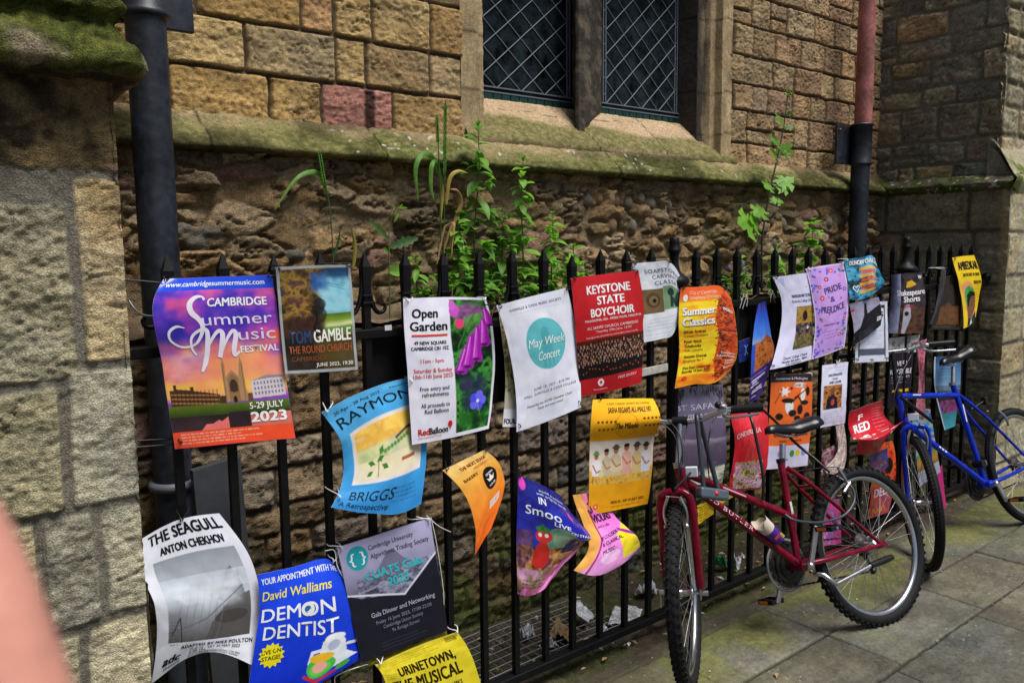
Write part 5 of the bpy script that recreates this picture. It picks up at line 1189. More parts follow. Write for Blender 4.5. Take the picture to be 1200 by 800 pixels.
# ---- 14 narrow blue and brown curled poster
cv = Cv(40, 120, '#2c50b8', 1.5)
cv.grad(0, 0, 40, 50, [(0, '#3a2c90'), (.3, '#2a54c4'), (.8, '#4a80dc'), (1, '#88a0c8')], 3, .1); cv.poly([(6, 84), (8, 52), (20, 46), (30, 38), (40, 44), (40, 84)], '#9a4e20'); cv.noise(6, 48, 40, 84, ['#5a2810', '#a85a24', '#c87838', '#6a3418'], 8, 95, .8); cv.rect(0, 84, 40, 120, '#3c2c6a')
r_ = random.Random(5)
for i in range(20): y = 84 + r_.uniform(0, 34); cv.rect(r_.uniform(0, 8), y, r_.uniform(14, 34), y + 2, r_.choice(['#d8d0f0', '#7a5cc8', '#241838', '#20181c']))
poster('narrow blue poster of a brown building curled nearly edge-on, right of the flame poster', [[(889, 356, .01), (897, 353, .03)], [(882, 396, .02), (904, 394, .05)], [(880, 430, .03), (907, 412, .05)], [(878, 472, .02), (890, 466, .04)]], cv, None, [0, .35, .62, 1])

# ---- 15 pale lavender chapel concert sheet
cv = Cv(52, 110, '#d4d2ee', 1.6)
cv.rect(24, 38, 52, 90, '#4a3820'); cv.noise(24, 38, 52, 60, ['#8a6a28', '#b89040', '#6a4c1c'], 8, 97, 1); cv.ell(39, 49, 4, 6, '#1c140c'); cv.noise(24, 58, 52, 74, ['#14101c', '#3a3040', '#8a7060', '#1c1828'], 16, 98, 1); cv.noise(24, 72, 52, 90, ['#6a5430', '#3a4420', '#8a7448', '#28240f'], 10, 99, 1); cv.ell(44, 64, 1.5, 2, '#e8e4e8'); cv.small(14, 94, 50, 2, 3, '#8a86a0', 4, .5, .8)
cv.poly([(2, 2), (14, 2), (10, 14)], '#a8b0dc', .7)
k = Ink(52, 110); k.t('MENDELSSOHN: TE DEUM', 18, 27, 3.4, '#3a3850', 51, bold=.02); k.t('Pembroke College Choir', 17, 33, 3.4, '#504e68', 52); k.t("Queens' College Chapel", 15, 101, 3.2, '#2c2a40', 44, bold=.01); k.t('Monday 5th June - 8pm', 14, 105.5, 3, '#2c2a40', 44, bold=.02); k.t('Free admission', 20, 109, 2.6, '#3a3850', 38)
poster('pale lavender chapel concert sheet with a small photograph, curling towards the street', [[(906, 325, .06), (928, 322, .03), (950, 319, .01)], [(916, 352, .03), (934, 350, .02), (952, 348, .008)], [(915, 385, .03), (934, 383, .02), (952, 380, .008)], [(902, 433, .08), (926, 428, .045), (953, 420, .012)]], cv, k, [0, .26, .56, 1], ties=((.03, .02), (.03, .98)))

# ---- 16 lilac floral classic novel play poster
cv = Cv(48, 110, '#c49ce0', 1.8)
cv.rect(0, 0, 48, 110, '#dcd4f0'); cv.rect(1.5, 1.5, 46.5, 108.5, '#c69ae4')
r_ = random.Random(11)
for i in range(90):
    s_ = r_.choice('lltrb'); x, y = {'l': (r_.uniform(2, 9), r_.uniform(3, 106)), 't': (r_.uniform(2, 46), r_.uniform(2, 11)), 'r': (r_.uniform(40, 46), r_.uniform(60, 106)), 'b': (r_.uniform(2, 46), r_.uniform(100, 108))}[s_]
    cv.ell(x, y, r_.uniform(1, 2.2), r_.uniform(1, 2.2), r_.choice(['#5a58d8', '#7a70e8', '#4a48b8', '#c8a0e0', '#4a8060']))
cv.ell(24, 44, 17, 24, '#cda2e8'); cv.ell(24, 44, 15.5, 22.5, '#c89ee6')
for (x, y, c_, q) in ((30, 8, '#e84870', 3), (22, 18, '#a02050', 3), (12, 26, '#b82860', 2.4), (13, 40, '#e03868', 3.2), (43, 34, '#4a40c0', 2.4), (10, 54, '#5048c8', 2), (10, 66, '#a82858', 2), (44, 66, '#d83868', 2), (38, 88, '#b02858', 2.6), (40, 16, '#d85888', 2), (12, 92, '#4a44c0', 2), (22, 40, '#6a58d0', 1.4), (38, 44, '#7a2868', 1.4), (16, 78, '#b83870', 1.2), (34, 74, '#902860', 1.2)):
    for a_ in range(0, 360, 60): cv.ell(x + q * .6 * math.cos(rad(a_)), y + q * .6 * math.sin(rad(a_)), q * .42, q * .42, c_)
    cv.ell(x, y, q * .35, q * .35, '#f0d0a0')
cv.small(12, 72, 36, 1, 2, '#6a4a98', 3, .8, 1.1); cv.small(10, 80, 38, 3, 4, '#6a4a98', 5, .8, 1.2, True); cv.rect(20, 94, 27, 104, '#8a7aa0', .0)
k = Ink(48, 110); k.t('PRIDE', 18, 36, 7.4, '#4c3474', 40, rot=-8, bold=.02); k.t('&', 24, 46, 6, '#4c3474', 30, bold=.01); k.t('PREJU', 10, 57, 7.2, '#4c3474', 28, rot=6, bold=.02); k.t('DICE', 28.5, 58.5, 7.2, '#4c3474', 43, rot=-10, bold=.02); k.t('A NEW PRODUCTION', 13, 73.5, 2.4, '#6a3c90', 36)
poster('lilac poster with a border of blue and red flowers and arched lettering', [[(944, 315, .012), (966, 311, .02), (988, 308, .02)], [(951, 345, .015), (972, 341, .035), (994, 336, .02)], [(955, 380, .02), (974, 377, .04), (993, 372, .02)], [(951, 421, .02), (970, 415, .03), (989, 407, .015)]], cv, k, [0, .3, .63, 1], ties=((.03, .02), (.95, .02), (.9, .98)), tie_black=False)

# ---- 17 blue party poster with yellow bars, folded at its right side
cv = Cv(44, 50, '#1c5c78', 1.8); cv.noise(0, 0, 44, 50, ['#0c1824', '#14405a', '#2a8ab0', '#50b0d0', '#102838'], 6, 101)
for i, c_ in enumerate(['#e8b028', '#e85838', '#e8b028', '#e85838', '#e8b028', '#e85838', '#e8b028']): cv.rect(15 + (i % 2) * 2, 12 + i * 4.6, 35 - (i % 3), 15.2 + i * 4.6, c_); cv.small(16, 13 + i * 4.6, 34, 1, 2, '#40281c', i, .5, .9)
k = Ink(44, 50); k.t('DUNCAN CHARITY', 5, 8, 5, '#e4e8f4', 38, bold=.04); k.stroke([(10, 41), (6, 36), (7.4, 33), (10, 35), (12.6, 33), (14, 36), (10, 41)], .9, '#e8f0f4')
poster('small folded blue poster with rows of yellow and red bars and a heart', [[(990, 304, .015), (1008, 302, .02), (1024, 302, .025), (1030, 318, .0)], [(993, 328, .02), (1010, 326, .03), (1027, 324, .05), (1037, 330, .0)], [(995, 351, .03), (1010, 351, .035), (1024, 345, .045), (1032, 338, .0)]], cv, k, None, [0, .4, .78, 1], ties=((.04, .05), (.75, .1)), tie_black=False, crump=.006, gloss=True)

# ---- 18 white form, and the black torn sheet over it
cv = Cv(38, 72, '#d4d8ea', 1.6); cv.rect(3, 4, 35, 8, '#30343c'); cv.rect(3, 4, 4.6, 66, '#30343c'); cv.rect(33.4, 4, 35, 66, '#30343c'); cv.small(6, 26, 32, 9, 3, '#70788c', 5, .6, .9); cv.rect(4, 56, 34, 64, '#50586a')
k = Ink(38, 72); k.t('WANTING', 9, 18, 6, '#20242c', 32, bold=.04)
poster('white printed form with a black frame below the small blue party poster', flat((1004, 354), (1040, 353), (1041, 423), (1002, 425), .01), cv, k, ties=((.05, .97), (.5, .99), (.95, .97)))
cv = Cv(44, 50, '#6a6880', 1.6); cv.grad(0, 0, 44, 50, [(0, '#8a88a0'), (1, '#b0acc0')]); cv.poly([(0, 50), (0, 36), (10, 34), (18, 22), (22, 4), (25, 4), (24, 20), (44, 10), (44, 50)], '#14121a'); cv.rect(0, 8, 6, 11, '#c02070'); cv.rect(37, 30, 43, 37, '#c8c8d0')
cv.small(8, 40, 34, 3, 3, '#6a6878', 2, .6, .9)
poster('black and grey torn sheet hanging slantwise across the white form', [[(995, 356, .02), (1012, 352, .03), (1029, 348, .03)], [(1000, 380, .025), (1016, 372, .04), (1033, 366, .03)], [(1002, 404, .03), (1017, 394, .045), (1032, 381, .03)]], cv)

# ---- 19 dark theatre shorts poster round the far post
cv = Cv(44, 80, '#241e28', 1.7); cv.noise(0, 0, 44, 80, ['#100c12', '#2c2430', '#40303a', '#181218'], 5, 103); cv.grad(0, 0, 14, 80, [(0, '#403c4c'), (1, '#8890b0')], 5, .3, True); cv.rect(0, 0, 44, 0.5, '#100c12'); cv.noise(14, 46, 44, 80, ['#1a1014', '#4a2c20', '#6a4418', '#301c24'], 6, 105, .8)
cv.poly([(18, 80), (18, 50), (21, 42), (26, 42), (27, 60), (22, 80)], '#a8a4b4'); cv.ell(22, 54, 2.6, 3, '#141014'); cv.poly([(21, 20), (22, 12), (28, 10), (34, 16), (30, 18), (24, 20)], '#d8a818')
k = Ink(44, 80); k.t('Shakespeare', 9, 30, 7.4, '#eeecf2', 43, bold=.025); k.t('Shorts', 18, 39, 7.4, '#eeecf2', 37, bold=.025); k.t('YOUNG', 18, 46, 3, '#c83858', 30, bold=.02); k.t('W', 37, 9, 5, '#d8d8e0', 42, bold=.04)
poster('black theatre shorts poster wrapped round the far ball topped post', [[(1044, 322, .0), (1062, 320, .05), (1080, 319, .02)], [(1043, 355, .0), (1063, 355, .055), (1085, 352, .02)], [(1038, 390, .0), (1060, 391, .05), (1082, 390, .02)]], cv, k)

# ---- 20 white edge-on sheet and dark portrait poster, 21 yellow portrait poster
cv = Cv(12, 64, '#c4cce4', 1.5); cv.grad(0, 0, 12, 64, [(0, '#e0e0ee'), (.3, '#d8c4c4'), (.5, '#d0d4e6'), (1, '#a8b0cc')])
poster('thin white sheet seen edge-on between two dark posters near the far end', [[(1103, 316, .015), (1108, 314, .05)], [(1100, 345, .015), (1105, 340, .05)], [(1090, 380, .015), (1093, 379, .05)]], cv, None, ties=((.5, .02),), tie_black=False)
cv = Cv(34, 66, '#1c1612', 1.6); cv.noise(0, 0, 34, 66, ['#0c0a0a', '#241812', '#140f0d'], 5, 107); cv.poly([(4, 60), (10, 38), (16, 32), (30, 42), (33, 56)], '#6a4020', .7); cv.noise(6, 38, 33, 60, ['#2c1a10', '#7a4c24', '#4a2c18'], 6, 108, .7); cv.small(3, 62, 30, 1, 2, '#6a5a50', 1, .8, 1)
poster('dark brown portrait poster between the edge-on sheet and the yellow portrait poster', flat((1102, 325), (1126, 321), (1124, 386), (1092, 386), .008), cv, gloss=True)
cv = Cv(36, 84, '#ecc81c', 1.8); cv.poly([(2, 34), (8, 30), (14, 28), (20, 34), (22, 60), (36, 84), (10, 84)], '#f0a070'); cv.poly([(5, 48), (8, 38), (14, 34), (21, 40), (23, 84), (12, 84)], '#3aa850'); cv.poly([(9, 80), (8, 52), (12, 46), (18, 44), (24, 48), (25, 66), (22, 72), (18, 76)], '#7a5038'); cv.poly([(8, 56), (9, 46), (15, 41), (23, 44), (24, 49), (17, 48), (12, 54), (11, 62)], '#14100e'); cv.poly([(8, 84), (11, 74), (20, 78), (28, 70), (34, 84)], '#20202c'); cv.poly([(16, 84), (18, 76), (22, 84)], '#e0e0e8'); cv.small(24, 40, 34, 7, 4, '#6a5408', 4, .8, 1.2)
k = Ink(36, 84); k.t('AMBEDKAR', 5, 15, 9, '#18140a', 35, bold=.03); k.t('AND THE STREET OF LONDON', 9, 23, 3.6, '#3a2e08', 34, bold=.02); k.t('SESSION TWO', 22, 33, 4, '#3a2e08', 35, bold=.02)
poster('yellow poster with a suited man\'s portrait at the far end of the railings', [[(1116, 302, .02), (1129, 300, .02), (1142, 299, .02)], [(1123, 330, .03), (1137, 328, .03), (1150, 327, .02)], [(1128, 356, .03), (1139, 353, .02), (1147, 349, .015)], [(1129, 385, .03), (1137, 380, .03), (1143, 371, .02)]], cv, k, [0, .33, .66, 1], ties=((.05, .03),))

# ---- 22 red panto poster
cv = Cv(50, 95, '#d42030', 1.6); cv.grad(0, 0, 50, 95, [(0, '#e83440'), (.5, '#d01828'), (1, '#8a1428')], 4, .15); cv.noise(4, 55, 44, 92, ['#8a1c30', '#3a6a30', '#c8c040', '#5080c0', '#d83848', '#e8e0e0', '#6a2850'], 9, 111, .9); cv.rect(40, 80, 47, 92, '#a8a0b8', .9)
r_ = random.Random(9)
for i in range(24): cv.line([(r_.uniform(4, 46), r_.uniform(2, 58)), (r_.uniform(4, 46), r_.uniform(2, 58))], .5, '#f06a70', .3)
k = Ink(50, 95); k.t('CINDERELLA', 4, 30, 5, '#f0c8d0', 40, rot=-3, bold=.02)
poster('shiny red poster with coloured figures at its foot, behind the red bicycle\'s saddle nose', [[(856, 486, .02), (878, 480, .02), (899, 478, .02)], [(861, 520, .02), (880, 514, .05), (901, 512, .02)], [(858, 545, .02), (878, 545, .035), (899, 541, .02)], [(853, 575, .02), (873, 574, .03), (891, 572, .02)]], cv, k, [0, .36, .62, 1], crump=.007, gloss=True)

# ---- 23 orange festival poster with black and white shapes
cv = Cv(52, 108, '#e0672a', 1.7); cv.rect(0, 0, 52, 10, '#26242c'); cv.rect(0, 84, 52, 108, '#cac4de')
r_ = random.Random(12)
for (x, y, rx, ry, c_) in ((36, 14, 8, 3, '#c8d8dc'), (18, 22, 4, 4, '#e0dcd8'), (26, 18, 1.6, 1.6, '#1a1614'), (40, 26, 3, 8, '#e4e0dc'), (46, 22, 2.4, 6, '#1a1614'), (24, 40, 5, 9, '#d8d8d8'), (28, 48, 5, 4, '#1a1614'), (37, 44, 3.4, 6, '#1a1614'), (22, 33, 8, 3, '#1a1614'), (12, 52, 5, 4, '#1a1614'), (42, 36, 5, 3, '#1a1614'), (46, 54, 4, 6, '#1a1614'), (34, 54, 4, 3, '#1a1614')): cv.ell(x, y, rx, ry, c_)
for i in range(6): cv.line([(18, 22), (18 + 6 * math.cos(i * 1.05), 22 + 6 * math.sin(i * 1.05))], 1.6, '#e0dcd8')
cv.line([(6, 36), (14, 20)], 1, '#3a1c10'); cv.line([(30, 30), (46, 18)], 1.4, '#1a1614'); cv.line([(26, 36), (34, 28), (40, 38)], 1.6, '#1a1614')
for (x, c_) in ((16, '#8a80a0'), (31, '#3a8a40'), (38, '#d8c020'), (45, '#7a90b8')): cv.ell(x, 93, 2.8, 3.8, c_)
k = Ink(52, 108); k.t('Homerton & Madingley', 6, 7, 3, '#d8d4dc', 46); k.t('THE IN', 27, 15.6, 3, '#c05020', 45, bold=.03); k.t('oc FreeSpace', 7, 74, 6, '#1c1410', 48, bold=.01); k.t('music * comedy', 14, 80, 2.6, '#3a2010', 42)
poster('orange poster with scattered black and white shapes behind the red bicycle\'s saddle', [[(904, 439, .012), (928, 438, .012), (952, 438, .012)], [(901, 490, .012), (926, 490, .025), (951, 488, .012)], [(898, 550, .02), (922, 548, .015), (946, 545, .02)]], cv, k, ties=((.05, .02), (.95, .02)), tie_black=False)

# ---- 24 white notice with small portrait
cv = Cv(32, 76, '#d6d6ec', 1.8); cv.rect(3, 26, 26, 55, '#3a2418'); cv.noise(3, 26, 26, 55, ['#2a1814', '#7a4428', '#c88840', '#5a2c28'], 6, 115, 1); cv.poly([(6, 55), (8, 42), (14, 37), (20, 42), (22, 55)], '#181828'); cv.ell(14, 33, 3, 4, '#7a4a34'); cv.ell(15, 47, 2.5, 4, '#c04838'); cv.small(4, 59, 28, 5, 2.8, '#6a7090', 3, .55, .8); cv.rect(3, 4, 29, 5, '#c08090', .5); cv.rect(3, 72, 29, 73, '#c06a80', .5)
k = Ink(32, 76); k.t('LUNCHTIME RECITAL', 8, 15, 2.8, '#343850', 26, bold=.02); k.t('ORGAN', 13, 19.5, 2.4, '#343850', 20); k.t('AND CHOIR', 9, 24, 2.8, '#343850', 25, bold=.02)
poster('small white recital notice with a man\'s photograph, hung on white string', flat((964, 428), (994, 424), (990, 496), (961, 501), .015, .01), cv, k, ties=((.5, .01),), tie_black=False)
sf = Surf([[(978, 500, .01), (988, 498, .02)], [(980, 540, .02), (990, 535, .03)], [(960, 553, .06), (984, 556, .05)]]).fix()
cv = Cv(14, 60, '#b8a8a0', 1.5); cv.noise(0, 0, 14, 60, ['#c8b8b0', '#8a7468', '#d8ccd0'], 4, 117)
poster('pale curled paper strip hanging below the small white recital notice', [[(979, 499, .01), (989, 497, .02)], [(981, 530, .03), (992, 530, .04)], [(962, 552, .06), (986, 558, .05)]], cv, None)

# ---- 25 glossy red poster curling forwards at its foot
cv = Cv(52, 64, '#b01824', 1.7); cv.grad(0, 0, 52, 64, [(0, '#8e1a20'), (.5, '#b81c28'), (1, '#c8303c')], 3, .1); cv.small(34, 8, 48, 8, 4, '#d89098', 2, .6, .9)
k = Ink(52, 64); k.t('F', 14, 20, 8, '#f0e4e4', 20, bold=.05); k.t('RED', 6, 33, 8.6, '#f0e4e4', 28, bold=.05); k.t('S', 15, 46, 8, '#f0e4e4', 22, bold=.05); k.t('T', 40, 56, 7, '#f0e0e0', 46, bold=.05)
poster('glossy dark red poster curling forwards beside the blue bicycle\'s fork', [[(996, 482, .03), (1016, 475, .02), (1034, 469, .01)], [(995, 501, .03), (1016, 493, .03), (1037, 488, .03)], [(1000, 514, .05), (1022, 509, .09), (1048, 498, .10)], [(1006, 516, .09), (1030, 513, .17), (1057, 494, .17)], [(1002, 532, .05), (1026, 531, .12), (1030, 521, .15)]], cv, k, [0, .38, .62, .82, 1], crump=.005, gloss=True)

# ---- 26.. small posters behind the blue bicycle
cv = Cv(36, 84, '#18141c', 1.6); cv.noise(0, 0, 36, 84, ['#0e0c12', '#241c28', '#14121a'], 4, 119); cv.rect(5, 58, 33, 80, '#181418'); cv.rect(6, 59, 32, 63, '#e8b81c'); cv.rect(18, 66, 31, 78, '#e8c01c'); cv.small(4, 44, 32, 2, 4, '#a8a4b8', 3, .7, 1.2)
k = Ink(36, 84); k.t('VERY', 10, 24, 7, '#e8e6f0', 28, bold=.02, it=.1); k.t('VERY STABLE', 0, 36, 7, '#e8e6f0', 34, bold=.02, it=.1); k.t('GENIUSES', 4, 42, 3, '#c8c4d4', 32)
poster('black poster with white hand lettering and a yellow box behind the blue bicycle\'s head tube', flat((1044, 410), (1071, 408), (1066, 474), (1040, 478), .0), cv, k)
cv = Cv(36, 24, '#8a8488', 1.5); cv.noise(0, 0, 36, 24, ['#5a5458', '#a8a4a8', '#c8c4c0', '#706464'], 6, 121)
poster('grey crumpled poster top showing above the blue bicycle\'s handlebar', flat((1042, 396), (1078, 392), (1075, 412), (1042, 416), .0), cv, None)
cv = Cv(16, 90, '#b05a6a', 1.5); cv.noise(0, 0, 16, 90, ['#8a3a50', '#a85468', '#c8808c', '#983e54'], 3, 123)
poster('narrow pink and red poster twisted edge-on right of the black hand lettered poster', [[(1073, 401, .0), (1086, 397, .02)], [(1077, 440, .02), (1083, 438, .04)], [(1072, 487, .03), (1085, 488, .02)]], cv, None)
cv = Cv(36, 88, '#3a6a98', 1.6); cv.grad(0, 0, 36, 50, [(0, '#1c4a80'), (.6, '#5a8ab0'), (1, '#9ab0c4')], 3, .1); cv.rect(0, 44, 36, 58, '#14161c'); cv.noise(0, 38, 36, 50, ['#101418', '#4a6a8a', '#14181c'], 14, 125, .7); cv.noise(4, 56, 36, 72, ['#2a1440', '#8a2a9a', '#5a3418', '#18101c'], 6, 126, 1); cv.grad(0, 70, 36, 88, [(0, '#2a6a78'), (1, '#3a90a0')], 3, .2); cv.small(6, 14, 28, 4, 4, '#a8c0d8', 2, .5, 1); cv.rect(0, 0, 1.6, 88, '#c8d0dc')
poster('blue skyline poster curled to a point behind the blue bicycle\'s saddle', [[(1095, 418, .02), (1125, 417, .0)], [(1096, 458, .02), (1125, 456, .0)], [(1107, 504, .035), (1119, 499, .01)]], cv, None, ties=())
cv = Cv(30, 74, '#2c68b8', 1.6); cv.noise(0, 0, 30, 46, ['#1c4aa8', '#3a88c8', '#58b0c8', '#c8b080', '#2a5ab8'], 4, 127); cv.grad(0, 44, 30, 62, [(0, '#5a8a28'), (.4, '#c89a30'), (1, '#7a5018')], 3, .2); cv.rect(0, 60, 30, 74, '#b8b8d0'); cv.small(3, 63, 26, 3, 3, '#585870', 3, .7, .9)
poster('bright blue beach coloured poster under the blue bicycle\'s down tube', flat((1068, 486), (1090, 480), (1102, 553), (1078, 570), .01, .01), cv, None, ties=((.9, .02),), tie_black=False)
cv = Cv(20, 44, '#d02888', 1.5); cv.grad(0, 0, 20, 44, [(0, '#c82080'), (1, '#e83898')])
poster('plain magenta poster corner low behind the blue bicycle\'s front wheel', flat((1094, 552), (1104, 545), (1110, 604), (1096, 606), .01), cv, None)
cv = Cv(40, 84, '#c83418', 1.6); cv.noise(0, 0, 40, 84, ['#a02414', '#d84420', '#e86828', '#6a1414'], 5, 129); cv.ell(28, 32, 7, 10, '#1c0c10'); cv.noise(4, 54, 40, 84, ['#a82818', '#e87020', '#2a3a80', '#d84820', '#5080b0'], 6, 131, .8)
k = Ink(40, 84); k.t('DEUS', 6, 64, 8, '#e0c8d0', 34, bold=.05); k.t('FUNKY', 6, 80, 5, '#e8a020', 30, bold=.02)
poster('red and orange poster with a black silhouette behind the red bicycle\'s rear wheel', [[(1020, 522, .0), (1046, 516, .01)], [(1022, 560, .01), (1050, 552, .02)], [(1017, 608, .0), (1041, 600, .01)]], cv, k)
cv = Cv(34, 36, '#4a4684', 1.6); cv.noise(0, 0, 34, 36, ['#3a3474', '#5a5494', '#4a3a6a'], 3, 133)
k = Ink(34, 36); k.t('GRAY', 4, 20, 7, '#a8582c', 22, bold=.02, rot=-8); k.t('SCALE', 8, 30, 7, '#c87a30', 30, bold=.02, rot=-8)
poster('small purple poster with slanted orange capitals above the red bicycle\'s rear tyre', [[(1018, 534, .03), (1040, 524, .03)], [(1022, 560, .04), (1041, 546, .04)]], cv, k)
cv = Cv(34, 50, '#b02878', 1.5); cv.noise(0, 0, 34, 50, ['#8a1c58', '#d83898', '#c84878', '#5a50a8', '#e080b0'], 5, 135)
poster('pink and violet poster low behind the red bicycle\'s rear spokes', flat((966, 588), (984, 584), (986, 636), (962, 640), .005), cv, None)
cv = Cv(30, 40, '#5a1c28', 1.5); cv.noise(0, 0, 30, 40, ['#3a1018', '#7a2834', '#a89098', '#4a1820'], 4, 137)
poster('dark maroon folded poster just left of the red bicycle\'s rear tyre top', flat((964, 528), (982, 520), (990, 556), (962, 556), .005), cv, None)
cv = Cv(40, 30, '#d0b030', 1.5); cv.rect(0, 0, 40, 30, '#c8a828'); cv.noise(8, 6, 34, 26, ['#8a4a10', '#c8a828', '#5a2c10', '#d8b830'], 8, 139, .9)
poster('small yellow flyer with brown figures behind the red bicycle\'s top tube', flat((829, 575), (851, 567), (860, 581), (842, 592), .06), cv, None)
cv = Cv(34, 28, '#c8a420', 1.5); cv.rect(0, 0, 34, 28, '#c09c1c'); cv.small(3, 4, 30, 6, 4, '#4a3808', 3, .8, 1.6)
poster('yellow printed flyer below the red bicycle\'s head tube', flat((817, 592), (838, 584), (836, 602), (818, 614), .04), cv, None)
cv = Cv(40, 40, '#b4b49c', 1.5); cv.noise(0, 0, 40, 40, ['#8a9880', '#c8c8b8', '#6a7a68'], 3, 141)
poster('pale green grey paper under the grey capitals poster behind the red bicycle', flat((805, 546), (850, 540), (846, 566), (810, 568), .0), cv, None)
cv = Cv(26, 22, '#1c2c70', 1.5); k = Ink(26, 22); k.stroke([(12, 6), (16, 12), (12, 16)], 1.2, '#8aa0e0'); k.stroke([(18, 6), (15, 11), (19, 15)], 1.2, '#8aa0e0')
poster('small navy blue card on the black board between the flame and edge-on building posters', flat((866, 400), (880, 395), (879, 421), (866, 425), -.005), cv, k)

# ---- 30 grey sea bird play poster, bottom left
cv = Cv(130, 175, '#d8dae4', 1.5)
cv.rect(14, 36, 118, 138, '#9aa0ac'); cv.grad(14, 36, 118, 138, [(0, '#8e949e'), (.25, '#a8aeb8'), (.5, '#c8d0dc'), (.7, '#8a8c94'), (1, '#54504e')], 3, .06)
cv.poly([(60, 138), (66, 116), (88, 96), (118, 88), (118, 138)], '#4a4644', .85); cv.poly([(76, 92), (94, 62), (102, 56), (104, 64), (112, 60), (108, 70), (112, 92), (96, 100)], '#6a6a70', .8); cv.ell(92, 112, 22, 7, '#3a3634', .7)
for x in range(18, 80, 9): cv.line([(x, 138), (x + 10, 100), (x + 22, 70)], 1, '#6a6e78', .6)
cv.noise(6, 58, 112, 104, ['#c4ccd6', '#eef4fa', '#dfe7f0', '#f4f8fc'], 4, 153, .75, 2, 20); cv.line([(14, 126), (60, 110), (110, 80)], 1.6, '#5a5c64', .7); cv.noise(14, 60, 118, 80, ['#c8d4e0', '#e4ecf4', '#a8b0bc'], 4, 143, .5, 2)  # soft pale band paints the gloss highlight of the curled sheet
cv.line([(18, 128), (28, 108), (30, 138)], 1.6, '#3a3a40'); cv.small(16, 112, 28, 8, 4, '#4a4a50', 4, .7, 1.4)
k = Ink(130, 175)
k.t('THE SEAGULL', 12, 15, 11.5, '#101014', 120, bold=.045); k.t('ANTON CHEKHOV', 26, 30, 8.4, '#101014', 112, bold=.045); k.t('ADAPTED BY MIKE POULTON', 30, 148, 5.4, '#16161a', 122, bold=.03, sp=1.1); k.t('TUE 16 - SAT 20 MAY 2023', 42, 156, 5, '#222228', 106, bold=.01); k.t('7.30 PM', 42, 162, 4.4, '#222228', 62, bold=.01); k.t('ADC THEATRE, PARK STREET, CB5 8AS', 42, 167, 3, '#2c2c34', 108); k.t('ADCTHEATRE.COM | 01223 300085', 42, 171.5, 3, '#2c2c34', 106)
k.t('adc', 10, 164, 10, '#101014', 30, bold=.05, it=.2); k.t('theatre', 12, 170, 4, '#101014', 32, bold=.01)
poster('curling grey play poster in black capitals with a blurred bird photograph, bottom left', [[(165, 632, .07), (210, 609, .055), (257, 601, .015)], [(168, 672, .085), (228, 655, .05), (289, 645, .01)], [(183, 715, .10), (246, 708, .045), (304, 696, .01)], [(184, 750, .08), (246, 745, .045), (303, 735, .012)], [(177, 800, .05), (240, 764, .04), (297, 780, .03)]], cv, k, [0, .25, .55, .76, 1], ties=((.5, .01),), crump=.004, gloss=True)

# ---- 31 royal blue dentist show poster
cv = Cv(120, 150, '#1438d8', 1.5)
cv.grad(0, 0, 120, 150, [(0, '#1c48e0'), (1, '#0c2ec4')], 3, .1)
cv.poly([(84, 96), (92, 88), (102, 90), (106, 100), (108, 118), (116, 132), (86, 136), (80, 118)], '#dfe4f2'); cv.ell(96, 94, 10, 6, '#eef0f8'); cv.ell(96, 103, 6, 7, '#b8c0d8'); cv.line([(84, 106), (72, 108), (70, 122)], 4, '#dfe4f2'); cv.line([(108, 108), (116, 112), (118, 96)], 4, '#dfe4f2'); cv.line([(117, 100), (120, 78)], 1.5, '#302848'); cv.ell(118, 92, 5, 6, '#3a3060')
cv.ell(84, 128, 16, 14, '#48b848'); cv.ell(84, 130, 12, 9, '#6ac850'); cv.noise(70, 112, 100, 122, ['#e8b828', '#f0d050', '#c89018'], 10, 145, .0); cv.ell(84, 116, 14, 6, '#e8b428'); cv.ell(84, 128, 8, 7, '#e8a898'); cv.line([(66, 138), (84, 146), (104, 140)], 4, '#c82c30'); cv.ell(106, 138, 5, 5, '#48a840'); cv.ell(112, 148, 8, 4, '#e0e0f0', .0)
k = Ink(120, 150)
k.t('YOUR APPOINTMENT WITH THE', 4, 14, 7.4, '#e4ecff', 112, bold=.02); k.t('David Walliams', 4, 34, 11, '#f4dc28', 96, it=.12, bold=.012); k.t('DEMON', 4, 62, 17, '#f0f2ff', 98, bold=.012); k.t('DENTIST', 9, 86, 17, '#f0f2ff', 100, bold=.012); k.disc(64.5, 53.5, 8.6, 8.6, '#f0f2ff'); k.disc(64.5, 53.5, 4.4, 4.4, '#2a6aa8')
k.star(22, 106, 16, '#f4dc20', 14, .78); k.t('LIVE ON', 10, 105, 5, '#201c10', 33, bold=.03, rot=-6); k.t('STAGE!', 11, 113, 5, '#201c10', 33, bold=.03, rot=-6)
poster('royal blue children\'s show poster with a yellow starburst at the bottom left', [[(302, 673, .03), (344, 664, .03), (385, 655, .02), (392, 662, .005)], [(304, 715, .035), (348, 707, .05), (396, 697, .05), (414, 690, .005)], [(299, 752, .04), (348, 746, .055), (400, 738, .05), (424, 728, .005)], [(290, 812, .04), (340, 806, .05), (392, 790, .05), (424, 770, .01)]], cv, k, [0, .3, .58, 1], [0, .42, .85, 1], ties=((.9, .02),), tie_black=False)

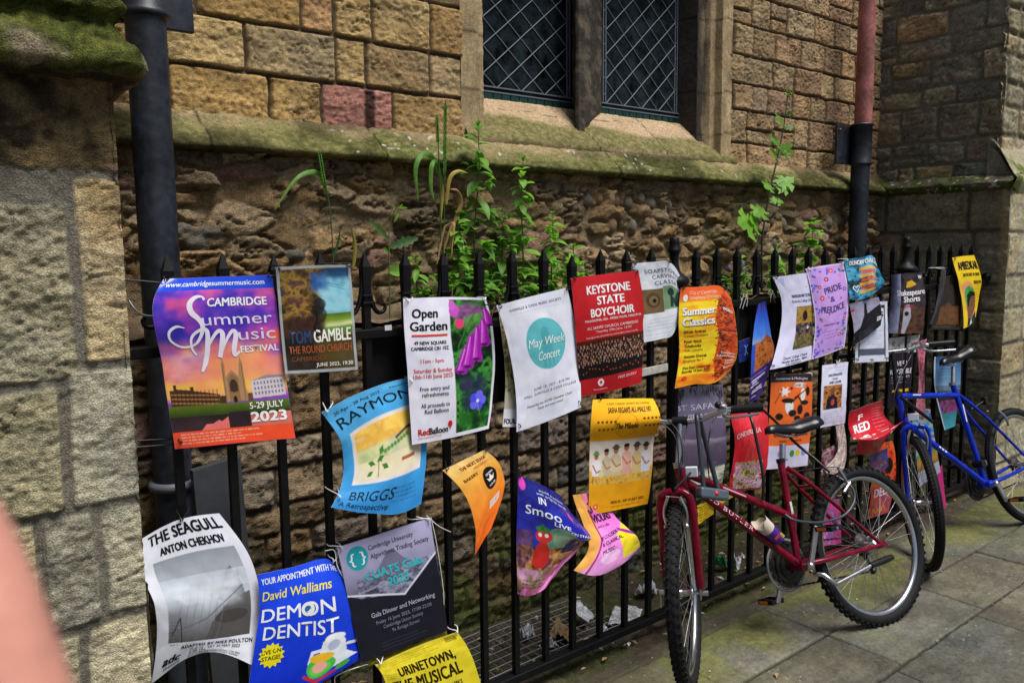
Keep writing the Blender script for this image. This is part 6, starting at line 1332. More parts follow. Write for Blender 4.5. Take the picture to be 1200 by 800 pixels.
# ---- 32 mountain gala poster and yellow musical poster
cv = Cv(116, 140, '#20202c', 1.6)
cv.grad(0, 0, 116, 76, [(0, '#b0accc'), (.6, '#8e8aa8'), (1, '#50505e')], 3, .08)
cv.poly([(12, 68), (40, 44), (58, 24), (66, 22), (76, 36), (96, 50), (116, 62), (116, 90), (10, 90)], '#6c6a84'); cv.noise(14, 44, 112, 84, ['#2c2c38', '#8a8aa4', '#3a3a48', '#a8a8c0', '#24242c'], 9, 147, .75, 5)
cv.poly([(0, 60), (16, 68), (70, 78), (116, 42), (116, 140), (0, 140)], '#1c1c28'); cv.line([(0, 60), (70, 79), (116, 43)], 2.2, '#d4d4e4'); cv.ell(21, 20, 13.5, 14.5, '#249aa8')
cv.small(30, 126, 92, 3, 4, '#585868', 3, .4, .9)
k = Ink(116, 140)
k.t('{ }', 11, 25.5, 11.5, '#f0f4f8', 31, bold=.012); k.t('Cambridge University', 36, 15, 5.8, '#34344c', 92); k.t('Algorithmic Trading Society', 37, 26, 5.8, '#34344c', 110); k.t('CUATS Gala', 26, 50, 10, '#2ab0b8', 98, bold=.03); k.t('2023', 52, 64, 10, '#2ab0b8', 78, bold=.03)
k.t('Gala Dinner and Networking', 24, 94, 5.4, '#b4b4c8', 106, bold=.008); k.t('Friday 16 June 2023, 17:00-22:00', 28, 103, 4, '#8888a0', 100); k.t('Cambridge Union Society', 36, 110, 4, '#8888a0', 88); k.t('9a Bridge Street', 46, 117, 4, '#8888a0', 82)
poster('black and grey gala poster with a mountain and turquoise brackets disc, on thin white string', flat((395, 641), (504, 606), (525, 738), (424, 776), .02, .012), cv, k, ties=((.03, .03), (.97, .03)), tie_black=False)
cv = Cv(110, 80, '#d8c428', 1.6); cv.noise(0, 0, 110, 80, ['#ccb61c', '#dccc34', '#d4c020'], 5, 149, .8)
cv.small(6, 4, 80, 4, 3.6, '#5a4e0c', 3, .75, 1.0); cv.small(4, 30, 16, 3, 3, '#4a3e08', 6, .8, 1); cv.rect(90, 3, 104, 12, '#3a3208', .7); cv.small(91, 4.5, 103, 3, 2.6, '#d8c428', 2, .8, .9)
k = Ink(110, 80); k.t('URINETOWN,', 20, 36, 12, '#201c08', 92, bold=.03, sp=1.05); k.t('THE MUSICAL', 8, 53, 12, '#201c08', 94, bold=.03, sp=1.05); k.t('BOOK AND LYRICS', 56, 62, 3.6, '#2c260a', 90, bold=.02); k.t('BY GREG KOTIS', 58, 68, 3.6, '#2c260a', 90, bold=.02); k.t('MUSIC', 12, 66, 5, '#a8601c', 40, bold=.02)
poster('yellow musical poster in black capitals at the bottom edge, under the mountain gala poster', [[(440, 779, .035), (488, 757, .03), (536, 740, .02)], [(452, 800, .04), (502, 786, .04), (552, 766, .02)], [(462, 850, .04), (515, 836, .04), (568, 815, .02)]], cv, k, ties=((.03, .04), (.97, .03)), tie_black=False)
cv = Cv(90, 60, '#6a5e14', 1.4); cv.noise(0, 0, 90, 60, ['#3a340c', '#8a7c1c', '#5a5010'], 5, 151); k = Ink(90, 60); k.t('THE MUSICAL', 14, 30, 10, '#14120a', 80, bold=.03)
poster('dull yellow poster end hanging below the mountain gala poster', flat((428, 752), (519, 724), (525, 745), (432, 780), .012), cv, k)
# grey paper edge at the bottom beside the blue show poster
cv = Cv(40, 20, '#c8ccd8', 1.3)
# strings
k = MB(); k.tube(crom([onY(505, 606, YF - .03), onY(512, 640, YF - .035), onY(520, 700, YF - .03), onY(516, 740, YF - .03), onY(511, 752, YF - .03)], 6), .0016, M_white_tie, n=6); k.tube(crom([onY(500, 604, YF - .02), onY(514, 616, YF - .03), onY(528, 623, YF - .02)], 5), .0016, M_white_tie, n=6); k.tube(crom([onY(392, 800, YF - .03), onY(396, 790, YF - .03), onY(430, 778, YF - .03), onY(442, 778, YF - .03)], 5), .0016, M_white_tie, n=6)
k.tube(crom([onY(381, 645, YF - .03), onY(392, 645, YF - .03), onY(396, 665, YF - .04), onY(412, 692, YF - .04)], 5), .0016, M_white_tie, n=6)
tag(k.build('string'), 'thin white string looping round the mountain gala poster', 'string')
# ================================================================== WEEDS on the plinth
def leaf_mat(n, c, r=.5): 
    m = node_mat(n, c, rough=r, spec=.35, vary=.45, vscale=35)
    return translucent(m, tuple(min(1, q * 1.9) for q in c), .38)
M_leafs = [leaf_mat('fresh_leaf', (.15, .33, .03)), leaf_mat('mid_leaf', (.11, .26, .03)), leaf_mat('bright_leaf', (.17, .38, .035)), leaf_mat('dull_leaf', (.075, .16, .05))]
M_stem = node_mat('green_stem', (.08, .14, .03), rough=.6); M_stemd = node_mat('purple_stem', (.05, .03, .025), rough=.6)
M_dry = node_mat('dry_blade', (.42, .22, .08), rough=.7, vary=.4, vscale=20); M_yel = node_mat('yellow_blade', (.42, .32, .05), rough=.6, vary=.3, vscale=20)
def blade(k, base, d, up, L, Wd, droop, mat, n=6, fold=.25, lobes=0, seed=0):
    """one leaf: base point, direction, up; droops along its length"""
    d = np.asarray(d, float); d /= np.linalg.norm(d); up = np.asarray(up, float); s = np.cross(d, up); s /= np.linalg.norm(s) + 1e-9; up = np.cross(s, d)
    t = np.linspace(0, 1, n + 1); V = []
    r = random.Random(seed)
    for i, q in enumerate(t):
        ang = droop * q; p = base + d * (L * q * (1 - .25 * abs(droop) * q)) - np.array([0, 0, 1]) * L * droop * q * q * .6
        wv = Wd * (math.sin(math.pi * min(q * .92 + .06, 1)) ** .8) * (1 if not lobes else (.55 + .45 * ((i * lobes) % 2))) * (1 if q < .999 else .05)
        V += [p - s * wv / 2 + up * wv * fold, p, p + s * wv / 2 + up * wv * fold]
    Fc = []
    for i in range(n): a = 3 * i; Fc += [(a, a + 1, a + 4, a + 3), (a + 1, a + 2, a + 5, a + 4)]
    k.add(V, Fc, mat, True)
def weed(label, px, ytop, ybot, Y, seed, nl=22, leafL=.075, leafW=.026, mats=(0, 1), name='weed', cat='weed', lean=0, dens=1., tip=True, side=True, stemmat=None):
    r = random.Random(seed)
    b = onY(px + lean * .0, ybot, Y); b[2] = 1.34; t = onY(px + lean, ytop, Y - .05)
    root = empty(name, b, label, cat)
    P = crom([b, b * .6 + t * .4 + np.array([r.uniform(-.015, .015), r.uniform(-.02, .02), 0]), b * .25 + t * .75 + np.array([r.uniform(-.012, .012), 0, 0]), t], 7)
    k = MB(); k.tube(P, np.linspace(.0042, .0016, len(P)), stemmat or M_stem, n=7); k.build('stem', root)
    f = MB(); H = len(P)
    for i in range(nl):
        q = .10 + .9 * i / nl; p = P[int(q * (H - 1))]; a = i * 2.4 + r.uniform(-.4, .4)
        for j in range(2 if side else 1):
            aa = a + math.pi * j; d = np.array([math.cos(aa), math.sin(aa) * .8, r.uniform(.1, .7) if q > .85 else r.uniform(-.75, .3)])
            sz = (1.45 - .65 * q) * r.uniform(.65, 1.15) * (1 if q < .93 else .8)
            blade(f, p, d, (0, -.35, 1), leafL * sz, leafW * 1.35 * sz, r.uniform(.15, .7), M_leafs[r.choice(mats)], 5, r.uniform(.1, .35))
            if r.random() < .45 * dens and q < .8:      # small side shoot
                e = p + d / np.linalg.norm(d) * leafL * .5
                for m_ in range(4): aa2 = aa + r.uniform(-1.2, 1.2); blade(f, e, (math.cos(aa2), math.sin(aa2), r.uniform(0, .8)), (0, 0, 1), leafL * .55 * sz, leafW * .75 * sz, r.uniform(.1, .7), M_leafs[r.choice(mats)], 4)
    if tip:
        for m_ in range(9): aa = m_ * 2.4; blade(f, P[-1] - (0, 0, .01), (math.cos(aa) * .6, math.sin(aa) * .6, 1), (0, 0, 1), leafL * .4, leafW * .35, .2, M_leafs[mats[0]], 4)
    f.build('leaves', root)
    return root
YW_ = 2.80
weed('tallest bushy nettle-like weed growing on the plinth, left of the window mullion', 560, 146, 340, YW_, 1, 20, .095, .032, (0, 1, 1))
weed('second leafy weed below the window sill, with a large pale leaf half way', 613, 186, 340, YW_ - .02, 2, 18, .08, .028, (0, 2, 1))
weed('smaller leafy weed at the right end of the bushy group, above the red choir poster', 648, 250, 345, YW_, 3, 16, .075, .026, (0, 2))
weed('low sprawling weed between the bars right of the tall grass', 537, 250, 345, YW_ - .03, 4, 16, .075, .024, (1, 0), dens=1.4)
weed('thin weed with narrow leaves between the two bushy weeds', 588, 246, 345, YW_ + .03, 5, 18, .075, .022, (0, 1), dens=1.6)
weed('short weed with narrow leaves beside the tip of the red choir poster', 672, 288, 350, YW_ - .04, 6, 10, .08, .026, (0, 2))
weed('thin weed low behind the scroll left of the open garden poster', 487, 300, 350, YW_ - .05, 7, 10, .06, .02, (0, 1), dens=1.2)
# ground cover in front of the weeds
r = random.Random(44); f = MB()
for i in range(400):
    px_ = r.choice([r.uniform(500, 700), r.uniform(500, 660), r.uniform(842, 960)]); Y = r.uniform(2.66, 2.88); b = onY(px_, 330, Y); b[2] = 1.34 + r.uniform(0, .17) * (1 if px_ < 700 else .7)
    a = r.uniform(0, 6.28); blade(f, b, (math.cos(a), math.sin(a), r.uniform(-.1, .9)), (0, 0, 1), r.uniform(.04, .085), r.uniform(.014, .026), r.uniform(.1, .8), M_leafs[r.choice((0, 1, 1, 3))], 4)
for i in range(90):
    px_ = r.uniform(500, 700); b = onY(px_, 330, r.uniform(2.66, 2.86)); b[2] = 1.33
    f.tube([b, b + (r.uniform(-.03, .03), r.uniform(-.02, .02), r.uniform(.05, .16))], .0013, M_dry if i % 2 else M_stem, n=4)
tag(f.build('ground_cover'), 'low green weeds and dry stalks along the top of the plinth', 'ground cover', kind='stuff')
# wild grasses with ears
def grass(label, stems, blades, Y):
    b0 = onY(stems[0][0][0], stems[0][0][1], Y); b0[2] = 1.34; root = empty('wild_grass', b0, label, 'grass')
    for pts, ear in stems:
        pass
    return root
def ear(k, P0, P1, mat):
    P0, P1 = np.asarray(P0), np.asarray(P1); n = 11; d = (P1 - P0) / n; L = np.linalg.norm(P1 - P0)
    for i in range(n):
        for s in (-1, 1):
            p = P0 + d * (i + .3 * (s + 1) / 2); k.ball(p + np.array([s * .0045, 0, 0]), 1, mat, 6, (.0035, .0035, L / n * .75))
def wild_grass(label, base, stems, blades, Y):
    b0 = onY(*base, Y); b0[2] = 1.33; root = empty('wild_grass', b0, label, 'grass')
    for pts, e in stems:
        P = crom([b0 if i == 0 else onY(p[0], p[1], Y - .01 * i) for i, p in enumerate(pts)], 8)
        k = MB(); k.tube(P, .0022, M_leafs[3], n=6); k.build('stem', root)
        if e: k = MB(); ear(k, onY(*e[0], Y - .03), onY(*e[1], Y - .03), M_leafs[1]); k.build('ear', root)
    for pts, wd, mat in blades:
        P = crom([onY(p[0], p[1], Y - .012 * i) for i, p in enumerate(pts)], 7); n = len(P)
        T = np.gradient(P, axis=0); N = np.cross(T, AX_F); N /= np.linalg.norm(N, axis=1)[:, None] + 1e-9
        W = wd * np.sin(np.linspace(.35, math.pi - .03, n)) ** .7
        V = np.concatenate([P - N * W[:, None] / 2 + AX_F * -.0 , P + np.array([0, -.004, 0]), P + N * W[:, None] / 2])
        k = MB(); k.add(V, [(i, i + 1, n + i + 1, n + i) for i in range(n - 1)] + [(n + i, n + i + 1, 2 * n + i + 1, 2 * n + i) for i in range(n - 1)], mat, True); k.build('blade', root)
    return root
wild_grass('single wheat-like grass stalk with an arching leaf, above the small dark tree poster', (392, 320), [([(392, 320), (388, 260), (381, 215), (375, 178)], ((380, 213), (374, 177)))], [([(383, 228), (374, 205), (362, 202), (345, 212), (322, 246)], .018, M_leafs[1]), ([(390, 305), (396, 285), (399, 268)], .010, M_leafs[3])], 2.80)
wild_grass('tall grass with two ears, drooping green leaves and dry brown blades beside the bushy weeds', (517, 330), [([(517, 330), (516, 240), (514, 180), (512, 136)], ((513, 165), (512, 136))), ([(522, 330), (521, 230), (521, 160), (522, 118)], ((521, 200), (522, 120)))],
    [([(515, 205), (506, 184), (494, 182), (487, 200), (490, 236)], .022, M_leafs[1]), ([(518, 220), (512, 192), (506, 194), (505, 220), (509, 236)], .018, M_leafs[1]), ([(523, 240), (527, 210), (536, 201), (548, 203)], .016, M_yel), ([(516, 260), (518, 230), (519, 216)], .014, M_yel),
     ([(524, 300), (533, 260), (540, 238), (536, 224), (527, 222)], .016, M_dry), ([(518, 300), (526, 275), (532, 262), (529, 300)], .012, M_dry), ([(512, 310), (520, 270), (526, 262)], .008, M_dry)], 2.74)
wild_grass('short lone grass blade on the plinth behind the small dark tree poster', (415, 330), [], [([(414, 315), (416, 290), (412, 266)], .014, M_yel)], 2.76)
# jagged thistle-like seedling and round leaf
b0 = onY(456, 335, 2.72); b0[2] = 1.33; root = empty('thistle', b0, 'pale thistle-like seedling with jagged grey-green leaves, left of the tall grass', 'thistle')
k = MB(); k.tube(crom([b0, onY(456, 300, 2.72), onY(457, 262, 2.72), onY(466, 240, 2.70)], 6), np.linspace(.003, .0014, 19), M_stem, n=6); k.build('stem', root)
for (p, q, wd, mt, lo) in (((457, 290), (491, 276), .05, 3, 1), ((456, 282), (432, 256), .036, 3, 1), ((455, 296), (448, 290), .02, 1, 0), ((462, 260), (466, 248), .018, 2, 0), ((466, 244), (478, 243), .012, 0, 0), ((464, 246), (460, 240), .012, 0, 0), ((466, 244), (472, 238), .010, 0, 0), ((456, 318), (478, 316), .05, 2, 0)):
    A, B = onY(*p, 2.72), onY(*q, 2.68); k = MB(); blade(k, A, B - A, (0, -1, .35), np.linalg.norm(B - A), wd, .1, M_leafs[mt], 10, .2, lo); k.build('leaf', root)
# tall sow thistle before the right part of the wall
b0 = onY(893, 330, 2.74); b0[2] = 1.33; root = empty('sow_thistle', b0, 'tall lone sow thistle with a dark stem and bright lobed leaves near the far downpipe', 'thistle')
st = crom([b0, onY(893, 285, 2.73), onY(900, 235, 2.72), onY(911, 185, 2.71), onY(919, 145, 2.70), onY(923, 112, 2.70)], 8)
k = MB(); k.tube(st, np.linspace(.0065, .0028, len(st)), M_stemd, n=8); k.build('stem', root)
r = random.Random(9)
for (p, q, wd, mt) in (((893, 262), (852, 250), .09, 2), ((893, 262), (872, 247), .07, 2), ((898, 240), (878, 252), .06, 0), ((903, 222), (941, 196), .09, 2), ((903, 222), (935, 214), .08, 2), ((901, 232), (926, 236), .08, 2), ((902, 228), (912, 242), .06, 2), ((905, 215), (893, 218), .04, 0), ((910, 190), (933, 152), .06, 0), ((912, 182), (898, 170), .05, 0), ((913, 176), (926, 178), .05, 0), ((915, 165), (900, 160), .05, 1), ((917, 150), (936, 146), .05, 1), ((919, 142), (906, 132), .05, 1), ((920, 136), (932, 126), .04, 1)):
    A, B = onY(*p, 2.72), onY(*q, 2.66)
    k = MB(); d = B - A; L = np.linalg.norm(d); dn = d / L; fc = -AX_F - dn * (-AX_F @ dn); fc /= np.linalg.norm(fc); fc = fc + np.array([0, 0, .5]); sd3 = np.cross(fc, dn); sd3 /= np.linalg.norm(sd3)
    out = [(.30, .04), (.36, .20), (.22, .42), (.46, .34), (.50, .20), (.58, .36), (.52, .62), (.76, .42), (.72, .20), (.84, .24), (1.0, 0)]
    out = out + [(x, -y) for x, y in out[-2::-1]]
    d = d * .72; L = L * .72; wv_ = L * .62
    ring = [A + d * x + sd3 * y * wv_ - np.array([0, 0, 1]) * (.12 * L * x * x + .25 * abs(y) * wv_ * .6) for x, y in out]; mid = A + d * .6 - np.array([0, 0, .03 * L])
    k.add([mid] + ring, [(0, i, i + 1) for i in range(1, len(ring))] + [(0, len(ring), 1)], M_leafs[mt], False)
    k.tube([A, A + d * .35, mid], .0014, M_stem, n=5)
    k.build('leaf', root)
k = MB()
for i in range(14): p = st[-1] + np.array([r.uniform(-.03, .03), r.uniform(-.02, .02), r.uniform(-.01, .03)]); k.tube([st[-1], p], .0012, M_stem, n=4, caps=False); k.ball(p, .006, M_leafs[1] if i % 3 else M_yel, 6, (1, 1, 1.3))
k.build('buds', root)
weed('bushy pale green weed with heart-shaped leaves right of the tall sow thistle', 944, 258, 320, 2.74, 21, 12, .09, .045, (2, 0), lean=10, dens=1.5)
weed('yellowish drooping weed at the foot of the tall sow thistle', 905, 288, 320, 2.70, 22, 9, .08, .03, (2, 0), lean=8, dens=1)
weed('low weed with tiny violet flowers behind the bars right of the flame poster', 868, 300, 330, 2.66, 23, 10, .05, .02, (1, 0), dens=1.5)
M_vio = node_mat('violet_petal', (.16, .07, .5), rough=.6)
for (x, y) in ((855, 313), (871, 310), (862, 320), (874, 318)):
    k = MB(); c = onY(x, y, 2.6); k.ball(c, .004, M_yel, 6)
    for a in range(5): k.ball(c + .0065 * np.array([math.cos(a * 1.257), 0, math.sin(a * 1.257)]), .0065, M_vio, 6, (1, .5, 1))
    k.tube([c, c + np.array([.004, .03, -.10]), c + np.array([.006, .05, -.24])], .0012, M_stem, n=5)
    tag(k.build('violet'), 'tiny violet flower between the bars right of the flame poster', 'flower', 'tiny violet flowers')
# cobwebby straw bits on the rail
k = MB(); r = random.Random(12)
for (x, y) in ((872, 348), (905, 344), (935, 336), (1000, 402)):
    for i in range(7): p = onY(x + r.uniform(-6, 6), y, YF - .02); k.tube(crom([p, p + (r.uniform(-.02, .02), -.01, r.uniform(-.01, .02)), p + (r.uniform(-.04, .04), -.015, r.uniform(-.05, .01))], 4), .001, M_dry if i % 2 else M_white_tie, n=4)
tag(k.build('straw'), 'wisps of straw and torn tape caught on the top rail', 'straw', kind='stuff')
# ================================================================== BICYCLES
M_rub = node_mat('tyre_rubber', (.010, .010, .011), rough=.7, spec=.18, vary=.3, vscale=40)
M_alu = node_mat('brushed_aluminium', (.55, .56, .58), rough=.28, metal=1, vary=.15, vscale=60)
M_steel = node_mat('dull_steel', (.36, .36, .37), rough=.38, metal=.9, vary=.3, vscale=60)
M_blk = node_mat('black_plastic', (.008, .008, .009), rough=.4, spec=.28)
M_sad = node_mat('black_saddle_vinyl', (.006, .006, .008), rough=.26, spec=.34, bump=.15, bscale=300)
M_red = node_mat('dark_red_enamel', (.145, .001, .014), rough=.16, spec=.28, coat=.08, vary=.4, vscale=16, fine=.15)
M_blue = node_mat('blue_enamel', (.003, .024, .40), rough=.18, spec=.25, coat=.06, vary=.3, vscale=14, fine=.12)
M_chain = node_mat('oily_chain', (.03, .026, .022), rough=.5, metal=.5)
M_amber = node_mat('amber_reflector', (.75, .20, .02), rough=.2, spec=.7)
M_clear = node_mat('clear_reflector', (.62, .66, .72), rough=.15, spec=.8)
M_cable = node_mat('black_cable', (.010, .010, .011), rough=.35)
def frame_axes(yaw, lean):
    d = np.array([math.cos(yaw), math.sin(yaw), 0]); s = np.array([-math.sin(yaw), math.cos(yaw), 0])
    up = math.cos(lean) * np.array([0, 0, 1.]) + math.sin(lean) * s; return d, up, np.cross(d, up)
def ring_pts(c, d, up, r, n=72):
    a = np.linspace(0, 2 * np.pi, n + 1); return c + r * (np.cos(a)[:, None] * d + np.sin(a)[:, None] * up)
def torus(k, c, d, up, nrm, R, prof, mat, n=72, smooth=True):
    """prof: closed list of (radial, axial)"""
    a = np.linspace(0, 2 * np.pi, n, endpoint=False); m_ = len(prof)
    V = np.concatenate([c + (R + pr) * (math.cos(t) * d + math.sin(t) * up) + pa * nrm for t in a for pr, pa in [(0, 0)][:0]] or [np.array([c + (R + pr) * (math.cos(t) * d + math.sin(t) * up) + pa * nrm for pr, pa in prof]) for t in a])
    Fc = [(i * m_ + j, i * m_ + (j + 1) % m_, ((i + 1) % n) * m_ + (j + 1) % m_, ((i + 1) % n) * m_ + j) for i in range(n) for j in range(m_)]
    k.add(V, Fc, mat, smooth)
def wheel(bike, c, d, up, nrm, Ro, knobby, spoke_n=28, seed=0, tw=.024, rimmat=None):
    h = MB(); h.lathe([(.006, -.055), (.006, -.036), (.022, -.034), (.022, -.029), (.013, -.024), (.013, .024), (.022, .029), (.022, .034), (.006, .036), (.006, .055)], c, nrm, M_alu, 20)
    w_ = h.build('wheel', bike)
    t = MB(); Rt = Ro - tw
    a = np.linspace(0, 2 * np.pi, 14, endpoint=False); torus(t, c, d, up, nrm, Rt, [(tw * .93 * math.cos(q), tw * .95 * math.sin(q)) for q in a], M_rub)
    if knobby:
        n = 62
        for i in range(n):
            for (off, ax_, sx, sy, sz) in ((0, .0075, .017, .009, .006), (.5, -.0075, .017, .009, .006), (.25, .0195, .012, .009, .008), (.75, -.0195, .012, .009, .008)):
                q = 2 * math.pi * (i + off) / n; rr = Rt + math.sqrt(max(tw ** 2 - ax_ ** 2, 0)) * .93
                rd = math.cos(q) * d + math.sin(q) * up; tg = -math.sin(q) * d + math.cos(q) * up
                sk = .45 if ax_ > 0 else -.45; tg2 = tg + sk * nrm * (1 if abs(ax_) < .01 else 0); tg2 /= np.linalg.norm(tg2); n2 = np.cross(rd, tg2)
                t.box(c + rd * rr + nrm * ax_, (sx, sy, sz), M_rub, ax=[tg2, n2, rd])
    else:
        for i in range(110):
            q = 2 * math.pi * i / 110; rd = math.cos(q) * d + math.sin(q) * up; tg = -math.sin(q) * d + math.cos(q) * up
            for ax_ in (-.012, 0, .012): t.box(c + rd * (Rt + math.sqrt(tw ** 2 - ax_ ** 2) * .95) + nrm * ax_, (.011, .006, .003), M_rub, ax=[tg, nrm, rd])
    t.build('tyre', w_)
    r = MB(); Rr = Rt - tw * .78
    torus(r, c, d, up, nrm, Rr, [(.004, -.013), (.006, -.011), (.001, -.008), (-.002, 0), (.001, .008), (.006, .011), (.004, .013), (-.008, .0125), (-.015, .006), (-.016, 0), (-.015, -.006), (-.008, -.0125)], rimmat or M_alu, 80, True)
    r.build('rim', w_)
    s = MB()
    for i in range(spoke_n):
        sd_ = 1 if i % 2 else -1; q = 2 * math.pi * i / spoke_n; q2 = q + (.75 if (i // 2) % 2 else -.75)
        A = c + nrm * sd_ * .031 + .020 * (math.cos(q2) * d + math.sin(q2) * up); B = c + (Rr - .012) * (math.cos(q) * d + math.sin(q) * up)
        s.tube([A, B], .0011, M_steel, n=5, caps=False)
    s.build('spokes', w_)
    return w_
def pedal(k, c, d, ax, up):
    """platform pedal with reflectors; ax = axle direction"""
    k.tube([c - ax * .05, c + ax * .055], .006, M_steel, n=8)
    for s in (-1, 1): k.box(c + d * s * .028 + ax * .01, (.010, .085, .020), M_blk, ax=[d, ax, np.cross(d, ax)], bev=.002)
    for s in (-1, 1): k.box(c + ax * (.01 + s * .038), (.05, .010, .018), M_blk, ax=[d, ax, np.cross(d, ax)], bev=.002)
def saddle(bike, c, fwd, up, side, mat, L=.26):
    """c = middle of the saddle top; fwd towards the nose"""
    k = MB(); n = 16; V = []
    prof = np.linspace(0, 1, n)
    m_ = 14
    for q in prof:                                     # q 0 nose .. 1 tail
        x = (.5 - q) * L; wd = np.interp(q, [0, .08, .35, .55, .8, .95, 1], [.012, .020, .026, .040, .078, .074, .05]); ht = np.interp(q, [0, .1, .5, .8, 1], [.016, .026, .040, .052, .030]); top = np.interp(q, [0, .1, .3, .55, .85, 1], [-.010, .002, -.002, -.008, .014, .010])
        for j in range(m_):
            a = 2 * math.pi * j / m_; cy, sy = math.cos(a), math.sin(a)
            V.append(c + fwd * x + side * wd * np.sign(cy) * abs(cy) ** .8 + up * (top - ht * .5 + ht * .5 * np.sign(sy) * abs(sy) ** .75 * (1 if sy > 0 else 1.0) - (.018 * abs(cy) ** 2 if sy < .5 else 0)))
    Fc = [(i * m_ + j, i * m_ + (j + 1) % m_, (i + 1) * m_ + (j + 1) % m_, (i + 1) * m_ + j) for i in range(n - 1) for j in range(m_)] + [list(range(m_)), [(n - 1) * m_ + j for j in range(m_)][::-1]]
    k.add(V, Fc, mat, True); s_ = k.build('saddle', bike)
    r = MB()
    for sg in (-1, 1): r.tube(crom([c + fwd * .10 - up * .034 + side * sg * .006, c + fwd * .03 - up * .058 + side * sg * .018, c - fwd * .05 - up * .056 + side * sg * .022, c - fwd * .10 - up * .036 + side * sg * .03], 5), .0035, M_steel, n=8)
    r.build('saddle_rail', s_)
    return s_
def chainset(bike, bb, d, up, n, side_c, R, guard):
    k = MB()
    for (rr, cc, t_) in ((R, side_c, .003), (R * .8, side_c + .007, .003), (R * .58, side_c + .012, .003)):
        m_ = 42; a = np.linspace(0, 2 * np.pi, m_ * 2, endpoint=False); rad_ = np.where(np.arange(m_ * 2) % 2 == 0, rr, rr - .006)
        out = np.stack([rad_ * np.cos(a), rad_ * np.sin(a)], 1); V = []
        inn = np.stack([(rr - .030) * np.cos(a), (rr - .022) * np.sin(a)], 1)
        for z in (0, t_):
            for P_ in (out, inn): V += [bb + d * p[0] + up * p[1] + n * (cc + z) for p in P_]
        q = m_ * 2; Fc = []
        for i in range(q): j = (i + 1) % q; Fc += [(i, j, q + j, q + i), (2 * q + i, 3 * q + i, 3 * q + j, 2 * q + j), (i, 2 * q + i, 2 * q + j, j), (q + i, q + j, 3 * q + j, 3 * q + i)]
        k.add(V, Fc, M_chain)
    for i in range(5): a = i * 1.2566; k.box(bb + (d * math.cos(a) + up * math.sin(a)) * (R * .45) + n * (side_c + .006), (R * .9, .016, .006), M_blk, ax=[d * math.cos(a) + up * math.sin(a), -d * math.sin(a) + up * math.cos(a), n])
    if guard: torus(k, bb + n * (side_c - .008), d, up, n, R + .008, [(.006, -.002), (.006, .002), (-.006, .002), (-.006, -.002)], guard, 60)
    return k.build('chainring', bike)

def lay(px, py, pl):                                    # pixel -> point on a bicycle's own mid-plane
    o, d, up, n = pl; r = ray(px, py); return CAMP + r * (((o - CAMP) @ n) / (r @ n))

# ---------------- red bicycle
yaw, lean = rad(-10.3), rad(18); d, up, n = frame_axes(yaw, lean); o = np.array([3.277, 1.591, 0.0]); pl = (o, d, up, n)
B1 = empty('bicycle', o, 'dark red bicycle with black saddle, front wheel turned, leaning on the railings', 'bicycle', 'bicycles leaning on the railings')
Lc = lambda a, b, c=0: o + d * a + up * b + n * c
RAX = Lc(.024, .338)
wheel(B1, RAX, d, up, n, .338, True, 32, 0, .026)
fwd = -d
BB = lay(936, 662, pl); ST = lay(915, 541, pl); SJ = lay(931, 606, pl); SS = lay(920, 548, pl); HT = lay(795, 545, pl); HB = lay(801, 572, pl); DTp = lay(805, 566, pl); TTp = lay(798, 552, pl)
df, uf, nf = frame_axes(rad(33.5), rad(6))
FC = np.array([2.298, 1.868, .334])
wheel(B1, FC, df, uf, nf, .336, True, 32, 3, .027)
f = MB()
f.tube([BB, ST], .0155, M_red, n=16); f.tube([TTp, SJ], .0155, M_red, n=16); f.tube([DTp, BB + up * .004], .0165, M_red, n=16); f.tube([HB, HT], .0185, M_red, n=16)
for sg in (-1, 1):
    f.tube(crom([SS + n * sg * .012, SS * .75 + RAX * .25 + n * sg * .042, RAX + n * sg * .062 + d * .004], 6), np.linspace(.0095, .0075, 13), M_red, n=12)
    f.tube(crom([BB + n * sg * .018 + d * .02, BB * .6 + RAX * .4 + n * sg * .048, RAX + n * sg * .062], 6), np.linspace(.0125, .0085, 13), M_red, n=12)
    f.box(RAX + n * sg * .062 + d * .006, (.05, .03, .005), M_red, ax=[d, up, n], bev=.002)
f.tube([BB - n * .036, BB + n * .036], .022, M_red, n=18); f.tube([SS + n * .03 - up * .09 + d * .085, SS - n * .03 - up * .09 + d * .085], .006, M_red, n=8)
f.build('frame', B1)
k = MB()                                               # maker's lettering along the down tube
nd = (BB - DTp) / np.linalg.norm(BB - DTp); tn = np.cross(nd, n); tn = tn if tn[2] > 0 else -tn
V, Fc = glyph('AUD BUTLER', 0, 1.3); V = V * (.016 / CAP); V[:, 0] *= 1.7
k.add(DTp + nd * .065 + n * .0168 + V[:, :1] * nd + (V[:, 1:] - .006) * tn - (V[:, 1:] - .006) ** 2 * 20 * n, Fc, node_mat('silver_lettering', (.6, .5, .55), rough=.4)); k.build('lettering', B1)
k = MB(); nd2 = (SJ - TTp) / np.linalg.norm(SJ - TTp); tn2 = np.cross(nd2, n); tn2 = tn2 if tn2[2] > 0 else -tn2
k.box(TTp + nd2 * .26 + n * .0157, (.12, .006, .001), node_mat('pink_transfer', (.6, .3, .35), rough=.4), ax=[nd2, tn2, n]); k.build('transfer', B1)
k = MB(); k.tube([ST - up * .03, lay(917, 520, pl)], .0128, M_alu, n=14); k.tube([ST - up * .004, ST + up * .014], .018, M_blk, n=14); k.tube([ST + up * .005 + d * .014, ST + up * .005 + d * .04], .004, M_alu, n=8); k.build('seat_post', B1)
saddle(B1, lay(926, 498, pl) + up * .012, fwd, up, n, M_sad, .285)
k = MB()                                               # small sticker on the seat tube
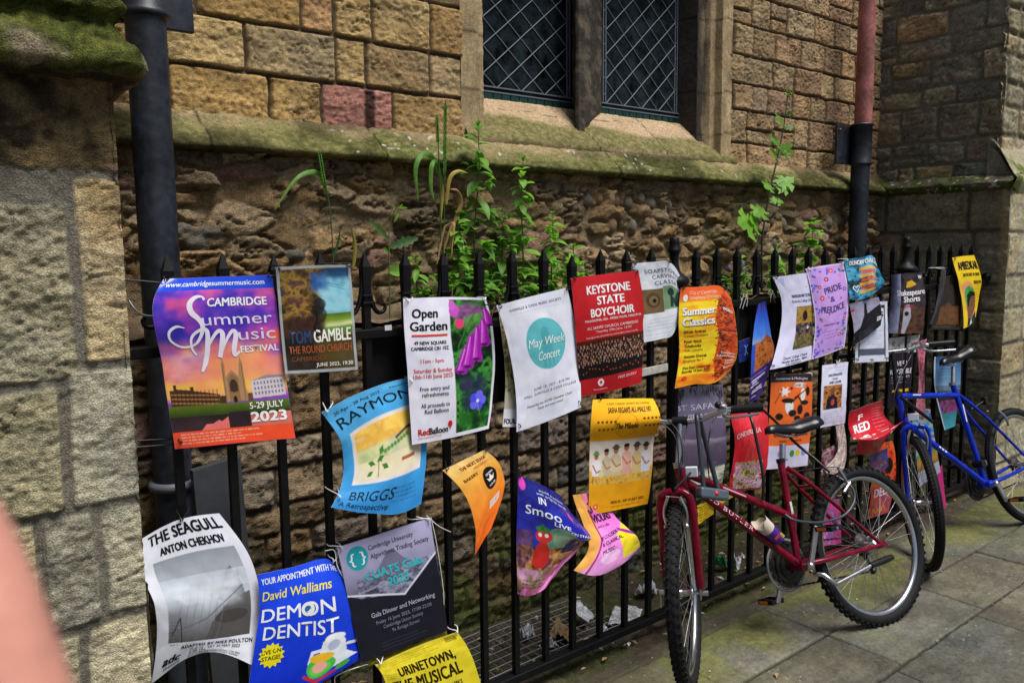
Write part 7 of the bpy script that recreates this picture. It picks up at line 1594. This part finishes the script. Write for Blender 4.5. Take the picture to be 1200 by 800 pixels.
q_ = BB * .45 + ST * .55; k.box(q_ + n * .0158, (.012, .05, .001), node_mat('worn_sticker', (.5, .5, .42), rough=.5, vary=.6, vscale=90), ax=[d, up, n]); k.build('sticker', B1)
# fork and steering, turned with the wheel
CR = FC + uf * .365
k = MB()
for sg in (-1, 1):
    k.tube(crom([CR + nf * sg * .012 + uf * .022, CR + nf * sg * .043 + uf * .010, CR + nf * sg * .058 - uf * .05, FC + nf * sg * .060 + uf * .02], 6), [.013] * 6 + [.0155] * 13, M_red, n=14)
    k.box(FC + nf * sg * .060 - uf * .004, (.022, .005, .045), M_steel, ax=[df, nf, uf], bev=.002)
k.tube([CR - uf * .0, HB], .017, M_red, n=14); k.build('fork', B1)
k = MB(); k.tube([FC - nf * .085, FC + nf * .085], .0055, M_alu, n=10); k.tube([FC + nf * .062, FC + nf * .088], .010, M_alu, n=12); k.tube([FC - nf * .062, FC - nf * .092], .011, M_alu, n=12); k.tube([FC - nf * .09, FC - nf * .092 - uf * .06], .0035, M_alu, n=8); k.build('axle', B1)
STM = lay(797, 493, pl)
k = MB(); k.tube([HT - up * .01, HT + up * .012], .021, M_steel, n=16); k.tube(crom([HT, HT * .5 + STM * .5, STM + nf * 0], 5), .0125, M_alu, n=14); k.tube([STM - nf * .03, STM + nf * .03], .018, M_blk, n=14); k.build('stem', B1)
hb = -nf if (-nf)[1] > 0 else nf; nearv = -hb           # nearv: end towards the street
if nearv[0] < 0: pass
G0 = STM
bar = crom([STM + hb * .30 + np.array([0, 0, .03]), STM + hb * .19 + np.array([0, 0, .030]), STM + hb * .07, STM, STM + nearv * .07, STM + nearv * .17 + np.array([0, 0, .034]), STM + nearv * .30 + np.array([0, 0, .036])], 6)
k = MB(); k.tube(bar, .0112, M_alu, n=14); bar_o = k.build('handlebar', B1)
for (e, s_) in ((nearv, 1), (hb, -1)):
    k = MB(); a, b_ = STM + e * .195 + np.array([0, 0, .0345]), STM + e * .315 + np.array([0, 0, .0365])
    q = np.linspace(0, 1, 25); k.tube(a + (b_ - a) * q[:, None], np.where(np.arange(25) % 2, .0158, .0172), M_blk, n=14); k.build('grip', bar_o)
    k = MB(); lv = STM + e * .165 + np.array([0, 0, .030]); k.box(lv, (.035, .03, .026), M_alu, ax=[e, np.cross(e, [0, 0, 1]), [0, 0, 1]], bev=.005); ff = -df
    k.tube(crom([lv + ff * .02 - np.array([0, 0, .012]), lv + ff * .045 + e * .03 - np.array([0, 0, .016]), lv + ff * .05 + e * .09 - np.array([0, 0, .012]), lv + ff * .046 + e * .135 - np.array([0, 0, .006])], 5), .0055, M_alu, n=10); k.ball(lv + np.array([0, 0, .022]), .015, M_steel, 10, (1.3, 1, .6)); k.ball(lv - e * .02 + np.array([0, 0, .026]), .014, M_blk, 10); k.build('brake_lever', bar_o)
# v-brakes and cables
k = MB()
for sg in (-1, 1): k.tube(crom([CR + nf * sg * .030 + ffv - uf * .09 if False else FC + uf * .26 + nf * sg * .036 - df * .02, FC + uf * .32 + nf * sg * .040 - df * .03, FC + uf * .375 + nf * sg * .022 - df * .028], 4), .0065, M_alu, n=10); k.ball(FC + uf * .265 + nf * sg * .036 - df * .032, .011, M_steel, 10)
k.tube([FC + uf * .372 + nf * .02 - df * .028, FC + uf * .378 - nf * .03 - df * .028], .0018, M_steel, n=6); k.build('front_brake', B1)
k = MB(); rb = RAX + up * .30 - d * .11
for sg in (-1, 1): k.tube(crom([rb + n * sg * .036 - up * .05 + d * .03, rb + n * sg * .046, rb + n * sg * .04 + up * .05 - d * .02], 4), .0065, M_alu, n=10)
k.tube(crom([rb + up * .05 + n * .05 - d * .02, rb + up * .06 + n * .02 - d * .08, SS + n * .02 - up * .02 + d * .02], 5), .0022, M_cable, n=6); k.tube(crom([lay(985, 566, pl) + n * .05, lay(978, 577, pl) + n * .05], 3), .008, M_alu, n=8); k.build('rear_brake', B1)
cab = MB()
for pts in ([(838, 484), (822, 520), (826, 550), (836, 577), (812, 560)], [(846, 478), (826, 500), (820, 530), (830, 565)], [(783, 492), (788, 510), (791, 540), (792, 575)], [(772, 492), (784, 515), (787, 560), (790, 584)], [(806, 490), (794, 520), (788, 550), (800, 566)]):
    cab.tube(crom([lay(x, y, pl) + n * .05 * math.sin(i) for i, (x, y) in enumerate(pts)], 6), .0024, M_cable, n=6)
cab.build('brake_cables', B1)
k = MB(); rf = lay(797, 554, pl) - df * .055 * 0 + n * .07; fx = ray(797, 554); fx /= np.linalg.norm(fx); sx = np.cross(fx, [0, 0, 1]); sx /= np.linalg.norm(sx)
k.box(rf, (.046, .018, .040), M_clear, ax=[nf, df, uf], bev=.004); k.box(rf + df * .013, (.05, .010, .044), M_blk, ax=[nf, df, uf], bev=.004); k.tube([rf, CR + uf * .03], .004, M_blk, n=6); k.build('front_reflector', B1)
# drive train
chainset(B1, BB, d, up, n, -.062, .094, node_mat('dull_grey_guard', (.16, .17, .18), rough=.5))
k = MB(); c0_ = BB + n * .06; tip = lay(939, 619, pl) + n * .075
k.tube([BB - n * .06, BB + n * .055], .010, M_steel, n=12); k.ball(BB + n * .062, .017, M_alu, 12)
k.box((c0_ + tip) / 2 + n * .005, (np.linalg.norm(tip - c0_) + .02, .024, .013), M_alu, ax=(lambda q: [q, np.cross(n, q), n])((tip - c0_) / np.linalg.norm(tip - c0_)), bev=.005); k.build('crank_arm', B1)
k = MB(); pedal(k, tip + n * .06, d, n, up); k.box(tip + n * .062 - d * .0335, (.003, .045, .012), M_amber, ax=[d, n, up]); k.build('pedal', B1)
tip2 = 2 * (BB - n * .062) - (c0_); tip2 = BB - n * .085 - (tip - c0_)
k = MB(); k.box((BB - n * .075 + tip2) / 2, (np.linalg.norm(tip2 - BB + n * .075) + .02, .024, .013), M_alu, ax=(lambda q: [q, np.cross(n, q), n])((tip2 - BB + n * .075) / np.linalg.norm(tip2 - BB + n * .075)), bev=.005); k.build('crank_arm', B1)
k = MB(); pedal(k, tip2 - n * .05, d, n, up); k.box(tip2 - n * .05 - d * .0335, (.003, .045, .012), M_amber, ax=[d, n, up]); k.build('pedal', B1)
k = MB()
for (a0, a1) in ((BB + up * .088 - n * .06, RAX + up * .035 - n * .045), (BB - up * .09 + d * .02 - n * .06, RAX + d * .02 - up * .12 - n * .045)):
    L_ = np.linalg.norm(a1 - a0); m_ = int(L_ / .0127); q = (a1 - a0) / L_
    for i in range(m_): k.box(a0 + q * (i + .5) * L_ / m_, (.011, .008 if i % 2 else .005, .007), M_chain, ax=[q, np.cross(n, q), n])
k.build('chain', B1)
k = MB(); k.lathe([(.012, -.006), (.05, -.006), (.05, -.002), (.04, .002), (.032, .010), (.025, .016), (.012, .018)], RAX - n * .036, n, M_chain, 28); k.build('sprockets', B1)
k = MB(); j1, j2 = RAX + d * .03 - up * .055 - n * .05, RAX + d * .045 - up * .115 - n * .05; k.tube([RAX - n * .05, j1, j2], .009, M_blk, n=10)
for j in (j1, j2): k.lathe([(.002, -.004), (.021, -.003), (.021, .003), (.002, .004)], j, n, M_blk, 16)
k.box((j1 + j2) / 2 + n * .008, (.07, .014, .004), M_steel, ax=[(j2 - j1) / np.linalg.norm(j2 - j1), np.cross(n, (j2 - j1) / np.linalg.norm(j2 - j1)), n]); k.build('derailleur', B1)
k = MB(); p0, p1, p2, p3 = [lay(x, y, pl) + n * .075 for x, y in ((948, 672), (963, 683), (1003, 662), (1028, 652))]
k.tube([p0 - n * .045, p0, p1], .010, M_alu, n=12); k.tube([p1, p2], .0085, M_alu, n=12); k.tube([p2, p2 * .3 + p3 * .7, p3], [.013, .015, .012], M_blk, n=12); k.build('kickstand', B1)
# u-lock hung on the handlebar
M_lk = node_mat('slate_grey_lock', (.06, .085, .11), rough=.45, spec=.5); M_lkv = node_mat('vinyl_shackle', (.022, .028, .036), rough=.4)
LK = empty('bicycle_lock', lay(805, 500, pl), 'grey U-shaped lock with a red dot hanging on the red bicycle\'s handlebar', 'bicycle lock')
la = lambda x, y, q=.09: lay(x, y, pl) + n * q
k = MB(); A1, A2, C1, C2 = la(800, 497), la(807, 575), la(812, 500, .05), la(824, 577, .09)
k.tube(np.concatenate([[A2], crom([A1, A1 + (C1 - A1) * .15 + up * .022, (A1 + C1) / 2 + up * .034, C1 - (C1 - A1) * .15 + up * .024, C1], 6), [C2]]), .0095, M_lkv, n=14); k.build('shackle', LK)
k = MB(); qx = (C2 - A2) / np.linalg.norm(C2 - A2); up2 = up - qx * (up @ qx); up2 /= np.linalg.norm(up2); nn = np.cross(qx, up2)
k.box((A2 + C2) / 2 + qx * .005 - up2 * .012, (np.linalg.norm(C2 - A2) + .065, .042, .042), M_lk, ax=[qx, up2, nn], bev=.009); k.build('lock_body', LK)
k = MB(); k.lathe([(.009, 0), (.009, .002), (0, .0025)], (A2 + C2) / 2 + qx * .01 - up2 * .010 + (nn if nn @ AX_F < 0 else -nn) * .021, nn if nn @ AX_F < 0 else -nn, node_mat('red_disc', (.6, .03, .03), rough=.35), 18); k.build('lock_badge', LK)
# long black cable draped over the handlebar, saddle and rear wheel
k = MB(); pts = [la(890, 586, .02), la(884, 560, .05), la(878, 525, .05), la(873, 494, .04), la(880, 476, -.02), la(896, 472, -.05), la(928, 494, -.08), la(941, 516, -.05), la(953, 536, .0), la(964, 554, .04)]
k.tube(crom(pts, 7), .0062, M_cable, n=10); tag(k.build('cable_lock'), 'long thick black cable draped from the red bicycle\'s grip past its saddle', 'cable lock')
k = MB(); pts = [la(914, 603, .03), la(919, 609, .05), la(935, 612, .06), la(955, 611, .06), la(976, 603, .065), (la(987, 586, .065)), la(986, 570, .05), la(978, 558, .01)]
k.tube(crom(pts, 7), .0055, node_mat('blue_grey_cable', (.035, .045, .055), rough=.35), n=10); tag(k.build('cable_lock'), 'dark blue grey cable looped round the red bicycle\'s seat tube and rear tyre', 'cable lock')
# purple paper cup wedged in the frame
CU = empty('paper_cup', lay(895, 620, pl), 'torn purple paper cup wedged in the red bicycle\'s frame', 'paper cup')
a0, a1 = lay(907, 632, pl) + n * .03, lay(884, 612, pl) + n * .035; ax_ = (a1 - a0) / np.linalg.norm(a1 - a0); Lc_ = np.linalg.norm(a1 - a0)
M_pur = node_mat('purple_print', (.075, .015, .24), rough=.4, spec=.4); M_crm = node_mat('cream_card', (.55, .47, .38), rough=.75)
k = MB(); k.lathe([(.0, .004), (.024, .004), (.024, .0), (.026, .004), (.030, Lc_ * .62)], a0, ax_, M_pur, 28); k.build('cup_body', CU)
k = MB(); aa = np.linspace(0, 2 * np.pi, 36, endpoint=False); u_ = np.cross(ax_, up); u_ /= np.linalg.norm(u_); w2 = np.cross(ax_, u_)
hh = Lc_ * (1.0 + .10 * np.sin(aa * 2 + 1) + .05 * np.sin(aa * 5)); V = np.concatenate([a0 + ax_ * Lc_ * .60 + 0.0298 * (np.cos(aa)[:, None] * u_ + np.sin(aa)[:, None] * w2), a0 + ax_ * hh[:, None] + .033 * (np.cos(aa)[:, None] * u_ + np.sin(aa)[:, None] * w2)])
k.add(V, [(i, (i + 1) % 36, 36 + (i + 1) % 36, 36 + i) for i in range(36)], M_crm, True); k.add(a0 + ax_ * Lc_ * .8 + .030 * (np.cos(aa)[:, None] * u_ + np.sin(aa)[:, None] * w2), [list(range(36))], M_crm); k.build('torn_rim', CU)
fr = -AX_F - ax_ * (-AX_F @ ax_); fr /= np.linalg.norm(fr); sd2 = np.cross(ax_, fr)
k = MB(); k.box(a0 + ax_ * Lc_ * .16 + fr * .019 + sd2 * .018, (.022, .016, .006), node_mat('yellow_print', (.75, .5, .04), rough=.4), ax=[ax_, sd2, fr], bev=.001); k.box(a0 + ax_ * Lc_ * .3 + fr * .0275, (.012, .022, .003), node_mat('red_print', (.5, .06, .05), rough=.4), ax=[ax_, sd2, fr], bev=.0008); k.build('printed_patch', CU)

# ---------------- blue bicycle
yaw, lean = rad(-8.6), rad(17); d, up, n = frame_axes(yaw, lean); o = np.array([5.16, 1.677, 0.0]); pl = (o, d, up, n); fwd = -d
B2 = empty('bicycle', o, 'bright blue bicycle with black saddle leaning on the far end of the railings', 'bicycle', 'bicycles leaning on the railings')
RAX = o + d * .06 + up * .335
wheel(B2, RAX, d, up, n, .335, False, 32, 1, .024)
BB = lay(1155, 567, pl); ST = lay(1116, 449, pl); TJ = lay(1122, 463, pl); HT = lay(1051, 461, pl); HB = lay(1059, 494, pl); TTp = lay(1055, 464, pl); DTp = lay(1063, 497, pl)
df, uf, nf = frame_axes(rad(40), rad(6)); FC = np.array([4.03, 1.80, .334])
wheel(B2, FC, df, uf, nf, .334, False, 32, 2, .024)
f = MB(); f.tube([BB, ST], .0155, M_blue, n=16); f.tube([TTp, TJ], .0155, M_blue, n=16); f.tube([DTp, BB], .0165, M_blue, n=16); f.tube([HB, HT], .0185, M_blue, n=16)
for sg in (-1, 1):
    f.tube(crom([TJ + n * sg * .012, TJ * .7 + RAX * .3 + n * sg * .042, RAX + n * sg * .062], 6), np.linspace(.0095, .0075, 13), M_blue, n=12)
    f.tube(crom([BB + n * sg * .018 + d * .02, BB * .6 + RAX * .4 + n * sg * .048, RAX + n * sg * .062], 6), np.linspace(.0125, .0085, 13), M_blue, n=12)
    f.box(RAX + n * sg * .062 + d * .006, (.05, .03, .005), M_blue, ax=[d, up, n], bev=.002)
f.tube([BB - n * .036, BB + n * .036], .022, M_blue, n=18); f.build('frame', B2)
k = MB(); nd = (TJ - TTp) / np.linalg.norm(TJ - TTp); tn = np.cross(nd, n); tn = tn if tn[2] > 0 else -tn
k.box(TTp + nd * .12 + n * .0158 + tn * .004, (.07, .008, .001), M_clear, ax=[nd, tn, n]); nd = (BB - DTp) / np.linalg.norm(BB - DTp); tn = np.cross(nd, n); tn = tn if tn[2] > 0 else -tn
for q in (.26, .285, .31): k.box(DTp + nd * q + n * .0168, (.016, .010, .001), M_clear, ax=[nd, tn, n])
k.box(BB * .3 + ST * .7 + n * .0158, (.009, .10, .001), M_clear, ax=[d, up, n]); k.build('transfer', B2)
k = MB(); sp = lay(1117, 430, pl); k.tube([ST - up * .02, sp], .0125, M_alu, n=14); k.tube([ST - up * .012, ST + up * .006], .018, M_steel, n=14); k.build('seat_post', B2)
saddle(B2, lay(1117, 416, pl) + up * .01, (lambda q: q / np.linalg.norm(q))(fwd - up * .22), up, n, M_sad, .27)
CR = FC + uf * .37
k = MB()
for sg in (-1, 1):
    k.tube(crom([CR + nf * sg * .018 + uf * .02, CR + nf * sg * .050 + uf * .005, CR + nf * sg * .058 - uf * .05, FC + nf * sg * .058 + uf * .1, FC + nf * sg * .058 - df * .02], 6), np.linspace(.014, .009, 25), M_blue, n=14)
k.tube([CR + uf * .01, HB], .016, M_blue, n=14); k.build('fork', B2)
k = MB(); k.tube([FC - nf * .08, FC + nf * .08], .007, M_alu, n=10); k.tube([FC - nf * .06, FC - nf * .10], .009, M_alu, n=10); k.build('axle', B2)
STM = lay(1046, 412, pl)
k = MB(); k.tube(crom([HT, HT * .4 + STM * .6, STM], 5), .0115, M_blk, n=14); k.tube([HT - up * .01, HT + up * .01], .021, M_blk, n=14); k.build('stem', B2)
hb = nf if nf[1] > 0 else -nf; ne = -hb
bar = crom([STM + hb * .28, STM + hb * .1, STM, STM + ne * .08 + np.array([0, 0, .004]), STM + ne * .15 + np.array([0, 0, .02]), STM + ne * .30 + np.array([0, 0, .022])], 6)
k = MB(); k.tube(bar, .0112, M_alu, n=14); bar_o = k.build('handlebar', B2)
for e in (ne, hb):
    k = MB(); z_ = np.array([0, 0, .022]) if e is ne else 0; q = np.linspace(0, 1, 21); a, b_ = STM + e * .18 + z_, STM + e * .31 + z_; k.tube(a + (b_ - a) * q[:, None], np.where(np.arange(21) % 2, .0155, .0168), M_blk, n=14); k.build('grip', bar_o)
    k = MB(); lv = STM + e * .15 + z_; ff = -df; k.box(lv, (.03, .03, .03), M_alu, ax=[e, np.cross(e, [0, 0, 1]), [0, 0, 1]], bev=.005); k.tube(crom([lv + ff * .02 - np.array([0, 0, .02]), lv + ff * .045 + e * .04 - np.array([0, 0, .03]), lv + ff * .05 + e * .15 - np.array([0, 0, .032])], 5), .006, M_alu, n=10); k.build('brake_lever', bar_o)
cab = MB()
for pts in ([(1046, 412), (1046, 430), (1052, 450), (1058, 458)], [(1070, 400), (1056, 408), (1044, 416)], [(1060, 412), (1045, 440), (1036, 470), (1050, 490)]): cab.tube(crom([lay(x, y, pl) + n * .06 for x, y in pts], 6), .0025, M_cable, n=6)
cab.build('brake_cables', B2)
k = MB(); rf = lay(1058, 490, pl) + n * .06; k.box(rf, (.055, .016, .040), M_clear, ax=[nf, df, uf], bev=.004); k.build('front_reflector', B2)
k = MB(); k.tube([lay(1040, 468, pl) + n * .08, lay(1077, 496, pl) + n * .08], .0095, M_blk, n=10); k.tube([lay(1046, 473, pl) + n * .08, HB], .004, M_blk, n=8); k.build('pump', B2)
k = MB()
for sg in (-1, 1): k.tube(crom([FC + uf * .27 + nf * sg * .038 - df * .03, FC + uf * .33 + nf * sg * .044 - df * .035, FC + uf * .38 + nf * sg * .03 - df * .03], 4), .006, M_alu, n=10)
k.build('front_brake', B2)
k = MB(); q_ = BB * .8 + ST * .2; k.tube([q_ - n * .03, q_ + n * .03], .022, M_blk, n=12); k.box(q_ + n * .012 + d * .02, (.05, .03, .02), M_steel, ax=[d, up, n], bev=.004); k.build('front_derailleur', B2)
chainset(B2, BB, d, up, n, -.060, .088, None)
k = MB(); c0_ = BB + n * .06; tip = lay(1165, 583, pl) + n * .15; k.ball(BB + n * .06, .016, M_alu, 12); ca = (tip - c0_) / np.linalg.norm(tip - c0_); cb = np.cross(ca, up); cb /= np.linalg.norm(cb)
ce = BB + n * .07 + (d * .25 - up * .4 + np.array([0, -.3, 0])) * .0; 
q2 = lay(1162, 582, pl) + n * .07; dirc = (q2 - (BB + n * .065)); dirc /= np.linalg.norm(dirc); end = BB + n * .068 + dirc * .10
k.box((BB + n * .066 + end) / 2, (.12, .024, .013), M_alu, ax=[dirc, np.cross(n, dirc) / np.linalg.norm(np.cross(n, dirc)), np.cross(dirc, np.cross(n, dirc) / np.linalg.norm(np.cross(n, dirc)))], bev=.005); k.tube([BB - n * .06, BB + n * .06], .010, M_steel, n=12); k.build('crank_arm', B2)
k = MB(); pedal(k, end + n * .06, d, n, up); k.box(end + n * .062 - d * .0335, (.003, .045, .012), M_amber, ax=[d, n, up]); k.build('pedal', B2)
k = MB(); e2 = BB - n * .07 - dirc * .12; k.box((BB - n * .07 + e2) / 2, (.14, .024, .013), M_alu, ax=[dirc, np.cross(n, dirc) / np.linalg.norm(np.cross(n, dirc)), n], bev=.004); k.build('crank_arm', B2)
k = MB(); pedal(k, e2 - n * .05, d, n, up); k.build('pedal', B2)
k = MB()
for (a0, a1) in ((BB + up * .085 - n * .06, RAX + up * .035 - n * .045), (BB - up * .085 - n * .06, RAX - up * .10 - n * .045)):
    L_ = np.linalg.norm(a1 - a0); m_ = int(L_ / .0127); q = (a1 - a0) / L_
    for i in range(m_): k.box(a0 + q * (i + .5) * L_ / m_, (.011, .008 if i % 2 else .005, .007), M_chain, ax=[q, np.cross(n, q), n])
for i in range(22): a_ = rad(90 + 180 * i / 21); k.box(BB + (d * math.cos(a_) + up * math.sin(a_)) * .0865 - n * .06, (.013, .008 if i % 2 else .005, .007), M_chain, ax=[-d * math.sin(a_) + up * math.cos(a_), d * math.cos(a_) + up * math.sin(a_), n])
k.build('chain', B2)
k = MB(); k.lathe([(.012, -.006), (.05, -.006), (.05, -.002), (.03, .012), (.012, .018)], RAX - n * .036, n, M_chain, 28); k.build('sprockets', B2)
k = MB(); rb = RAX + up * .29 - d * .13
for sg in (-1, 1): k.tube(crom([rb + n * sg * .036 - up * .05 + d * .03, rb + n * sg * .046, rb + n * sg * .03 + up * .05 - d * .03], 4), .0065, M_alu, n=10)
k.build('rear_brake', B2)
k = MB(); q_ = lay(1150, 470, pl) + n * .02; k.box(q_, (.03, .03, .045), M_blk, ax=[d, n, up], bev=.006); k.tube([q_, TJ * .8 + RAX * .2], .006, M_blk, n=8); k.build('rear_lamp', B2)
# ================================================================== the photographer's hand at the lens
M_skin = node_mat('finger_skin', (.60, .27, .20), rough=.6, spec=.35, vary=.28, vscale=55, bump=.4, bscale=700, bdist=.0006)
M_skin.node_tree.nodes['Principled BSDF'].inputs['Subsurface Weight'].default_value = .15
M_skin.node_tree.nodes['Principled BSDF'].inputs['Subsurface Radius'].default_value = (.006, .002, .001)
def hand():
    D = .105
    P = lambda x, y, dd=D: atD(x, y, dd)
    nodes, radii, edges = [], [], []
    def add(p, r, prev=None):
        nodes.append(Vector(p)); radii.append(r)
        if prev is not None: edges.append((prev, len(nodes) - 1))
        return len(nodes) - 1
    mm = D / F_PX
    wr = add(P(-250, 1560, .13), .026)
    pm = add(P(-190, 1250, .125), .030, wr); kn = add(P(0, 1090, .115), .015, pm)
    i1 = add(P(28, 960), .0104, kn); i2 = add(P(-8, 828), .0100, i1); i3 = add(P(-58, 680), .0096, i2); i4 = add(P(-118, 540), .0086, i3)
    for (bx, by, q) in ((-260, 1060, .13), (-330, 1090, .145), (-400, 1140, .16)):
        k1 = add(P(bx, by, q), .0125, pm); k2 = add(P(bx + 20, by - 150, q + .012), .0095, k1); k3 = add(P(bx + 70, by - 140, q + .032), .0088, k2); k4 = add(P(bx + 90, by - 60, q + .036), .0072, k3)
    t1 = add(P(-110, 1330, .10), .0135, pm); t2 = add(P(-20, 1210, .095), .0105, t1); t3 = add(P(40, 1130, .10), .0080, t2)
    f1 = add(P(-330, 1900, .15), .032, wr); f2 = add(P(-480, 2500, .20), .040, f1)
    me = bpy.data.meshes.new('person'); me.from_pydata([v[:] for v in nodes], edges, [])
    ob = bpy.data.objects.new('person', me); COL.objects.link(ob)
    md = ob.modifiers.new('skin', 'SKIN'); md.use_smooth_shade = True
    sv = me.skin_vertices[0].data
    for i, r in enumerate(radii): sv[i].radius = (r, r)
    sv[pm].use_root = True
    ss = ob.modifiers.new('sub', 'SUBSURF'); ss.levels = 2; ss.render_levels = 2
    dg = bpy.context.evaluated_depsgraph_get(); ev = ob.evaluated_get(dg); m2 = bpy.data.meshes.new_from_object(ev)
    ob.modifiers.clear(); ob.data = m2; bpy.data.meshes.remove(me); m2.name = 'person'
    m2.materials.clear(); m2.materials.append(M_skin)
    for p in m2.polygons: p.use_smooth = True
    tag(ob, 'blurred bare pink finger of a raised hand close to the lens, lower left edge', 'person')
hand()
